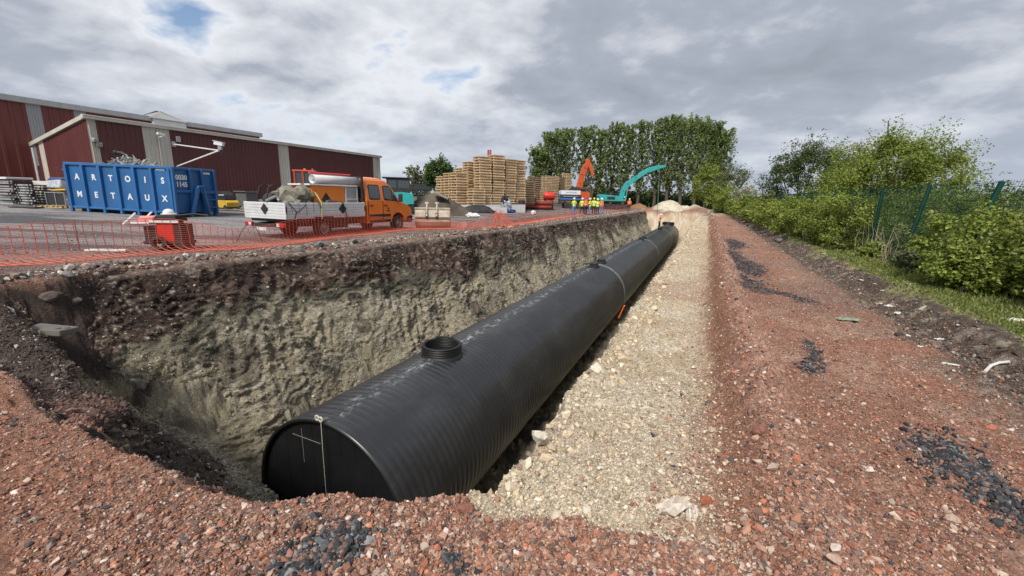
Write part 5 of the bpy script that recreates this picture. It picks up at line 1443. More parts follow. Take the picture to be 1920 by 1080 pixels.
# ================================================================== EXCAVATORS
M['exc_orange'] = pm('orange_red_paint', (.52, .085, .02), .42, var=.12, scale=1.5, dirt=(.26, .10, .05), dirt_amt=.4)
M['exc_teal'] = pm('teal_paint', (.03, .36, .35), .40, var=.10, scale=1.5, dirt=(.08, .26, .25), dirt_amt=.4)
M['exc_white'] = pm('white_paint_house', (.68, .68, .68), .42, var=.06, scale=2)
M['exc_blue'] = pm('blue_paint_house', (.06, .20, .52), .42, var=.06, scale=2)
M['track'] = pm('steel_track', (.05, .045, .042), .7, .3, var=.4, scale=5, dirt=(.14, .09, .065), dirt_amt=.7)
def undercarriage(root, L_, gauge, w, r):
    for y in (-gauge / 2, gauge / 2):
        n = 40; pth = []
        per = 2 * (L_ - 2 * r) + 2 * PI * r; out = []
        m = MB()
        pts = [(L_ / 2 - r + r * math.cos(a), r + r * math.sin(a)) for a in np.linspace(-PI / 2, PI / 2, 9)] + [(-L_ / 2 + r + r * math.cos(a), r + r * math.sin(a)) for a in np.linspace(PI / 2, 3 * PI / 2, 9)]
        m.prism(pts, y - w / 2 + .03, y + w / 2 - .03)
        tr = m.build('track', M['track'], root)
        m = MB()
        for i in range(len(pts)):
            a, b_ = Vector(pts[i]), Vector(pts[(i + 1) % len(pts)]); l = (b_ - a).length; k = max(1, int(l / .22))
            for j in range(k):
                c = a + (b_ - a) * ((j + .5) / k); an = math.atan2((b_ - a).y, (b_ - a).x)
                m.box((c.x, y, c.y), (.16, w, .05), (0, -an, 0))
        m.build('track_shoes', M['track'], tr)['kind'] = 'stuff'
        for x in (-L_ / 2 + r, L_ / 2 - r):
            m = MB(); m.tube([(x, y - w / 2 - .02, r), (x, y + w / 2 + .02, r)], r * .62, 18); m.build('drive_wheel', M['dark'], tr)
        for i in range(4):
            x = -L_ / 2 + r * 2 + (L_ - 4 * r) * (i + .5) / 4
            m = MB(); m.tube([(x, y - w / 2 - .01, r * .55), (x, y + w / 2 + .01, r * .55)], r * .3, 12); m.build('roller', M['dark'], tr)
    m = MB(); m.box((0, 0, r * 1.15), (L_ * .42, gauge - w * .8, r * .8)); m.tube([(0, 0, r * 1.3), (0, 0, r * 2.45)], r * 1.1, 20); m.build('undercarriage', M['dark'], root, .03)
def plate_poly(b, line, widths, y, w):
    """a boxed arm following a centre line (x,z) with depths"""
    P = [Vector((p[0], 0, p[1])) for p in line]; n = len(P); up = []; dn = []
    for i in range(n):
        d = (P[min(i + 1, n - 1)] - P[max(i - 1, 0)]).normalized(); nr = Vector((-d.z, 0, d.x))
        up.append(P[i] + nr * widths[i] / 2); dn.append(P[i] - nr * widths[i] / 2)
    for i in range(n - 1):
        b.hexa([(dn[i].x, y - w / 2, dn[i].z), (dn[i + 1].x, y - w / 2, dn[i + 1].z), (dn[i + 1].x, y + w / 2, dn[i + 1].z), (dn[i].x, y + w / 2, dn[i].z),
                (up[i].x, y - w / 2, up[i].z), (up[i + 1].x, y - w / 2, up[i + 1].z), (up[i + 1].x, y + w / 2, up[i + 1].z), (up[i].x, y + w / 2, up[i].z)])
def cab_box(root, x0, x1, y0, y1, z0, z1, mat, slope=.25):
    zm = z0 + (z1 - z0) * .34
    m = MB(); m.prism([(x0, z0), (x1, z0), (x1 + .03, zm), (x0, zm)], y0, y1); o = m.build('cab', mat, root, .04)
    m = MB(); m.hexa([(x0 + .03, y0 + .03, zm), (x1, y0 + .03, zm), (x1, y1 - .03, zm), (x0 + .03, y1 - .03, zm), (x0 + .05, y0 + .06, z1 - .08), (x1 - slope, y0 + .06, z1 - .08), (x1 - slope, y1 - .06, z1 - .08), (x0 + .05, y1 - .06, z1 - .08)]); m.build('glazing', M['glass'], o)
    m = MB()
    for y in (y0 + .035, y1 - .035):
        for a, b_ in (((x0 + .03, zm), (x0 + .05, z1 - .06)), ((x1 + .01, zm), (x1 - slope, z1 - .06)), (((x0 + x1) / 2 - .1, zm), ((x0 + x1) / 2 - .12, z1 - .06))):
            m.bar((a[0], y, a[1]), (b_[0], y, b_[1]), .08)
    m.build('cab_pillar', mat, o)
    m = MB(); m.box(((x0 + x1 - slope) / 2 + .02, (y0 + y1) / 2, z1 - .04), (x1 - x0 - slope + .14, y1 - y0, .10)); m.build('cab_roof', mat, o, .04)
def excavator(loc, rz, label, scale, boom_mat, house, line_b, wid_b, line_s, wid_s, house_rot=0.0, hook=True, ram=None):
    root = empty('excavator', loc, rz, label, 'excavator'); root.scale = (scale,) * 3
    undercarriage(root, 4.6, 2.4, .6, .46)
    h = math.degrees(house_rot)
    m = MB(); m.box((-.2, 0, 1.27), (4.6, 2.6, .16)); m.build('deck', M['dark'], root)
    if house == 'white':
        m = MB(); m.prism([(-2.9, 1.96), (.1, 1.96), (.1, 2.72), (-2.75, 2.72), (-2.9, 2.6)], -1.35, 1.35); m.build('engine_cover', M['exc_white'], root, .06)
        m = MB(); m.prism([(-2.9, 1.36), (.1, 1.36), (.1, 1.955), (-2.9, 1.955)], -1.36, 1.36); m.build('counterweight', M['exc_blue'], root, .06)
        m = MB()
        for i in range(11): m.box((-2.0 + .15 * i, -1.356, 2.40 + .02 * (i % 3)), (.05 + .04 * (i % 2), .012, .16 + .05 * (i % 3 == 0)), (0, .25, 0))
        m.build('lettering', M['exc_blue'], root)
        m = MB()
        for i in range(15): m.box((-2.5 + .165 * i, -1.366, 1.84 + .015 * (i % 2)), (.10 + .03 * (i % 3), .012, .14 + .05 * (i % 4 == 0)))
        m.build('lettering', M['exc_white'], root)
        m = MB(); m.prism([(-1.6, 2.722), (.3, 2.722), (.1, 2.95), (-.4, 3.25), (-1.1, 3.25), (-1.4, 2.95)], -.9, .5); m.build('exhaust_housing', M['dark'], root, .05)
        m = MB(); m.prism([(.105, 1.36), (1.5, 1.36), (1.6, 1.9), (1.4, 2.55), (.105, 2.6)], -1.33, -.35); m.build('side_cover', boom_mat, root, .05)
        cab_box(root, .2, 1.85, .35, 1.3, 1.36, 3.0, M['dark'])
        m = MB()
        for z in (1.75, 2.05): m.bar((-4.9, -1.45, z), (.2, -1.45, z), .10)
        for x in (-4.8, -3.9, -3.0, -.2): m.bar((x, -1.45, 1.72), (x, -1.45, 2.1), .09)
        for z in (1.75, 2.05): m.bar((-4.9, -1.45, z), (-4.9, .6, z), .1)
        m.bar((-4.85, -1.4, 1.75), (-2.85, -1.0, 1.75), .1)
        m.build('rear_guard_rail', M['dark'], root)
    else:
        m = MB(); m.prism([(-2.85, 1.36), (1.0, 1.36), (1.3, 1.5), (1.1, 1.85), (.2, 2.25), (-2.5, 2.45), (-2.9, 2.3)], -1.33, 1.33); m.build('engine_cover', boom_mat, root, .12, 3)
        m = MB(); m.box((-1.2, .0, 2.52), (2.3, 1.6, .12)); m.bar((-2.3, -1.0, 2.7), (0, -1.0, 2.6), .05); m.build('top_hatch', M['dark'], root, .02)
        m = MB(); m.prism([(-1.6, 1.6), (-.3, 1.6), (-.3, 2.1), (-1.6, 2.1)], -1.335, -1.345); m.build('vent_grille', M['dark'], root)
        m = MB(); m.box((-.6, 0, 1.355), (4.4, 2.66, .10)); m.build('side_skirt', M['dark'], root)
        cab_box(root, .5, 2.0, .35, 1.3, 1.36, 2.95, M['dark'])
        for (x, z) in ((1.55, 2.1), (1.75, 1.6)):
            m = MB(); m.box((x, .1, z), (.22, .5, .35)); m.build('work_lamp', M['white'], root, .03)
    b = MB(); plate_poly(b, line_b, wid_b, -.05, .52); bm_ = b.build('boom', boom_mat, root, .03)
    for i, (x, z) in enumerate(line_b[1:-1]):
        m = MB(); m.tube([(x, -.34, z), (x, .24, z)], .09, 10); m.build('pin', M['dark'], bm_)
    off = lambda L_, w_, y: [(p[0] - .06, y, p[1] + w_[i] * .5 + .05) for i, p in enumerate(L_)]
    for y in (-.22, -.12, .10):
        m = MB(); m.tube(off(line_b, wid_b, y), .035, 6); m.build('hydraulic_hose', M['black'], bm_)
    for i in range(len(line_b) - 1):
        pass
    b = MB(); plate_poly(b, line_s, wid_s, -.05, .40); st = b.build('stick', boom_mat, root, .03)
    for pr in (ram or []):
        a, b_ = Vector(pr[0]), Vector(pr[1]); c = a + (b_ - a) * .55
        m = MB(); m.tube([a, c], .11, 10); m.build('ram_barrel', boom_mat if pr[2] else M['dark'], root)
        m = MB(); m.tube([c, b_], .06, 8); m.build('ram_rod', M['metal'], root)
    return root
def make_excavators():
    # orange boom, white and blue house
    q = aty(1083, 391, 68); gz = ground_z(q.x, q.y)
    k = 68 / CP / F     # metres per photo pixel at that distance
    zt = lambda py, px=1090: ((aty(px, py, 68).z) - gz)
    sc = 1.0
    lx = lambda px: (px - 1083) * k * 1.0
    B = [(lx(1084), zt(352)), (lx(1085), zt(345)), (lx(1088), zt(328)), (lx(1092), zt(315)), (lx(1098), zt(300))]
    S = [(lx(1094), zt(298)), (lx(1101), zt(310)), (lx(1105), zt(322)), (lx(1106), zt(331))]
    e = excavator((q.x, q.y, gz), 0.02, 'orange boomed excavator with white and blue engine house behind the workers', sc, M['exc_orange'], 'white', B, [1.0, .95, .9, .8, .5], S, [.7, .6, .45, .3], ram=[((lx(1090), -.45, zt(352)), (lx(1092), -.45, zt(330)), False), ((lx(1086), -.05, zt(318)), (lx(1095), -.05, zt(301)), True)])
    m = MB(); m.box((lx(1105), -.05, zt(336)), (.75, .5, .35)); m.box((lx(1105), -.05, zt(343)), (.9, .55, .18)); m.build('quick_hitch', M['dark'], e, .03)
    m = MB(); m.tube([(lx(1105), -.05, zt(346)), (lx(1106), -.05, zt(356)), (lx(1105), -.05, zt(368))], .06, 6); m.build('lifting_chain', M['dark'], e)
    # teal
    D_ = 74
    q = aty(1152, 388, D_); gz = ground_z(q.x, q.y); k = D_ / CP / F
    zt = lambda py, px=1180: (aty(px, py, D_).z) - gz
    lx = lambda px: (px - 1152) * k
    B = [(lx(1162), zt(373)), (lx(1165), zt(358)), (lx(1172), zt(345)), (lx(1186), zt(334)), (lx(1206), zt(319))]
    S = [(lx(1195), zt(324)), (lx(1208), zt(318)), (lx(1222), zt(313)), (lx(1237), zt(310))]
    e = excavator((q.x, q.y, gz), 0.0, 'teal excavator lowering a long cable to the pipe with its raised boom', 1.0, M['exc_teal'], 'teal', B, [.72, .8, .85, .7, .5], S, [.4, .8, .65, .28], ram=[((lx(1170), -.42, zt(374)), (lx(1172), -.42, zt(352)), True), ((lx(1190), -.05, zt(326)), (lx(1212), -.05, zt(313)), True)])
    # cable down to the worker on the pipe
    tip = aty(1237, 312, D_)
    wx, wy = xy_of(49.0, .0)
    low = Vector((wx - .1, wy, .0))
    p = [tip, tip + (low - tip) * .25, tip + (low - tip) * .6, low]
    b = MB(); b.tube([tip, aty(1234, 370, D_ - 10), aty(1232, 404, 52)], .035, 6)
    tag(b.build('lifting_cable', M['cable_green']), 'long thin green cable hanging from the teal boom to the pipe', 'cable')
M['cable_green'] = pm('green_cable', (.09, .15, .11), .7, var=.2, scale=8)
make_excavators()
def small_machines():
    # teal compact excavator behind the truck nose
    q = aty(752, 402, 34); gz = ground_z(q.x, q.y)
    r = empty('compact_excavator', (q.x, q.y, gz), .25, 'teal compact digger with black cab parked beyond the orange cab', 'excavator')
    undercarriage(r, 2.3, 1.5, .4, .30)
    m = MB(); m.prism([(-1.0, .70), (.95, .70), (.95, 1.5), (.2, 1.62), (-1.0, 1.55)], -.8, .8); m.build('engine_cover', M['exc_teal'], r, .08, 3)
    m = MB(); m.prism([(.0, .72), (.98, .72), (.98, 1.28), (.0, 1.28)], -.83, -.81); m.build('side_panel', M['exc_teal'], r)
    cab_box(r, -1.0, .75, -.75, .5, 1.56, 2.62, M['dark'], .12)
    m = MB(); m.box((-.2, -.1, 2.66), (2.2, 1.45, .08)); m.build('sun_roof', M['black'], r, .03)
    m = MB(); m.tube([(.85, -.72, 1.6), (.98, -.8, 2.1), (.98, -.8, 2.35)], .035, 6); m.box((1.0, -.82, 2.35), (.06, .12, .3)); m.build('mirror_arm', M['black'], r)
    m = MB(); m.tube([(1.05, -.4, .32), (1.05, .1, .32)], .34, 20); m.build('blade_roller', M['black'], r)
    # red mini digger behind the truck bed
    q = aty(583, 415, 23.5); gz = ground_z(q.x, q.y)
    r = empty('mini_digger', (q.x, q.y, gz), .35, 'small digger with orange red cab partly hidden behind the truck bed', 'excavator')
    undercarriage(r, 1.9, 1.3, .35, .26)
    m = MB(); m.prism([(-.9, .62), (.8, .62), (.8, 1.25), (-.9, 1.35)], -.68, .68); m.build('engine_cover', M['exc_red'], r, .06)
    cab_box(r, -.62, .5, -.55, .55, 1.36, 2.62, M['exc_red'], .14)
    m = MB(); m.tube([(-.1, -.1, 2.62), (-.1, -.1, 2.72)], .07, 10); m.build('beacon', M['orange'], r)
    m = MB(); m.tube([(.25, .1, 2.6), (.25, .1, 2.75)], .03, 6); m.build('aerial', M['metal'], r)
M['exc_red'] = pm('red_orange_paint', (.45, .06, .025), .42, var=.12, scale=2)
small_machines()
def make_bucket():
    q = spot(812, 428)
    r = empty('ditching_bucket', q, .10, 'worn wide cream ditching bucket resting on the red ground', 'bucket')
    s = 1.78 / 1.8
    Wb = 1.72
    # curved shell open to the back
    prof = [(.30 + .0, .98)] 
    pts = [(-.12, 1.02), (-.20, .82), (-.25, .58), (-.22, .34), (-.10, .14), (.12, .03), (.42, .0), (.8, .02)]
    m = MB(); n = len(pts); V = []; 
    for x, z in pts: V += [(-Wb / 2, x, z), (Wb / 2, x, z)]
    for x, z in pts: V += [(-Wb / 2, x + .03, z + .02), (Wb / 2, x + .03, z + .02)]
    Fq = []
    for i in range(n - 1):
        Fq.append((2 * i, 2 * i + 2, 2 * i + 3, 2 * i + 1)); j = 2 * n + 2 * i; Fq.append((j, j + 1, j + 3, j + 2))
    Fq += [(0, 1, 2 * n + 1, 2 * n)]
    m.add(V, Fq); m.build('bucket_shell', M['bucket'], r)
    for x in (-Wb / 2, Wb / 2):
        m = MB(); poly = pts + [(.75, .2), (.3, .95)]
        m.prism([(p[0], p[1]) for p in poly], -.02, .02, Matrix.Translation((x, 0, 0)) @ Matrix.Rotation(PI / 2, 4, 'Z')); m.build('side_plate', M['bucket'], r)
    m = MB(); m.box((0, -.10, 1.0), (Wb + .06, .16, .10)); m.build('top_beam', M['bucket'], r, .02)
    for x in (-.28, .22):
        m = MB(); m.prism([(-.36, .62), (-.02, .72), (.12, 1.02), (-.02, 1.32), (-.14, 1.34), (-.22, 1.1)], -.035, .035, Matrix.Translation((x, 0, 0)) @ Matrix.Rotation(PI / 2, 4, 'Z')); m.build('hanger_ear', M['bucket'], r, .01)
        m = MB(); m.tube([(x - .09, -.08, 1.26), (x + .09, -.08, 1.26)], .055, 10); m.build('pin', M['metal'], r)
        m = MB(); m.box((x, -.27, .66), (.12, .1, .28)); m.build('wear_block', M['dark'], r, .02)
    m = MB(); m.box((0, -.262, .55), (Wb, .03, .08)); m.build('wear_strip', M['rust'], r)
M['bucket'] = pm('worn_cream_paint', (.47, .42, .33), .6, var=.2, scale=5, dirt=(.22, .12, .07), dirt_amt=.8, dscale=2.2)
M['rust'] = pm('rusty_steel', (.20, .11, .07), .8, var=.3, scale=6)
make_bucket()
def make_red_machine():
    q = spot(322, 468)
    r = empty('trench_roller', q, .12, 'red and black wheeled site machine with sloping cover behind the orange netting', 'machine')
    m = MB(); m.box((.06, 0, .52), (.44, .50, .56)); m.build('red_body', M['siren'], r, .03)
    m = MB(); m.box((-.33, .03, .42), (.34, .52, .50)); m.box((.38, .02, .40), (.2, .52, .66)); m.box((.06, .02, .84), (.62, .5, .09)); m.box((0, .0, .22), (1.1, .5, .08)); m.build('black_frame', M['black'], r, .02)
    m = MB(); m.hexa([(-.72, -.28, .70), (-.30, -.28, .72), (-.30, .28, .72), (-.72, .28, .70), (-.54, -.26, .93), (-.12, -.26, .95), (-.12, .26, .95), (-.54, .26, .93)]); m.build('sloping_cover', M['pinkish'], r, .03)
    m = MB(); m.bar((-.9, -.34, .72), (-.58, -.31, 1.02), .04); m.bar((-.9, .34, .72), (-.58, .31, 1.02), .04); m.bar((-.9, -.34, .72), (-.9, .34, .72), .04); m.bar((-.7, -.35, .76), (-.25, -.35, .76), .04); m.build('tubular_frame', M['white'], r)
    m = MB(); m.box((.08, -.285, .80), (.72, .03, .06)); m.build('white_band', M['white'], r)
    m = MB(); m.box((.1, 0, .90), (.5, .45, .14)); m.build('engine_top', M['black'], r, .03)
    m = MB(); m.tube([(.25, 0, .95), (.7, .0, 1.0), (1.1, -.03, .97)], .03, 8); m.build('draw_handle', M['black'], r)
    for y in (-.32, .32):
        m = MB(); m.lathe([(.10, -.05), (.17, -.06), (.20, -.03), (.20, .03), (.17, .06), (.10, .05)], 20, Matrix.Translation((-.1, y, .20)) @ Matrix.Rotation(PI / 2, 4, 'X'), True, True); m.build('wheel', M['black'], r)
    m = MB(); m.tube([(.45, -.3, .6), (.5, -.32, .25), (.62, -.34, .02)], .02, 6); m.build('prop_leg', M['black'], r)
    h = empty('hard_hat', q + Vector((.08, -.02, .985)), .3, 'white hard hat with hood resting on top of the red machine', 'hard hat')
    m = MB(); h.scale = (.68,) * 3; m.lathe([(.20, 0), (.205, .04), (.19, .11), (.14, .18), (.06, .215), (.001, .22)], 20); m.build('shell', M['white'], h)
    m = MB(); m.lathe([(.18, .0), (.26, -.005), (.26, .015), (.2, .03)], 20, Matrix.Diagonal((1.1, .95, 1, 1)), True, True); m.build('brim', M['white'], h)
M['pinkish'] = pm('faded_red_cover', (.62, .22, .22), .4, var=.3, scale=3)
M['siren'] = pm('red_paint', (.58, .03, .02), .4, var=.12, scale=3, dirt=(.25, .05, .03), dirt_amt=.4)
make_red_machine()
# ================================================================== PALLETS AND YARD STOCK
M['pallet'] = pm('pallet_timber', (.70, .54, .35), .75, var=.28, scale=2.2, dirt=(.36, .22, .11), dirt_amt=.5, dscale=1.1)
M['pallet_g'] = pm('older_pallet_timber', (.36, .27, .17), .8, var=.3, scale=2.2, dirt=(.2, .16, .11), dirt_amt=.5, dscale=1.1)
PW, PD, PH = 1.5, 1.25, .27
def pallet_verts():
    b = MB(); t = .05
    for i in range(7): b.box((-PW / 2 + .09 + (PW - .18) * i / 6, 0, PH - t / 2 - .004), (.17, PD, t))
    for y in (-PD / 2 + .08, 0, PD / 2 - .08):
        b.box((0, y, PH - t - .025), (PW - .02, .12, .034))
        b.box((0, y, .020), (PW - .02, .13, .034))
    for y in (-PD / 2 + .22, 0, PD / 2 - .22): b.box((0, y, PH / 2 - .014), (PW - .34, .06, PH - .125))
    for x in (-PW / 2 + .22, PW / 2 - .22):
        for y in (-PD / 2 + .11, PD / 2 - .11): b.box((x - .12 * (1 if x > 0 else -1) * -1 * .9, y, PH / 2 - .014), (.10, .08, PH - .125))
    return b
_pb = pallet_verts()
PALLET_ME = None
def pallet_stack(px, py, D_, n, rz, label, group, mat='pallet', solid=False):
    global PALLET_ME
    q = aty(px, py, D_); gz = q.z
    R = random.Random(int(px * 7 + n))
    if solid:
        b = MB()
        for i in range(n):
            Mx = Matrix.Translation((q.x + R.uniform(-.02, .02), q.y + R.uniform(-.02, .02), gz + i * PH)) @ Matrix.Rotation(rz + R.uniform(-.012, .012), 4, 'Z')
            b.add(_pb.v, _pb.f, False, Mx)
        o = b.build('pallet_stack', M[mat]); tag(o, label, 'pallets', group, 'stuff'); return
    if PALLET_ME is None:
        o0 = _pb.build('pallet', M['pallet']); PALLET_ME = o0.data; bpy.data.objects.remove(o0)
    dx = R.uniform(-.012, .012)
    for i in range(n):
        o = bpy.data.objects.new('pallet', PALLET_ME); COL.objects.link(o)
        o.location = (q.x + R.uniform(-.05, .05) + dx * i, q.y + R.uniform(-.05, .05), gz + i * PH); o.rotation_euler = (0, 0, rz + R.uniform(-.05, .05))
        tag(o, label.replace('pale timber pallet in', 'topmost pallet of') if i == n - 1 else label.replace('pale timber pallet in', 'lowest pallet of') if i == 0 else label, 'pallet', group)
def pallets():
    base = 384
    rot = .62
    # px of stack centre, distance, layers
    S = [(833, 47.2, 11, 'outermost stack at the left end of the pallet rows'), (847, 46.4, 12, 'second low stack from the left end of the pallet rows'), (861, 45.6, 12, 'low front stack just left of the tall stacks'),
         (868, 50.0, 15, 'middle height stack standing behind the low left stacks'), (882, 48.4, 17, 'stepped stack just left of the tallest stack'),
         (906, 45.8, 18, 'tallest stack near the middle of the rows'), (929, 47.0, 19, 'tall stack just right of the tallest one'), (893, 44.6, 6, 'short broken stack in front of the tallest one'),
         (950, 48.4, 18, 'tall stack behind the black wrapped bundle'), (970, 49.6, 18, 'tall narrow looking stack at the right of the tall rows')]
    tot = 0
    for px, D_, n, d in S:
        pallet_stack(px, base, D_, n, rot, 'pale timber pallet in the ' + d, 'pallets in the ' + d); tot += n
    pallet_stack(938, base - 1, 51, 11, rot, 'pale timber pallet in the hidden back row stack', 'pallets in the hidden back row', solid=True)
    for px, py, d, n, mt, lb in ((988, 383, 54, 10, 'pallet_g', 'row of lower browner pallets right of the tall stacks'), (1000, 383, 58, 13, 'pallet_g', 'weathered pallet stack left of the red tank'), (1015, 382, 70, 8, 'pallet', 'small pale pallet stack next to the red tank'),
                                (1024, 381, 76, 17, 'pallet', 'pale pallet stack behind the red tank, left one'), (1036, 381, 77, 17, 'pallet', 'pale pallet stack behind the red tank, right one'), (1048, 381, 79, 17, 'pallet_g', 'pallet stack behind the white excavator house'), (1061, 381, 82, 20, 'pallet', 'tallest pallet stack behind the orange boom'), (1092, 381, 84, 11, 'pallet_g', 'grey pallet stack right of the orange boom'), (1101, 381, 85, 11, 'pallet_g', 'grey pallet stack below the hanging orange stick')):
        pallet_stack(px, py, d, n, rot, lb, None, mt, True)
    # concrete blocks under them
    for i in range(6):
        q = aty(852 + 18 * i, 391, 43.2); gz = ground_z(q.x, q.y)
        o = MB().box((0, 0, .26), (.96, .8, .52)).build('concrete_block', M['conc'], None, .02); o.location = (q.x, q.y, gz - .03); o.rotation_euler = (0, 0, .02)
        tag(o, 'pale concrete block in the row below the pallet stacks', 'concrete block', 'concrete blocks below the pallets')
    # ground slab the pallets stand on
    q0, q1 = aty(822, base, 44.2), aty(1110, 381, 66)
    b = MB(); a = aty(818, base, 43.9); c = aty(985, base, 45.2); d = aty(985, 382, 58); e = aty(818, base, 56); f = None
    b.hexa([(a.x, a.y, -.3), (c.x, c.y, -.3), (d.x, d.y + 1, -.3), (e.x, e.y, -.3), (a.x, a.y, a.z - .004), (c.x, c.y, c.z - .004), (d.x, d.y + 1, d.z - .004), (e.x, e.y, e.z - .004)])
    tag(b.build('concrete_pad', M['conc']), 'raised concrete pad carrying the pallet stacks', kind='structure')
    # two red posts behind the tall stack
    for k, px in enumerate((915.5, 919.5)):
        q = aty(px, 300, 52)
        o = MB().box((0, 0, 3.6), (.20, .3, 7.2)).build('red_mast', M['redmast']); o.location = (q.x, q.y, .2); tag(o, ('red mast tip showing above the tallest pallets, left one of two', 'red mast tip showing above the tallest pallets, right one of two')[k], 'mast', 'red masts')
        o.scale.z = (aty(px, 281 if k == 0 else 281, 52).z - .2) / 7.2
    # red pipes
    M['redpipe'] = pm('red_brown_plastic', (.33, .055, .04), .45, var=.1, scale=1)
    q = aty(1000, 388, 57); gz = ground_z(q.x, q.y)
    for j in range(2):
        for i in range(4):
            r = empty('plastic_pipe', (q.x - 2.4 + .1 * j, q.y - 1.0 + .56 * i, gz + .27 + .52 * j), 0, ('red brown plastic pipe in the lower layer behind the lone worker', 'red brown plastic pipe in the upper layer behind the lone worker')[j], 'pipe', 'stacked red pipes')
            m = MB(); m.lathe([(.23, 0), (.262, 0), (.262, 4.7), (.23, 4.7)], 20, Matrix.Rotation(PI / 2, 4, 'Y'), True, True); m.build('pipe_wall', M['redpipe'], r)
    for px in (993, 1022):
        p = aty(px, 385, 56.2)
        o = MB().bar((p.x, p.y, gz), (p.x + .25, p.y - .1, gz + 1.45), .16, .10).build('timber_stake', M['dark']); tag(o, 'dark stake leaning against the red pipes, ' + ('left of the lone worker' if px < 1000 else 'under the red tank'), 'stake', 'stakes at the red pipes')
    # red tank
    q = aty(1029, 372, 58)
    r = empty('fuel_tank', (q.x, q.y, ground_z(q.x, q.y)), .05, 'red cylindrical tank lying beside the white excavator house', 'tank')
    m = MB(); m.lathe([(.001, -.75), (.38, -.72), (.5, -.6), (.53, -.45), (.53, .55), (.5, .7), (.38, .78), (.001, .8)], 24, Matrix.Translation((0, 0, 1.75)) @ Matrix.Rotation(PI / 2, 4, 'Y')); m.build('tank_shell', M['siren'], r)
    for x in (-.5, .5):
        m = MB(); m.box((x, 0, .6), (.15, 1.0, 1.2)); m.build('cradle', M['dark'], r)
    # black drums
    for px, py, rr, hh, lb in ((966.5, 390, .42, .75, 'low black plastic drum beside the wrapped bundle'), (978, 389.5, .36, 1.22, 'tall black plastic drum left of the red pipes')):
        D_ = 48; q = aty(px, py, D_); gz = ground_z(q.x, q.y)
        r = empty('plastic_drum', (q.x, q.y, gz), 0, lb, 'drum')
        m = MB(); m.lathe([(.001, 0), (rr, 0), (rr * 1.02, hh * .1), (rr * 1.02, hh * .9), (rr * .98, hh)], 20); m.build('drum_wall', M['black'], r)
        m = MB(); m.lathe([(rr * 1.03, hh - .08), (rr * 1.03, hh), (.001, hh + .02)], 20); m.build('drum_lid', M['black'], r)
    # wrapped bundle
    q = aty(949, 391, 43.5); gz = ground_z(q.x, q.y)
    def crumple(mb, c, s, seed, amp=.2, n=3):
        bm = bmesh.new(); bmesh.ops.create_icosphere(bm, subdivisions=n, radius=1); rr = random.Random(seed); ph = [rr.uniform(0, 6.3) for _ in range(8)]; vs = []
        for v in bm.verts:
            p = v.co; k_ = 1 + amp * (math.sin(p.x * 4 + ph[0]) * math.sin(p.y * 4 + ph[1]) + .7 * abs(math.sin(p.z * 5 + ph[2] + p.x * 3)) - .3 + .5 * math.sin(p.x * 9 + p.z * 8 + ph[3]) * math.sin(p.y * 9 + ph[4]))
            vs.append((c[0] + p.x * s[0] * k_, c[1] + p.y * s[1] * k_, max(0, c[2] + p.z * s[2] * k_)))
        fs = [tuple(v.index for v in f.verts) for f in bm.faces]; bm.free(); mb.add(vs, fs)
    global crumple_f; crumple_f = crumple
    r = empty('wrapped_bundle', (q.x, q.y, gz), 0, 'tall bundle in black and clear plastic sheet before the pallets', 'bundle')
    m = MB(); crumple(m, (0, 0, .7), (.52, .45, .72), 4, .2); m.build('clear_sheet', M['film2'], r)
    m = MB(); crumple(m, (-.12, -.05, 1.35), (.36, .35, .30), 6, .3); crumple(m, (-.35, -.1, 1.0), (.22, .35, .3), 9, .25); m.build('black_sheet', M['black'], r)
    m = MB(); crumple(m, (.25, -.2, .15), (.6, .4, .22), 8, .3); m.build('blue_sheet', M['tarp_blue'], r)
    # black covered heap and white bag
    q = aty(893, 392, 40.5); gz = ground_z(q.x, q.y)
    m = MB(); crumple(m, (0, 0, .05), (1.75, 1.0, .60), 12, .12, 4); o = m.build('black_tarpaulin', M['black']); o.location = (q.x, q.y, gz - .02); tag(o, 'black tarpaulin spread over a low heap in front of the pallets', 'tarpaulin')
    q = aty(886, 399, 34); gz = ground_z(q.x, q.y)
    m = MB(); crumple(m, (0, 0, .08), (.50, .3, .22), 15, .3, 3); o = m.build('white_bag', M['white']); o.location = (q.x, q.y, gz - .02); tag(o, 'crumpled white bag lying by the sand heap', 'bag')
    q = aty(1000, 402, 42); gz = ground_z(q.x, q.y)
    m = MB(); crumple(m, (0, 0, .18), (.2, .18, .22), 18, .3, 2); o = m.build('white_sack', M['white']); o.location = (q.x, q.y, gz); tag(o, 'small white sack on the red ground below the lone worker', 'sack')
    # sand heap
    q = aty(818, 402, 35.5); gz = ground_z(q.x, q.y)
    n = 60; ux = np.linspace(-3.6, 3.6, n); vy = np.linspace(-2.6, 2.6, 44); X, Y = np.meshgrid(ux, vy, indexing='ij')
    d = np.sqrt((X / 3.3) ** 2 + (Y / 2.4) ** 2); d2 = np.sqrt(((X + 1.2) / 1.9) ** 2 + (Y / 1.8) ** 2)
    Z = 2.05 * np.maximum(0, 1 - d * (1 + .16 * fbm(X, Y, .9, 3, 5))) + .0
    Z = np.maximum(Z, 1.45 * np.maximum(0, 1 - d2)) ; Z = np.minimum(Z, 1.78 + .1 * fbm(X, Y, 1.1, 3, 8)) + .14 * fbm(X, Y, 1.6, 4, 12) * (Z > 0) - .1
    idx = np.arange(n * 44).reshape(n, 44); a_, b_ = idx[:-1], idx[1:]
    Fq = np.stack([a_[:, :-1].ravel(), b_[:, :-1].ravel(), b_[:, 1:].ravel(), a_[:, 1:].ravel()], axis=1)
    base_c = np.array([.115, .095, .075])[None] * (1 + .5 * fbm(X.ravel(), Y.ravel(), 1.2, 5, 3)[:, None])
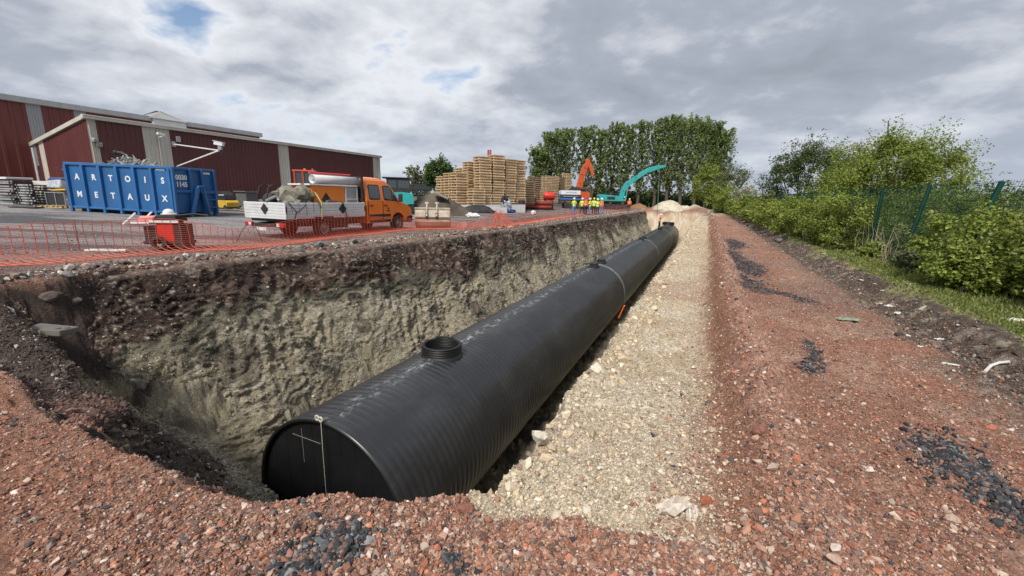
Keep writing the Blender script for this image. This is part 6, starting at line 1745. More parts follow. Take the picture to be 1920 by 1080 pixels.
    o = link('sand_heap', np_mesh('sand_heap', np.stack([X.ravel(), Y.ravel(), Z.ravel()], 1), Fq, base_c, True), M['ground']); o.location = (q.x, q.y, gz)
    tag(o, 'grey brown heap of sand and earth beyond the bucket', 'heap')
    # slab on the heap
    p = aty(826, 366, 34.4)
    o = MB().box((0, 0, 0), (1.2, .8, .10), (.2, .38, .3)).build('broken_slab', M['wood_grey'], None, .02); o.location = p; tag(o, 'broken grey board lying on top of the sand heap', 'board')
    # dark trailers behind
    M['far_dark'] = pm('dark_far_metal', (.02, .022, .025), .6, var=.2, scale=1)
    for k, (px, D_, L_, H_, lb) in enumerate(((784, 62, 3.6, 2.2, 'dark empty trailer far behind the sand heap'), (808, 66, 4.6, 2.6, 'dark flat trailer with raised bed behind the sand heap'))):
        q = aty(px, 380, D_); gz = ground_z(q.x, q.y)
        r = empty('trailer', (q.x, q.y, gz), 0, lb, 'trailer')
        m = MB(); m.box((0, 0, H_ - .45), (L_, 2.2, .12)); m.box((0, -1.1, H_ - .2), (L_, .06, .5)); m.box((0, 1.1, H_ - .2), (L_, .06, .5)); m.build('bed', M['far_dark'], r)
        m = MB(); m.box((0, 0, 1.0), (L_ * .9, 1.0, .3))
        m.build('trailer_chassis', M['far_dark'], r)
        for x in (-L_ * .4, -L_ * .15, L_ * .15, L_ * .4):
            m = MB(); m.box((x, -1.0, H_ * .45), (.12, .12, H_ * .9)); m.build('trailer_post', M['far_dark'], r)
        for x in (-L_ * .28, L_ * .28): wheel(r, x, -.95, .5, .3)
M['conc'] = pm('pale_concrete', (.46, .47, .48), .8, var=.15, scale=2, dirt=(.3, .29, .28), dirt_amt=.5)
M['film2'] = pm('grey_film', (.26, .28, .31), .25, var=.6, scale=5)
M['redmast'] = pm('dull_red_mast', (.33, .06, .06), .5, var=.2, scale=3)
pallets()

# ================================================================== PEOPLE
M['skin'] = pm('skin', (.46, .27, .19), .6)
M['hv_y'] = pm('yellow_hi_vis', (.62, .78, .05), .7, var=.1, scale=8)
M['hv_o'] = pm('orange_hi_vis', (.86, .16, .03), .7, var=.1, scale=8)
M['jeans'] = pm('blue_jeans', (.13, .22, .42), .85, var=.2, scale=8)
M['trs'] = pm('dark_trousers', (.02, .022, .03), .85, var=.2, scale=8)
M['boot'] = pm('dark_boots', (.02, .016, .013), .7)
M['hat_w'] = pm('white_helmet', (.78, .78, .77), .35)
M['hat_y'] = pm('yellow_helmet', (.75, .55, .03), .35)
M['refl'] = pm('reflective_tape', (.62, .63, .62), .35)
M['camo'] = pm('dark_jacket', (.06, .075, .06), .85, var=.4, scale=7)
def person(loc, rz, jacket, trousers, helmet, label, arms='down', legs=0.0, lean=0.0, hgt=1.76):
    k = hgt / 1.76
    root = empty('person', loc, rz, label, 'person', None)
    # joints: x right, y forward
    J = {}
    sw = legs
    J['pel'] = (0, 0, .95); J['chest'] = (0, .02 + lean * .25, 1.28); J['neck'] = (0, .01 + lean * .42, 1.47); J['head'] = (0, .03 + lean * .5, 1.60); J['crown'] = (0, .02 + lean * .52, 1.70)
    for s, n in ((-1, 'l'), (1, 'r')):
        J['hip' + n] = (.10 * s, 0, .90); J['knee' + n] = (.12 * s, .04 + sw * s * .18, .50); J['ank' + n] = (.13 * s, -.02 + sw * s * .26, .09); J['toe' + n] = (.15 * s, .16 + sw * s * .26, .04)
        J['sho' + n] = (.19 * s, .01 + lean * .38, 1.41)
        if arms == 'down': J['elb' + n] = (.26 * s, -.01 + lean * .3, 1.14); J['wri' + n] = (.27 * s, .08 + lean * .3, .90); J['han' + n] = (.265 * s, .11 + lean * .3, .81)
        elif arms == 'crossed': J['elb' + n] = (.27 * s, .04, 1.15); J['wri' + n] = (.08 * s, .22, 1.20); J['han' + n] = (.0 * s, .25, 1.22)
        elif arms == 'front': J['elb' + n] = (.26 * s, .02, 1.14); J['wri' + n] = (.16 * s, .26, 1.16); J['han' + n] = (.12 * s, .34, 1.19)
        elif arms == 'up': J['elb' + n] = (.28 * s, .16 + lean * .4, 1.30); J['wri' + n] = (.15 * s, .34 + lean * .4, 1.48); J['han' + n] = (.11 * s, .40 + lean * .4, 1.56)
    E_ = [('pel', 'chest'), ('chest', 'neck'), ('neck', 'head'), ('head', 'crown')]
    for n in 'lr': E_ += [('pel', 'hip' + n), ('hip' + n, 'knee' + n), ('knee' + n, 'ank' + n), ('ank' + n, 'toe' + n), ('chest', 'sho' + n), ('sho' + n, 'elb' + n), ('elb' + n, 'wri' + n), ('wri' + n, 'han' + n)]
    rad = dict(pel=(.16, .12), chest=(.175, .125), neck=(.062, .062), head=(.088, .10), crown=(.07, .08), hip=(.10, .105), knee=(.068, .07), ank=(.052, .055), toe=(.045, .035), sho=(.078, .078), elb=(.056, .056), wri=(.042, .042), han=(.04, .045))
    bm = bmesh.new(); lay = bm.verts.layers.skin.verify(); vs = {}
    for n, p in J.items():
        v = bm.verts.new(Vector(p) * k); r_ = rad[n] if n in rad else rad[n[:-1]]
        v[lay].radius = (r_[0] * k, r_[1] * k); v[lay].use_root = (n == 'pel'); vs[n] = v
    for a, b_ in E_: bm.edges.new((vs[a], vs[b_]))
    me = bpy.data.meshes.new('body'); bm.to_mesh(me); bm.free()
    ob = bpy.data.objects.new('body_skeleton', me); COL.objects.link(ob)
    sk = ob.modifiers.new('skin', 'SKIN'); sb = ob.modifiers.new('sub', 'SUBSURF'); sb.levels = 1; sb.render_levels = 1
    bpy.context.view_layer.update()
    m2 = bpy.data.meshes.new_from_object(ob.evaluated_get(bpy.context.evaluated_depsgraph_get()))
    bpy.data.objects.remove(ob); bpy.data.meshes.remove(me)
    m2.materials.clear()
    o = link('body', m2, [M['skin'], jacket, trousers, M['boot']], root)
    segm = [(Vector(J[a]) * k, Vector(J[b_]) * k, (0 if b_ in ('head', 'crown') or b_[:3] == 'han' else 3 if b_[:3] == 'toe' else 2 if b_[:3] in ('kne', 'ank') else 1)) for a, b_ in E_]
    for pl in m2.polygons:
        c = pl.center; best = (9, 0)
        for a, b_, mt in segm:
            ab = b_ - a; t = max(0, min(1, (c - a).dot(ab) / ab.length_squared)); d = (c - a - ab * t).length
            if d < best[0]: best = (d, mt)
        mi = best[1]
        if mi == 1 and c.z < .86 * k and abs(c.x) < .2: mi = 2
        pl.material_index = mi; pl.use_smooth = True
    hx = Vector(J['head']) * k
    m = MB(); m.lathe([(.118, .0), (.122, .03), (.115, .08), (.085, .125), (.04, .148), (.001, .152)], 18, Matrix.Translation(hx + Vector((0, 0, .045)))); m.lathe([(.115, 0), (.15, -.006), (.15, .008), (.12, .02)], 18, Matrix.Translation(hx + Vector((0, .03, .045))), True, True)
    m.build('helmet', helmet, root)
    if jacket in (M['hv_y'], M['hv_o']):
        for z in (1.05, 1.20):
            m = MB(); m.lathe([(.178, -.025), (.182, -.02), (.182, .02), (.178, .025)], 20, Matrix.Translation((0, (.01 + lean * .12) * k, z * k)) @ Matrix.Diagonal((1.0, .76, 1, 1))); m.build('reflective_band', M['refl'], root)
    # face: nose and ears
    m = MB(); m.add([(hx.x - .012, hx.y + .085, hx.z + .02), (hx.x + .012, hx.y + .085, hx.z + .02), (hx.x + .018, hx.y + .10, hx.z - .03), (hx.x - .018, hx.y + .10, hx.z - .03), (hx.x, hx.y + .125, hx.z - .025)], [(0, 1, 4), (1, 2, 4), (2, 3, 4), (3, 0, 4)]); m.build('nose', M['skin'], root)
    return root
def people():
    def at(px, D_, py=None):
        q = aty(px, 395, D_); return Vector((q.x, q.y, ground_z(q.x, q.y)))
    P_ = [(1076, 45, .3, 'hv_y', 'jeans', 'hat_w', 'worker in yellow hi-vis jacket and blue jeans standing apart from the group', 'front'),
          (1091, 47, -.4, 'hv_y', 'trs', 'hat_w', 'worker in yellow hi-vis and dark trousers at the left of the group', 'down'),
          (1098, 46.5, .2, 'hv_o', 'trs', 'hat_b', 'worker in orange hi-vis jacket and blue helmet within the group', 'down'),
          (1106, 46, 1.2, 'hv_y', 'jeans', 'hat_w', 'worker in yellow hi-vis and jeans with white helmet, turned sideways', 'crossed'),
          (1113, 47.5, -.2, 'hv_y', 'trs', 'hat_y', 'worker in yellow hi-vis wearing the yellow helmet in the group', 'down'),
          (1120, 46, .1, 'hv_y', 'trs', 'hat_w', 'worker in yellow hi-vis with dark crossed arms in the group', 'crossed'),
          (1127, 48, -.9, 'hv_o', 'jeans', 'hat_w', 'worker in orange hi-vis at the right end of the group', 'down'),
          (1179, 66, -.3, 'hv_o', 'trs', 'hat_w', 'worker in orange hi-vis standing in front of the teal excavator cab', 'down'),
          (1002, 56, .6, 'camo', 'trs', 'hat_y', 'lone worker in dark clothes and yellow helmet before the red pipes', 'front')]
    for px, D_, rz, j, t, h, lb, arms in P_:
        person(at(px, D_), rz, M[j], M[t], M[h], lb, arms, .2 + .05 * (px % 7), hgt=1.70 + .03 * (px % 5))
    x, y = xy_of(48.6, -.05)
    person(Vector((x, y, -1.645)), -1.9, M['hv_o'], M['trs'], M['hat_w'], 'worker in orange hi-vis standing on top of the black pipe', 'up', .3, .15)
M['hat_b'] = pm('blue_helmet', (.05, .09, .30), .35)
people()
# ================================================================== ORANGE BARRIER NETTING
M['net'] = pm('orange_netting', (.68, .125, .065), .6, var=.08, scale=3)
def catmull(P, n):
    P = np.array(P, float); out = []
    P = np.vstack([2 * P[0] - P[1], P, 2 * P[-1] - P[-2]])
    for i in range(1, len(P) - 2):
        for t in np.linspace(0, 1, n, endpoint=False):
            a, b, c, d = P[i - 1:i + 3]
            out.append(.5 * (2 * b + (c - a) * t + (2 * a - 5 * b + 4 * c - d) * t * t + (3 * b - a - 3 * c + d) * t ** 3))
    out.append(P[-2]); return np.array(out)
def make_net():
    # photo pixel of the foot of the net and of its top
    seq = [(-160, 515, 432), (0, 503, 425), (100, 497, 418), (200, 487, 415), (300, 479, 410), (360, 474, 412), (430, 471, 425), (480, 467, 428), (540, 460, 418), (600, 451, 406), (650, 445, 402), (700, 440, 405), (770, 432, 409), (830, 431, 414), (880, 429, 418), (915, 428, 414), (938, 426, 398), (958, 424, 414), (1000, 418, 408), (1050, 410, 402), (1100, 402, 393), (1150, 396, 388), (1190, 391, 384)]
    rows = []
    for px, yb, yt in seq:
        g = spot(px, yb) if px >= 0 else spot(0, yb) + Vector((-2.2, -.55, 0))
        z = g.z
        back = Vector((-NX, -NY, 0)) * .38
        up = g + back
        if px >= 0:
            d = math.hypot(up.x, up.y); rr = ray(px, yt); top = Vector((0, 0, CZ)) + rr * (d / math.hypot(rr.x, rr.y)); tz = max(top.z, g.z + .12)
        else: tz = z + .95
        rows.append((g.x, g.y, g.z + .03, tz))
    C_ = catmull(rows, 14)
    seg = np.linalg.norm(np.diff(C_[:, :2], axis=0), axis=1); s = np.concatenate([[0], np.cumsum(seg)]); Ltot = s[-1]
    def P(q, h):
        """q along, h 0..1 up: the skirt lies towards the trench"""
        x, y, zb, zt = [np.interp(q, s, C_[:, k]) for k in range(4)]
        fl = np.interp(h, [0, .12, .26, 1], [0, .6, .97, 1.0])
        sag = .03 * np.sin(q * 1.9) + .02 * np.sin(q * 5.1 + h * 3)
        zz_ = zb + (zt - zb) * np.interp(h, [0, .12, .26, 1], [0, .05, .2, 1])
        return np.stack([x - NX * (.38 * fl + sag) + DX * .28 * (1 - fl), y - NY * (.38 * fl + sag) + DY * .28 * (1 - fl), zz_], axis=-1)
    V = []; Fq = []
    def ribbon(pts, w):
        n = len(pts); b = sum(len(v) for v in V)
        d = np.gradient(pts, axis=0); d /= np.linalg.norm(d, axis=1)[:, None] + 1e-9
        nr = np.array([NX, NY, .2]); nr = nr / np.linalg.norm(nr)
        a = np.cross(d, nr); a /= np.linalg.norm(a, axis=1)[:, None] + 1e-9
        vs = np.concatenate([pts + a * w, pts + nr * w * .5, pts - a * w, pts - nr * w * .5], axis=0); V.append(vs)
        i = np.arange(n - 1)
        for k in range(4):
            k2 = (k + 1) % 4; Fq.append(np.stack([b + k * n + i, b + k2 * n + i, b + k2 * n + i + 1, b + k * n + i + 1], axis=1))
    q = 0.0
    while q < Ltot:
        far = np.interp(q, [0, 12, 24, 60], [.17, .17, .22, .5])
        hs = np.linspace(0, 1, 14)
        ribbon(P(np.full(14, q) + .008 * np.sin(hs * 9 + q * 3), hs), .0085)
        q += far
    for k in range(17):
        h = k / 16
        qs = np.arange(0, Ltot if k % 2 == 0 else min(Ltot, 30), .16)
        ribbon(P(qs, np.full(len(qs), h)), .0036 if 0 < k < 16 else .007)
    root = empty('barrier_netting', (0, 0, 0), 0, 'long orange plastic barrier netting sagging along the left edge of the trench', 'barrier net')
    o = link('netting', np_mesh('netting', np.concatenate(V), np.concatenate(Fq)), M['net'], root); o['kind'] = 'stuff'
    for px, yb, yt in ((150, 470, 412), (330, 455, 405), (648, 432, 396), (772, 424, 404), (938, 424, 395), (1048, 408, 399)):
        g = spot(px, yb); d = math.hypot(g.x, g.y); rr = ray(px, yt); t = Vector((0, 0, CZ)) + rr * (d / math.hypot(rr.x, rr.y))
        m = MB(); m.tube([g - Vector((0, 0, .1)), Vector((g.x, g.y, t.z))], .012, 6); m.build('net_stake', M['rust'], root)
    # slack bunch round the stake near the heap
    g = spot(938, 426); m = MB(); R = random.Random(4)
    for k in range(26):
        a = R.uniform(-.55, .75); m.tube([(g.x + a, g.y + R.uniform(-.3, .2), g.z + .03), (g.x + a * .6 + R.uniform(-.1, .1), g.y, g.z + .40 + R.uniform(-.1, .1)), (g.x + a * .3 - .15 + R.uniform(-.06, .06), g.y, g.z + R.uniform(.65, .95))], .009, 4)
    o = m.build('bunched_netting', M['net'], root); o['kind'] = 'stuff'
    # bent wire hoop by the net
    a, b_, c = spot(445, 452), spot(470, 420), spot(492, 452)
    p0, p1 = spot(443, 455), spot(493, 455); mid = (p0 + p1) / 2
    m = MB(); m.tube([p0, p0 + (mid - p0) * .5 + Vector((0, 0, .38)), mid + Vector((0, 0, .62)), p1 + (mid - p1) * .4 + Vector((0, 0, .5)), p1], .012, 6); tag(m.build('wire_hoop', M['black']), 'thin dark wire hoop standing behind the sagging netting', 'wire')
make_net()

# ================================================================== FENCE
M['green'] = pm('dark_green_paint', (.010, .055, .040), .7, var=.15, scale=4, spec=.15)
def fence_v(u): return float(np.interp(u, [3, 8.53, 10.87, 13.37, 25, 62], [11.3, 10.47, 10.15, 9.9, 9.35, 9.1]))
def make_fence():
    root = empty('mesh_fence', (*xy_of(13, 9.9), 0), 0, 'dark green welded wire fence with posts along the grass verge', 'fence')
    o0 = Vector(root.location)
    us = [3.5, 6.0, 8.53, 10.87, 13.37] + [13.37 + 2.5 * k for k in range(1, 20)]
    lean = {8.53: .46, 10.87: .30, 6.0: .5, 3.5: .5}
    def base(u): v = fence_v(u); x, y = xy_of(u, v); return Vector((x, y, ground_z(x, y) - .05))
    def top(u):
        b = base(u); l = lean.get(u, .05); tx = Vector((.93, -.35, 0)) * l
        return Vector((b.x, b.y, 2.2)) + tx
    # keep tops where the photo has them
    fix = {13.37: (1657, 352), 10.87: (1745, 347), 8.53: (1880, 340)}
    T = {}
    for u in us:
        if u in fix: T[u] = atz(*fix[u], 2.2)
        else: T[u] = top(u)
    Bs = {}
    for u in us:
        t = T[u]; b = base(u)
        if u in fix:
            l = lean.get(u, .05); b = Vector((t.x - .93 * l, t.y + .35 * l, 0)); b.z = ground_z(b.x, b.y) - .05
        Bs[u] = b
    for u in us:
        m = MB(); m.bar(Bs[u] - o0, T[u] - o0, .075, .075, up=(DX, DY, 0))
        m.build('fence_post', M['green'], root)
    for i in range(len(us) - 1):
        a0, a1, b0, b1 = Bs[us[i]], T[us[i]], Bs[us[i + 1]], T[us[i + 1]]
        near = us[i] < 17
        nv = 46 if near else 18; nh = 11 if near else 5; w = .0022 if near else .004
        m = MB()
        for k in range(nv + 1):
            f = k / nv; lo = a0.lerp(b0, f); hi = a1.lerp(b1, f); d = hi - lo
            m.bar(lo + d * .04 - o0, lo + d * 1.012 - o0, w * 2, w * 2)
        for k in range(nh + 1):
            f = .05 + .94 * k / nh; m.bar(a0.lerp(a1, f) - o0, b0.lerp(b1, f) - o0, w * 2, w * 2)
        o = m.build('wire_panel', M['green'], root); o['kind'] = 'stuff'
make_fence()

# ================================================================== TREES AND BUSHES
def leaves(cent, rad, per, size, pal, seed, flat=1.0, upb=.5, longf=1.0):
    r = np.random.default_rng(seed)
    n = len(cent); per = np.full(n, per) if np.isscalar(per) else np.asarray(per)
    N_ = int(per.sum())
    c = np.repeat(cent, per, axis=0); rd = np.repeat(rad, per)
    d = r.normal(0, 1, (N_, 3)); d /= np.linalg.norm(d, axis=1)[:, None]
    p = c + d * (rd * r.uniform(.15, 1, N_) ** .6)[:, None] * np.array([1, 1, flat])
    nn = d * .6 + r.normal(0, .6, (N_, 3)) + np.array([0, 0, upb]); nn /= np.linalg.norm(nn, axis=1)[:, None]
    t = np.cross(nn, r.normal(0, 1, (N_, 3))); t /= np.linalg.norm(t, axis=1)[:, None] + 1e-9
    b = np.cross(nn, t)
    s = (size * r.uniform(.6, 1.35, N_))[:, None]
    fold = nn * s * .18
    V = np.stack([p - t * s * .5 * longf, p + b * s * .33 + fold, p + t * s * .55 * longf, p - b * s * .33 + fold], axis=1).reshape(-1, 3)
    pc = np.array([q[1] for q in pal]); pw = np.array([q[0] for q in pal], float); pw /= pw.sum()
    ck = pc[r.choice(len(pal), n, p=pw)] * r.uniform(.75, 1.25, n)[:, None]
    col = np.repeat(ck, per, axis=0) * .6 + pc[r.choice(len(pal), N_, p=pw)] * .4
    col = col * r.uniform(.7, 1.3, N_)[:, None]
    return V, np.repeat(col, 4, axis=0)
def crown_obj(name, parent, V, col):
    n = len(V) // 4
    return link(name, np_mesh(name, V, np.arange(n * 4).reshape(n, 4), col), M['leaf'], parent)
P_POP = [(5, (.165, .225, .065)), (4, (.225, .285, .09)), (2, (.08, .12, .038)), (1, (.25, .29, .10))]
P_BUSH = [(5, (.21, .27, .045)), (4, (.28, .33, .065)), (2, (.12, .17, .035)), (1, (.35, .37, .11))]
P_DARK = [(5, (.085, .125, .032)), (3, (.125, .17, .045)), (2, (.05, .075, .022))]
P_OLIVE = [(5, (.13, .155, .065)), (3, (.18, .20, .10)), (2, (.075, .095, .04))]
P_PALE = [(5, (.20, .22, .10)), (3, (.27, .28, .15)), (2, (.12, .14, .06))]
P_WHITE = [(5, (.62, .60, .52)), (3, (.16, .19, .06)), (2, (.45, .46, .34))]
P_TREE = [(5, (.075, .135, .03)), (3, (.12, .185, .045)), (2, (.045, .08, .022))]
def poplar(x, y, H, R_, seed, label, pal=P_POP, lo=.1, group='poplars in the row at the end of the trench', nb=64, per=20, size=.36, name='poplar_tree', upsw=1.25, cat='tree'):
    z = ground_z(x, y); r = np.random.default_rng(seed); rnd = random.Random(seed)
    root = empty(name, (x, y, z), 0, label, cat, group)
    m = MB(); tr = []
    for i in range(8):
        t = i / 7; tr.append((.25 * math.sin(t * 3 + seed), .25 * math.cos(t * 2.3 + seed), H * .92 * t))
    m.tube(tr, [max(.02, .022 * H * (1 - .92 * (i / 7))) for i in range(8)], 8)
    cents = []; rads = []
    for k in range(nb):
        t = lo + (.93 - lo) * ((k + rnd.random()) / nb); a = k * 2.4 + rnd.uniform(-.4, .4)
        prof = math.sin(min(1, (t - lo * .6) / (1 - lo * .6) * 1.02) ** .75 * PI) ** .7
        Lb_ = R_ * (.35 + .8 * prof) * rnd.uniform(.7, 1.15)
        bx, by = np.interp(t, np.linspace(0, .92, 8), [q[0] for q in tr]), np.interp(t, np.linspace(0, .92, 8), [q[1] for q in tr])
        up = Lb_ * upsw * rnd.uniform(.7, 1.2)
        p0 = np.array([bx, by, H * t]); p1 = p0 + np.array([math.cos(a) * Lb_, math.sin(a) * Lb_, min(up, H * 1.0 - H * t)])
        pm_ = (p0 + p1) / 2 + np.array([math.cos(a), math.sin(a), -.6]) * Lb_ * .14
        if k % 2 == 0 and t < .8: m.tube([p0, pm_, p1], [.010 * H * (1 - t) + .02, .02, .012], 5)
        nc = 5
        for j in range(nc):
            s = .3 + .72 * j / (nc - 1); q = p0 * (1 - s) ** 2 + 2 * pm_ * s * (1 - s) + p1 * s * s
            cents.append(q + r.normal(0, .12 * R_, 3)); rads.append(R_ * .19 * rnd.uniform(.6, 1.25))
    m.build('trunk', M['bark'], root)
    V, c = leaves(np.array(cents), np.array(rads), per, size, pal, seed, 1.35, .3)
    crown_obj('crown', root, V, c)
    return root
def bush(x, y, H, R_, seed, label, pal=P_BUSH, n=70, per=60, size=.085, group=None, name='bush', cr=.26, trunk_h=.0, stems=7, cat='bush', flat=.8, z=None, base=.0, ell=None):
    zz_ = ground_z(x, y) if z is None else z
    r = np.random.default_rng(seed); rnd = random.Random(seed)
    root = empty(name, (x, y, zz_), 0, label, cat, group)
    ex, ey = ell or (1, 1)
    cents = []; rads = []; wts = {}
    for k in range(n):
        th = rnd.uniform(0, 2 * PI); cz_ = rnd.uniform(-1, 1) if base == 0 else rnd.uniform(-.75, 1); rr = math.sqrt(max(0, 1 - cz_ * cz_)); q = rnd.uniform(.45, 1.0) ** .55
        lump = 1 + .26 * math.sin(3 * th + seed) * math.cos(2.4 * cz_ + seed * 1.7) + .16 * math.sin(7 * th + 2 * seed)
        px_, py_ = math.cos(th) * rr * R_ * q * lump * ex, math.sin(th) * rr * R_ * q * lump * ey
        hc = (H - base) / 2; pz = base + hc + cz_ * hc * q * (1 + .10 * math.sin(5 * th + seed))
        cents.append((px_, py_, max(.08, pz))); rads.append(R_ * cr * rnd.uniform(.6, 1.35))
        if rnd.random() < .30 and cz_ > -.1:  # sprays that break the outline
            for j in range(3): cents.append((px_ * (1.06 + .09 * j), py_ * (1.06 + .09 * j), pz + H * (.03 + .05 * j) * (.5 + cz_))); rads.append(R_ * cr * (.62 - .06 * j)); wts[len(cents) - 1] = .17 - .03 * j
    m = MB()
    for k in range(stems):
        e = cents[(k * 7) % len(cents)]; e2 = (e[0], e[1], max(e[2], H * .35))
        s0 = (rnd.uniform(-.12, .12) * R_, rnd.uniform(-.12, .12) * R_, -.05)
        m.tube([s0, (e2[0] * .35 + s0[0] * .5, e2[1] * .35 + s0[1] * .5, max(base * .7, e2[2] * .45)), e2], [.035 * R_ * (1 + trunk_h), .022 * R_, .006 * R_ + .003], 5)
    m.build('stem' if cat == 'bush' else 'trunk', M['bark'], root)
    V, c = leaves(np.array(cents), np.array(rads), [max(3, int(per * wts.get(i, 1))) for i in range(len(cents))], size, pal, seed, flat, .7)
    V[:, 2] = np.maximum(V[:, 2], .0)
    crown_obj('foliage' if cat == 'bush' else 'crown', root, V, c)
    return root
def vegetation():
    D_ = 92
    # poplar row: photo pixel of each top
    tops = [(1010, 282, 84), (1035, 254, 88), (1063, 246, 90), (1102, 241, 92), (1131, 246, 90), (1157, 232, 92), (1180, 236, 90), (1207, 231, 92), (1238, 225, 94), (1262, 221, 90), (1290, 224, 88), (1319, 225, 90), (1341, 233, 92), (1356, 250, 93)]
    wh = ['first poplar at the left end of the row, lowest and bushiest', 'second poplar from the left end of the row', 'third poplar from the left, behind the pallet stacks', 'poplar directly behind the raised orange boom', 'slim poplar just right of the orange boom', 'tall poplar between the two raised booms, left one', 'poplar between the two raised booms, right one', 'poplar behind the upper end of the teal boom', 'poplar behind the tip of the teal boom', 'tall poplar just right of the hanging cable', 'poplar with a forked trunk above the chalk heap', 'broad poplar near the right end of the row', 'second poplar from the right end of the row', 'last poplar at the right end of the row, leaning crown']
    for i, (px, py, d) in enumerate(tops):
        q = aty(px, py, d); gz = ground_z(q.x, q.y)
        big = i >= 9
        poplar(q.x, q.y, q.z - gz, (1.85 if i < 4 else 1.5 if not big else 1.95) + .3 * ((i * 5) % 3) / 2, 100 + i, wh[i], lo=.13 if not big else .16, nb=64 if not big else 74, per=17, size=.34, upsw=2.1)
    # dark understorey below and behind the poplars
    r = np.random.default_rng(5); n = 420
    px = r.uniform(985, 1345, n); c = []
    for p in px:
        d = r.uniform(96, 112); q = aty(p, 380, d); c.append((q.x, q.y, ground_z(q.x, q.y) + abs(r.normal(0, 1.6)) + .5))
    V, col = leaves(np.array(c), r.uniform(.9, 1.9, n), 34, .6, P_DARK, 6, .8, .4)
    tag(crown_obj('undergrowth', None, V, col * .8), 'dark undergrowth filling the foot of the poplar row', 'undergrowth', kind='stuff')
    # far tree line round the fields
    n = 900; a = np.radians(r.uniform(-75, 75, n)); rr = r.uniform(240, 330, n)
    c = np.stack([rr * np.sin(a), rr * np.cos(a), np.abs(r.normal(0, 2.2, n)) + .3], axis=1)
    c[:, 2] += 1.0 * np.sin(a * 23) + 1
    V, col = leaves(c, r.uniform(2.2, 4.0, n), 22, 1.5, P_DARK, 8, .7, .4)
    tag(crown_obj('far_treeline', None, V, col), 'low line of far off trees along the horizon', 'trees', kind='stuff')
    # round tree and pale tree left of the pallets
    q = aty(822, 298, 66); gz = ground_z(q.x, q.y)
    bush(q.x, q.y, q.z - gz, 2.2, 61, 'round dark green tree standing left of the pallet stacks', P_TREE, 130, 46, .30, name='round_tree', cr=.24, cat='tree', base=1.4, trunk_h=1, flat=.9)
    q = aty(774, 314, 80); gz = ground_z(q.x, q.y)
    poplar(q.x, q.y, q.z - gz, 1.5, 62, 'thin pale young tree behind the dark trailers, taller of two', P_PALE, .2, None, 26, 9, .34, 'birch_tree', 1.0)
    q = aty(789, 331, 82); gz = ground_z(q.x, q.y)
    poplar(q.x, q.y, q.z - gz, 1.7, 63, 'thin pale young tree beside the round dark tree, lower of two', P_PALE, .2, None, 24, 7, .34, 'birch_tree', .9)
    # trees behind the fence, right
    def T(px, py, d, R_, seed, label, pal, **k):
        q = aty(px, py, d); gz = ground_z(q.x, q.y); return bush(q.x, q.y, q.z - gz, R_, seed, label, pal, name=k.pop('name', 'tree'), cat=k.pop('cat', 'tree'), **k)
    T(1334, 308, 78, 2.7, 201, 'yellow green tree in front of the right end of the poplars', P_BUSH, n=110, per=44, size=.30, base=.4)
    T(1378, 310, 64, 2.7, 202, 'greyish olive tree between poplars and blossoming shrub', P_OLIVE, n=90, per=40, size=.22, base=.8)
    T(1362, 345, 58, 2.0, 203, 'bright green shrub below the olive tree', P_BUSH, n=80, per=44, size=.2, cat='bush', name='shrub')
    T(1404, 348, 50, 1.6, 204, 'white blossoming shrub behind the fence', P_WHITE, n=70, per=46, size=.16, cat='bush', name='blossom_shrub')
    T(1448, 378, 44, 2.1, 206, 'low green shrub right of the white blossom', P_BUSH, n=80, per=50, size=.15, cat='bush', name='shrub')
    T(1524, 268, 31, 2.3, 207, 'loose grey green tree left of the big bright tree', P_OLIVE[:1] + P_DARK[:2] + P_OLIVE[2:], n=260, per=70, size=.125, base=.2, cr=.2, stems=12)
    T(1600, 300, 27, 1.9, 208, 'middle bright tree leaning against the big one', P_DARK[:2] + P_BUSH[:2], n=190, per=84, size=.115, base=.1, cr=.22)
    T(1690, 252, 22.5, 2.75, 209, 'big bright green tree with rounded crown behind the fence', P_BUSH, n=380, per=92, size=.108, base=.1, cr=.2, stems=14)
    T(1570, 372, 24, 1.5, 210, 'dark shrub at the foot of the big trees', P_DARK, n=80, per=60, size=.1, cat='bush', name='shrub')
    # bare twigs
    q = aty(1440, 330, 47); gz = ground_z(q.x, q.y); R = random.Random(7)
    root = empty('bare_sapling', (q.x, q.y, gz), 0, 'bare leafless sapling sticking up between the trees', 'tree')
    m = MB()
    for k in range(16):
        a = R.uniform(0, 6.3); l = R.uniform(.6, 1.5); h = (q.z - gz) * R.uniform(.75, 1.05)
        m.tube([(0, 0, .2), (math.cos(a) * l * .4, math.sin(a) * l * .4, h * .5), (math.cos(a) * l, math.sin(a) * l, h)], [.04, .025, .008], 4)
    m.build('twigs', M['bark'], root)
    # shrubs right behind and through the fence
    k = 0
    back = [(5.6, 12.6, 2.3, 1.4), (7.4, 12.4, 2.35, 1.4), (9.6, 12.3, 2.2, 1.35), (11.6, 11.7, 2.25, 1.3), (13.8, 11.5, 2.1, 1.35), (16.4, 11.4, 2.1, 1.4), (19.5, 11.3, 2.0, 1.4), (3.4, 13.2, 2.3, 1.5)]
    names = ['at the right picture edge', 'behind the rightmost fence post', 'between the two leaning fence posts', 'left of the second leaning post', 'behind the straight near post', 'below the big bright tree', 'left below the big bright tree', 'just beyond the right picture edge']
    for (u, v, H, R_), nm in zip(back, names):
        x, y = xy_of(u, v); k += 1
        bush(x, y, H, R_, 300 + k, 'dark green shrub growing behind the wire fence ' + nm, P_DARK[:2] + P_BUSH[:1], 75, 62, .08, 'shrubs behind the fence', 'shrub', .26)
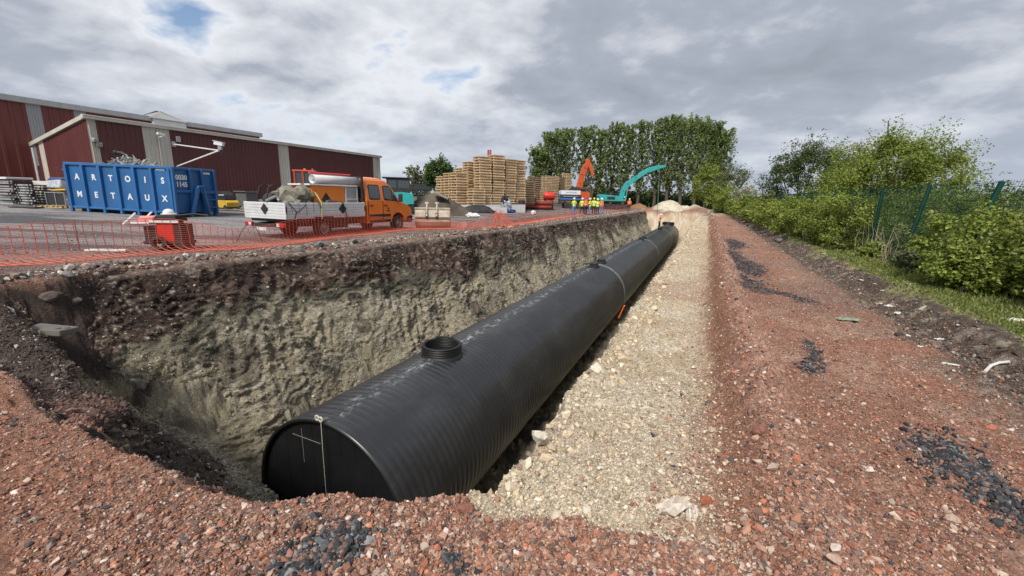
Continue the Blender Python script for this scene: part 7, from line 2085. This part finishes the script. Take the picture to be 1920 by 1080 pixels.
    # hedge in front of the fence
    front = [(14.5, 9.4, 1.9, .95), (16.0, 9.2, 1.8, 1.05), (18.2, 9.1, 1.75, 1.1), (20.6, 9.0, 1.7, 1.1), (23.2, 8.95, 1.75, 1.2), (26, 8.9, 1.7, 1.25), (29, 8.85, 1.75, 1.3), (32.5, 8.8, 1.8, 1.4), (36.5, 8.75, 1.8, 1.5), (41, 8.7, 1.9, 1.6), (46, 8.65, 1.9, 1.7), (52, 8.6, 2.0, 1.9), (58, 8.6, 2.1, 2.0), (64, 8.6, 2.2, 2.2)]
    for i, (u, v, H, R_) in enumerate(front):
        x, y = xy_of(u, v); d = math.hypot(x, y)
        ord_ = ['nearest', 'second', 'third', 'fourth', 'fifth', 'sixth', 'seventh', 'eighth', 'ninth', 'tenth', 'eleventh', 'twelfth', 'thirteenth', 'farthest'][i]
        bush(x, y, H * (1 + .1 * math.sin(i * 2.1)), R_, 400 + i, 'light green bush before the fence left of the near post, %s along the verge' % ord_, P_BUSH, 66 if i < 6 else 50, 70 if i < 4 else 46, max(.075, .0042 * d), 'bushes in front of the fence', 'bush', .26)
    near = [(7.75, 10.0, 1.5, .95, 'big leafy light green bush before the leaning fence posts'), (6.3, 10.6, 1.75, 1.1, 'leafy bush at the right edge of the picture beside the rightmost post'), (7.0, 9.75, .85, .8, 'low spreading leafy bush hanging over the grass verge'), (9.5, 9.8, .5, .5, 'small tuft of shoots under the second leaning post'), (5.0, 10.7, 1.3, 1.0, 'low bush at the lower right edge of the verge'), (12.3, 9.7, .45, .4, 'weedy tuft at the foot of the near straight post')]
    for i, (u, v, H, R_, lb) in enumerate(near):
        x, y = xy_of(u, v)
        bush(x, y, H, R_, 500 + i, lb, P_BUSH if i != 3 else P_OLIVE, int(95 * min(1, R_)), 84, .072, None, 'bush', .26, ell=(1.05, 1.0))
    # dry stalks at the fence foot
    m = MB(); R = random.Random(12)
    for k in range(34):
        u = R.uniform(11.0, 13.2); v = fence_v(u) - R.uniform(.1, .5); x, y = xy_of(u, v); z = ground_z(x, y); h = R.uniform(.5, 1.25)
        m.tube([(x, y, z), (x + R.uniform(-.1, .1), y + R.uniform(-.1, .1), z + h * .6), (x + R.uniform(-.25, .25), y + R.uniform(-.2, .2), z + h)], [.008, .006, .003], 4)
    tag(m.build('dry_stalks', M['straw']), 'dry pale stalks standing at the foot of the fence', 'stalks', kind='stuff')
M['straw'] = pm('dry_straw', (.34, .29, .19), .85, var=.25, scale=6)
vegetation()

# ================================================================== STONES, SCRAPS AND SMALL THINGS
def rock_mesh(seed, n=2, amp=.32):
    bm = bmesh.new(); bmesh.ops.create_icosphere(bm, subdivisions=n, radius=1); rr = random.Random(seed)
    pl = [(Vector((rr.gauss(0, 1), rr.gauss(0, 1), rr.gauss(0, 1))).normalized(), rr.uniform(.45, .85)) for _ in range(11)]
    for v in bm.verts:
        d = v.co.normalized(); k = 1.0
        for nrm, lim in pl:
            c = d.dot(nrm)
            if c > .05: k = min(k, lim / c)
        v.co = d * k * (1 + rr.uniform(-.03, .03))
    me = bpy.data.meshes.new('rock'); bm.to_mesh(me); bm.free(); return me
M['rk_red'] = pm('red_rock', (.24, .105, .075), .85, var=.3, scale=4, bump=.4, bscale=8)
M['rk_tan'] = pm('chalk_rock', (.60, .55, .45), .85, var=.2, scale=4, bump=.4, bscale=8)
M['rk_grey'] = pm('grey_rock', (.17, .16, .155), .85, var=.3, scale=4, bump=.4, bscale=8)
M['rk_brown'] = pm('brown_rock', (.12, .088, .076), .85, var=.35, scale=4, bump=.5, bscale=8)
M['slab'] = pm('concrete_slab', (.15, .138, .125), .85, var=.2, scale=4, dirt=(.12, .10, .085), dirt_amt=.6, dscale=4)
M['scrap_w'] = pm('dirty_white_plastic', (.62, .61, .57), .6, var=.2, scale=8, dirt=(.35, .31, .26), dirt_amt=.5, dscale=8)
M['scrap_d'] = pm('muddy_plastic', (.27, .25, .22), .7, var=.4, scale=8)
M['scrap_g'] = pm('dull_green_plastic', (.20, .27, .20), .6, var=.2, scale=8)
def rocks():
    L_ = [(876, 960, .05, 'rk_red', 'rusty red rock near the middle of the foreground'), (1100, 965, .035, 'rk_tan', 'pale chalk rock at the corner of the bench'), (1322, 945, .042, 'rk_red2', 'orange red stone beside the crumpled plastic'),
          (1414, 730, .055, 'rk_red', 'angular red stone on the low ridge of the road edge'), (1424, 815, .06, 'rk_red', 'largest reddish stone along the ridge of the road edge'), (1562, 1053, .035, 'rk_tan2', 'pink pale stone at the bottom right foreground'), (1328, 760, .04, 'rk_brown', 'brown stone where chalk meets the red road'),
          (1855, 810, .045, 'rk_red2', 'orange red stone near the right dark gravel'), (1782, 985, .05, 'rk_tan2', 'flat pinkish stone beside the right dark gravel'), (1120, 700, .10, 'rk_tan', 'pale chalk block on the bench edge'), (990, 855, .10, 'rk_tan', 'big chalk lump at the near corner of the bench edge'), (1012, 830, .09, 'rk_tan', 'chalk lump second up the bench edge'), (925, 890, .05, 'rk_tan', 'small chalk lump at the rim beside the pipe'),
          (97, 562, .15, 'rk_brown', 'big dark boulder jutting from the top of the left bank'), (146, 576, .09, 'rk_brown', 'smaller dark boulder under the bank overhang'), (560, 478, .15, 'rk_grey', 'grey stone on the trench lip below the netting'), (600, 462, .18, 'rk_grey', 'flat grey rock on the trench lip before the truck'), (660, 456, .15, 'rk_grey', 'grey rock on the trench lip below the truck wheel'), (215, 517, .10, 'rk_brown', 'reddish stone on the left trench lip'), (130, 520, .09, 'rk_grey', 'grey stone on the far left trench lip'), (1810, 548, .16, 'rk_grey', 'pale grey rock in the grass by the bushes'), (1462, 455, .18, 'rk_grey', 'dark grey rock at the edge of the road ditch')]
    M['rk_red2'] = pm('orange_red_rock', (.40, .13, .075), .85, var=.25, scale=4); M['rk_tan2'] = pm('pinkish_rock', (.42, .29, .23), .85, var=.25, scale=4)
    for i, (px, py, s, mt, lb) in enumerate(L_):
        p = spot(px, py); me = rock_mesh(i + 3, 2)
        o = link('rock', me, M[mt]); o.scale = (s * 1.2, s * .95, s * .8); o.rotation_euler = (.2 * (i % 3), .15 * (i % 4), i * 1.3); o.location = p + Vector((0, 0, s * .35)); tag(o, lb, 'rock')
    # concrete slab and shredded plastic in the left bank
    a = spot(56, 622); b_ = aty(138, 640, a.y - .1); d = (b_ - a); c = (a + b_) / 2
    r = empty('concrete_slab', c + Vector((0, 0, .10)), math.atan2(d.y, d.x), 'broken flat concrete slab sticking out of the near left bank', 'slab')
    l = min(1.1, d.length)
    m = MB(); m.hexa([(-l / 2, -.16, -.05), (l / 2 - .06, -.14, -.05), (l / 2, .12, -.05), (-l / 2 + .03, .16, -.05), (-l / 2, -.16, .05), (l / 2 - .06, -.13, .05), (l / 2, .12, .05), (-l / 2 + .03, .16, .05)]); m.build('slab_body', M['slab'], r, .015)
    for q in ((l * .28, -.05), (l * .40, .0)):
        m = MB(); m.tube([(q[0], q[1], .05), (q[0], q[1], .062)], .035, 12); m.build('bolt_socket', M['rk_brown'], r)
    def strip(pts, w, name, mat, lb, cat='plastic scrap', group=None):
        P_ = [spot(*p) if len(p) == 2 else Vector(p) for p in pts]
        V = []; n = len(P_); R = random.Random(int(P_[0].x * 100))
        for i, p in enumerate(P_):
            tocam = (Vector((0, 0, CZ)) - p).normalized(); q = p + tocam * .06 + Vector((0, 0, .02)); ww = w * R.uniform(.6, 1.2)
            dd = (P_[min(i + 1, n - 1)] - P_[max(i - 1, 0)]).normalized(); s = dd.cross(tocam).normalized() * ww / 2; t = tocam * .006
            V += [q - s, q + s, q + s + t + tocam * R.uniform(0, .02), q - s + t + tocam * R.uniform(0, .02)]
        Fq = []
        for i in range(n - 1):
            for k in range(4): Fq.append((4 * i + k, 4 * i + (k + 1) % 4, 4 * i + 4 + (k + 1) % 4, 4 * i + 4 + k))
        Fq += [(3, 2, 1, 0), (4 * n - 4, 4 * n - 3, 4 * n - 2, 4 * n - 1)]
        m = MB(); m.add(V, Fq); o = m.build(name, mat); return tag(o, lb, cat, group)
    strip([(10, 585), (24, 588), (32, 602), (40, 612), (52, 618)], .05, 'torn_plastic', M['scrap_w'], 'torn white plastic hanging above the concrete slab in the left bank')
    strip([(14, 592), (26, 600), (36, 606)], .035, 'torn_plastic', M['scrap_w'], 'thin white plastic shred beside the torn sheet at the far left')
    hang = [((478, 515), (486, 526), (492, 540)), ((494, 518), (503, 523), (500, 532)), ((627, 488), (634, 498), (637, 508)), ((648, 488), (652, 496), (650, 504)), ((686, 486), (692, 494), (689, 502)), ((785, 462), (790, 470), (788, 478)), ((842, 450), (845, 457), (846, 464)), ((858, 458), (868, 466), (880, 474)), ((866, 455), (876, 464), (884, 470)), ((940, 440), (944, 447), (946, 453))]
    for i, h in enumerate(hang):
        strip(h, .016 + .003 * i, 'torn_plastic', M['scrap_d'], 'pale torn plastic strip hanging out of the dark layer of the left trench wall', group='strips in the trench wall')
    # cable down the wall
    pts = [spot(*p) for p in ((535, 500), (548, 516), (562, 552), (578, 592), (592, 622), (606, 656), (620, 690), (636, 722), (643, 738))]
    m = MB(); m.tube([p + (Vector((0, 0, CZ)) - p).normalized() * .07 for p in pts], .013, 6); tag(m.build('black_cable', M['black']), 'thin black cable hanging down the left trench wall to the pipe', 'cable')
    # stakes by the pipe
    p = spot(1166, 590); q = Vector((p.x, p.y, p.z))
    m = MB(); a, b_ = atz(1160, 596, -1.1), atz(1171, 573, -.75); m.tube([a, b_], .018, 8); tag(m.build('orange_stake', M['hv_o']), 'short orange stake wedged between pipe and bench', 'stake')
    m = MB(); a, b_ = spot(1272, 436), spot(1284, 414); m.tube([a + Vector((0, 0, .08)), b_ + Vector((0, 0, .25))], .055, 8); tag(m.build('pale_pole', M['plastic']), 'long pale pole lying beside the far end of the pipe', 'pole')
    # litter on verge and ditch
    def crumple_sheet(px, py, s, mat, lb, group=None, seed=0, el=1.0, rz=0.0, h=.35):
        p = spot(px, py); R = random.Random(seed + int(px)); n = 7; V = []; V2 = []
        for i in range(n):
            for j in range(n):
                x, y = (i / (n - 1) - .5) * 2, (j / (n - 1) - .5) * 2; rr = 1 - .12 * R.random() - .18 * (abs(x) > .9 and abs(y) > .9)
                z = h * R.random() * (1 - .3 * abs(x)); V.append((x * s * el * rr, y * s * rr * .6, z * s + .004)); V2.append((x * s * el * rr, y * s * rr * .6, z * s))
        k = n * n; Fq = []
        for i in range(n - 1):
            for j in range(n - 1):
                a = i * n + j; Fq.append((a, a + n, a + n + 1, a + 1)); Fq.append((k + a, k + a + 1, k + a + n + 1, k + a + n))
        rimi = [i * n for i in range(n)] + [(n - 1) * n + j for j in range(1, n)] + [i * n + n - 1 for i in range(n - 2, -1, -1)] + [j for j in range(n - 2, 0, -1)]
        for a, b_ in zip(rimi, rimi[1:] + rimi[:1]): Fq.append((a, b_, k + b_, k + a))
        m = MB(); m.add(V + V2, Fq); o = m.build('plastic_sheet', M[mat]); o.location = p + Vector((0, 0, .015)); o.rotation_euler = (0, 0, rz); return tag(o, lb, 'plastic scrap', group)
    crumple_sheet(1262, 962, .10, 'scrap_t', 'crumpled translucent plastic sheet at the near end of the bench', None, 1, 1.1, .3, .55)
    crumple_sheet(1296, 975, .055, 'scrap_t', 'small crumpled plastic piece right of the larger sheet on the bench', None, 2, 1.0, 1.0, .6)
    crumple_sheet(1668, 577, .08, 'scrap_w', 'white plastic piece in the ditch, left of the two near ones', None, 3, 1.3, .2)
    crumple_sheet(1684, 590, .08, 'scrap_w', 'white folded plastic piece in the ditch, right of the two near ones', None, 4, 1.2, .5)
    crumple_sheet(1590, 602, .10, 'scrap_g', 'faded green plastic net scrap on the red road', None, 5, 1.5, -.3, .3)
    crumple_sheet(1782, 686, .045, 'scrap_w', 'white scrap at the road edge in front of the ditch', None, 6, 1.6, -.5, .2)
    crumple_sheet(1900, 603, .11, 'scrap_w', 'pale crumpled sheet in the grass at the right edge', None, 7, 1.6, 0, .3)
    crumple_sheet(1125, 888, .022, 'scrap_w', 'tiny white scrap lying on the chalk bench', None, 8, 1.0, 0, .8)
    for i, (px, py) in enumerate(((1560, 493), (1597, 508), (1614, 528), (1640, 535), (1655, 547), (1704, 535), (1742, 537), (1648, 572), (1760, 640), (1795, 612), (1700, 632), (1735, 655), (1880, 560), (1905, 575), (1545, 478), (1508, 462))):
        crumple_sheet(px, py, .022 + .014 * (i % 3), 'scrap_w', 'small white plastic scrap lying along the ditch and verge', 'small scraps along the verge', 20 + i, 1.2 + .3 * (i % 2), i * .8, .4)
    m = MB(); pts = [spot(*p) + Vector((0, 0, .03)) for p in ((1845, 702), (1856, 692), (1872, 686), (1892, 684))]; m.tube(pts, .017, 6); tag(m.build('white_pipe_piece', M['scrap_w']), 'curved piece of white pipe lying in the ditch at the right', 'pipe piece')
M['scrap_t'] = pm('translucent_sheet', (.52, .45, .38), .35, var=.3, scale=12)
rocks()
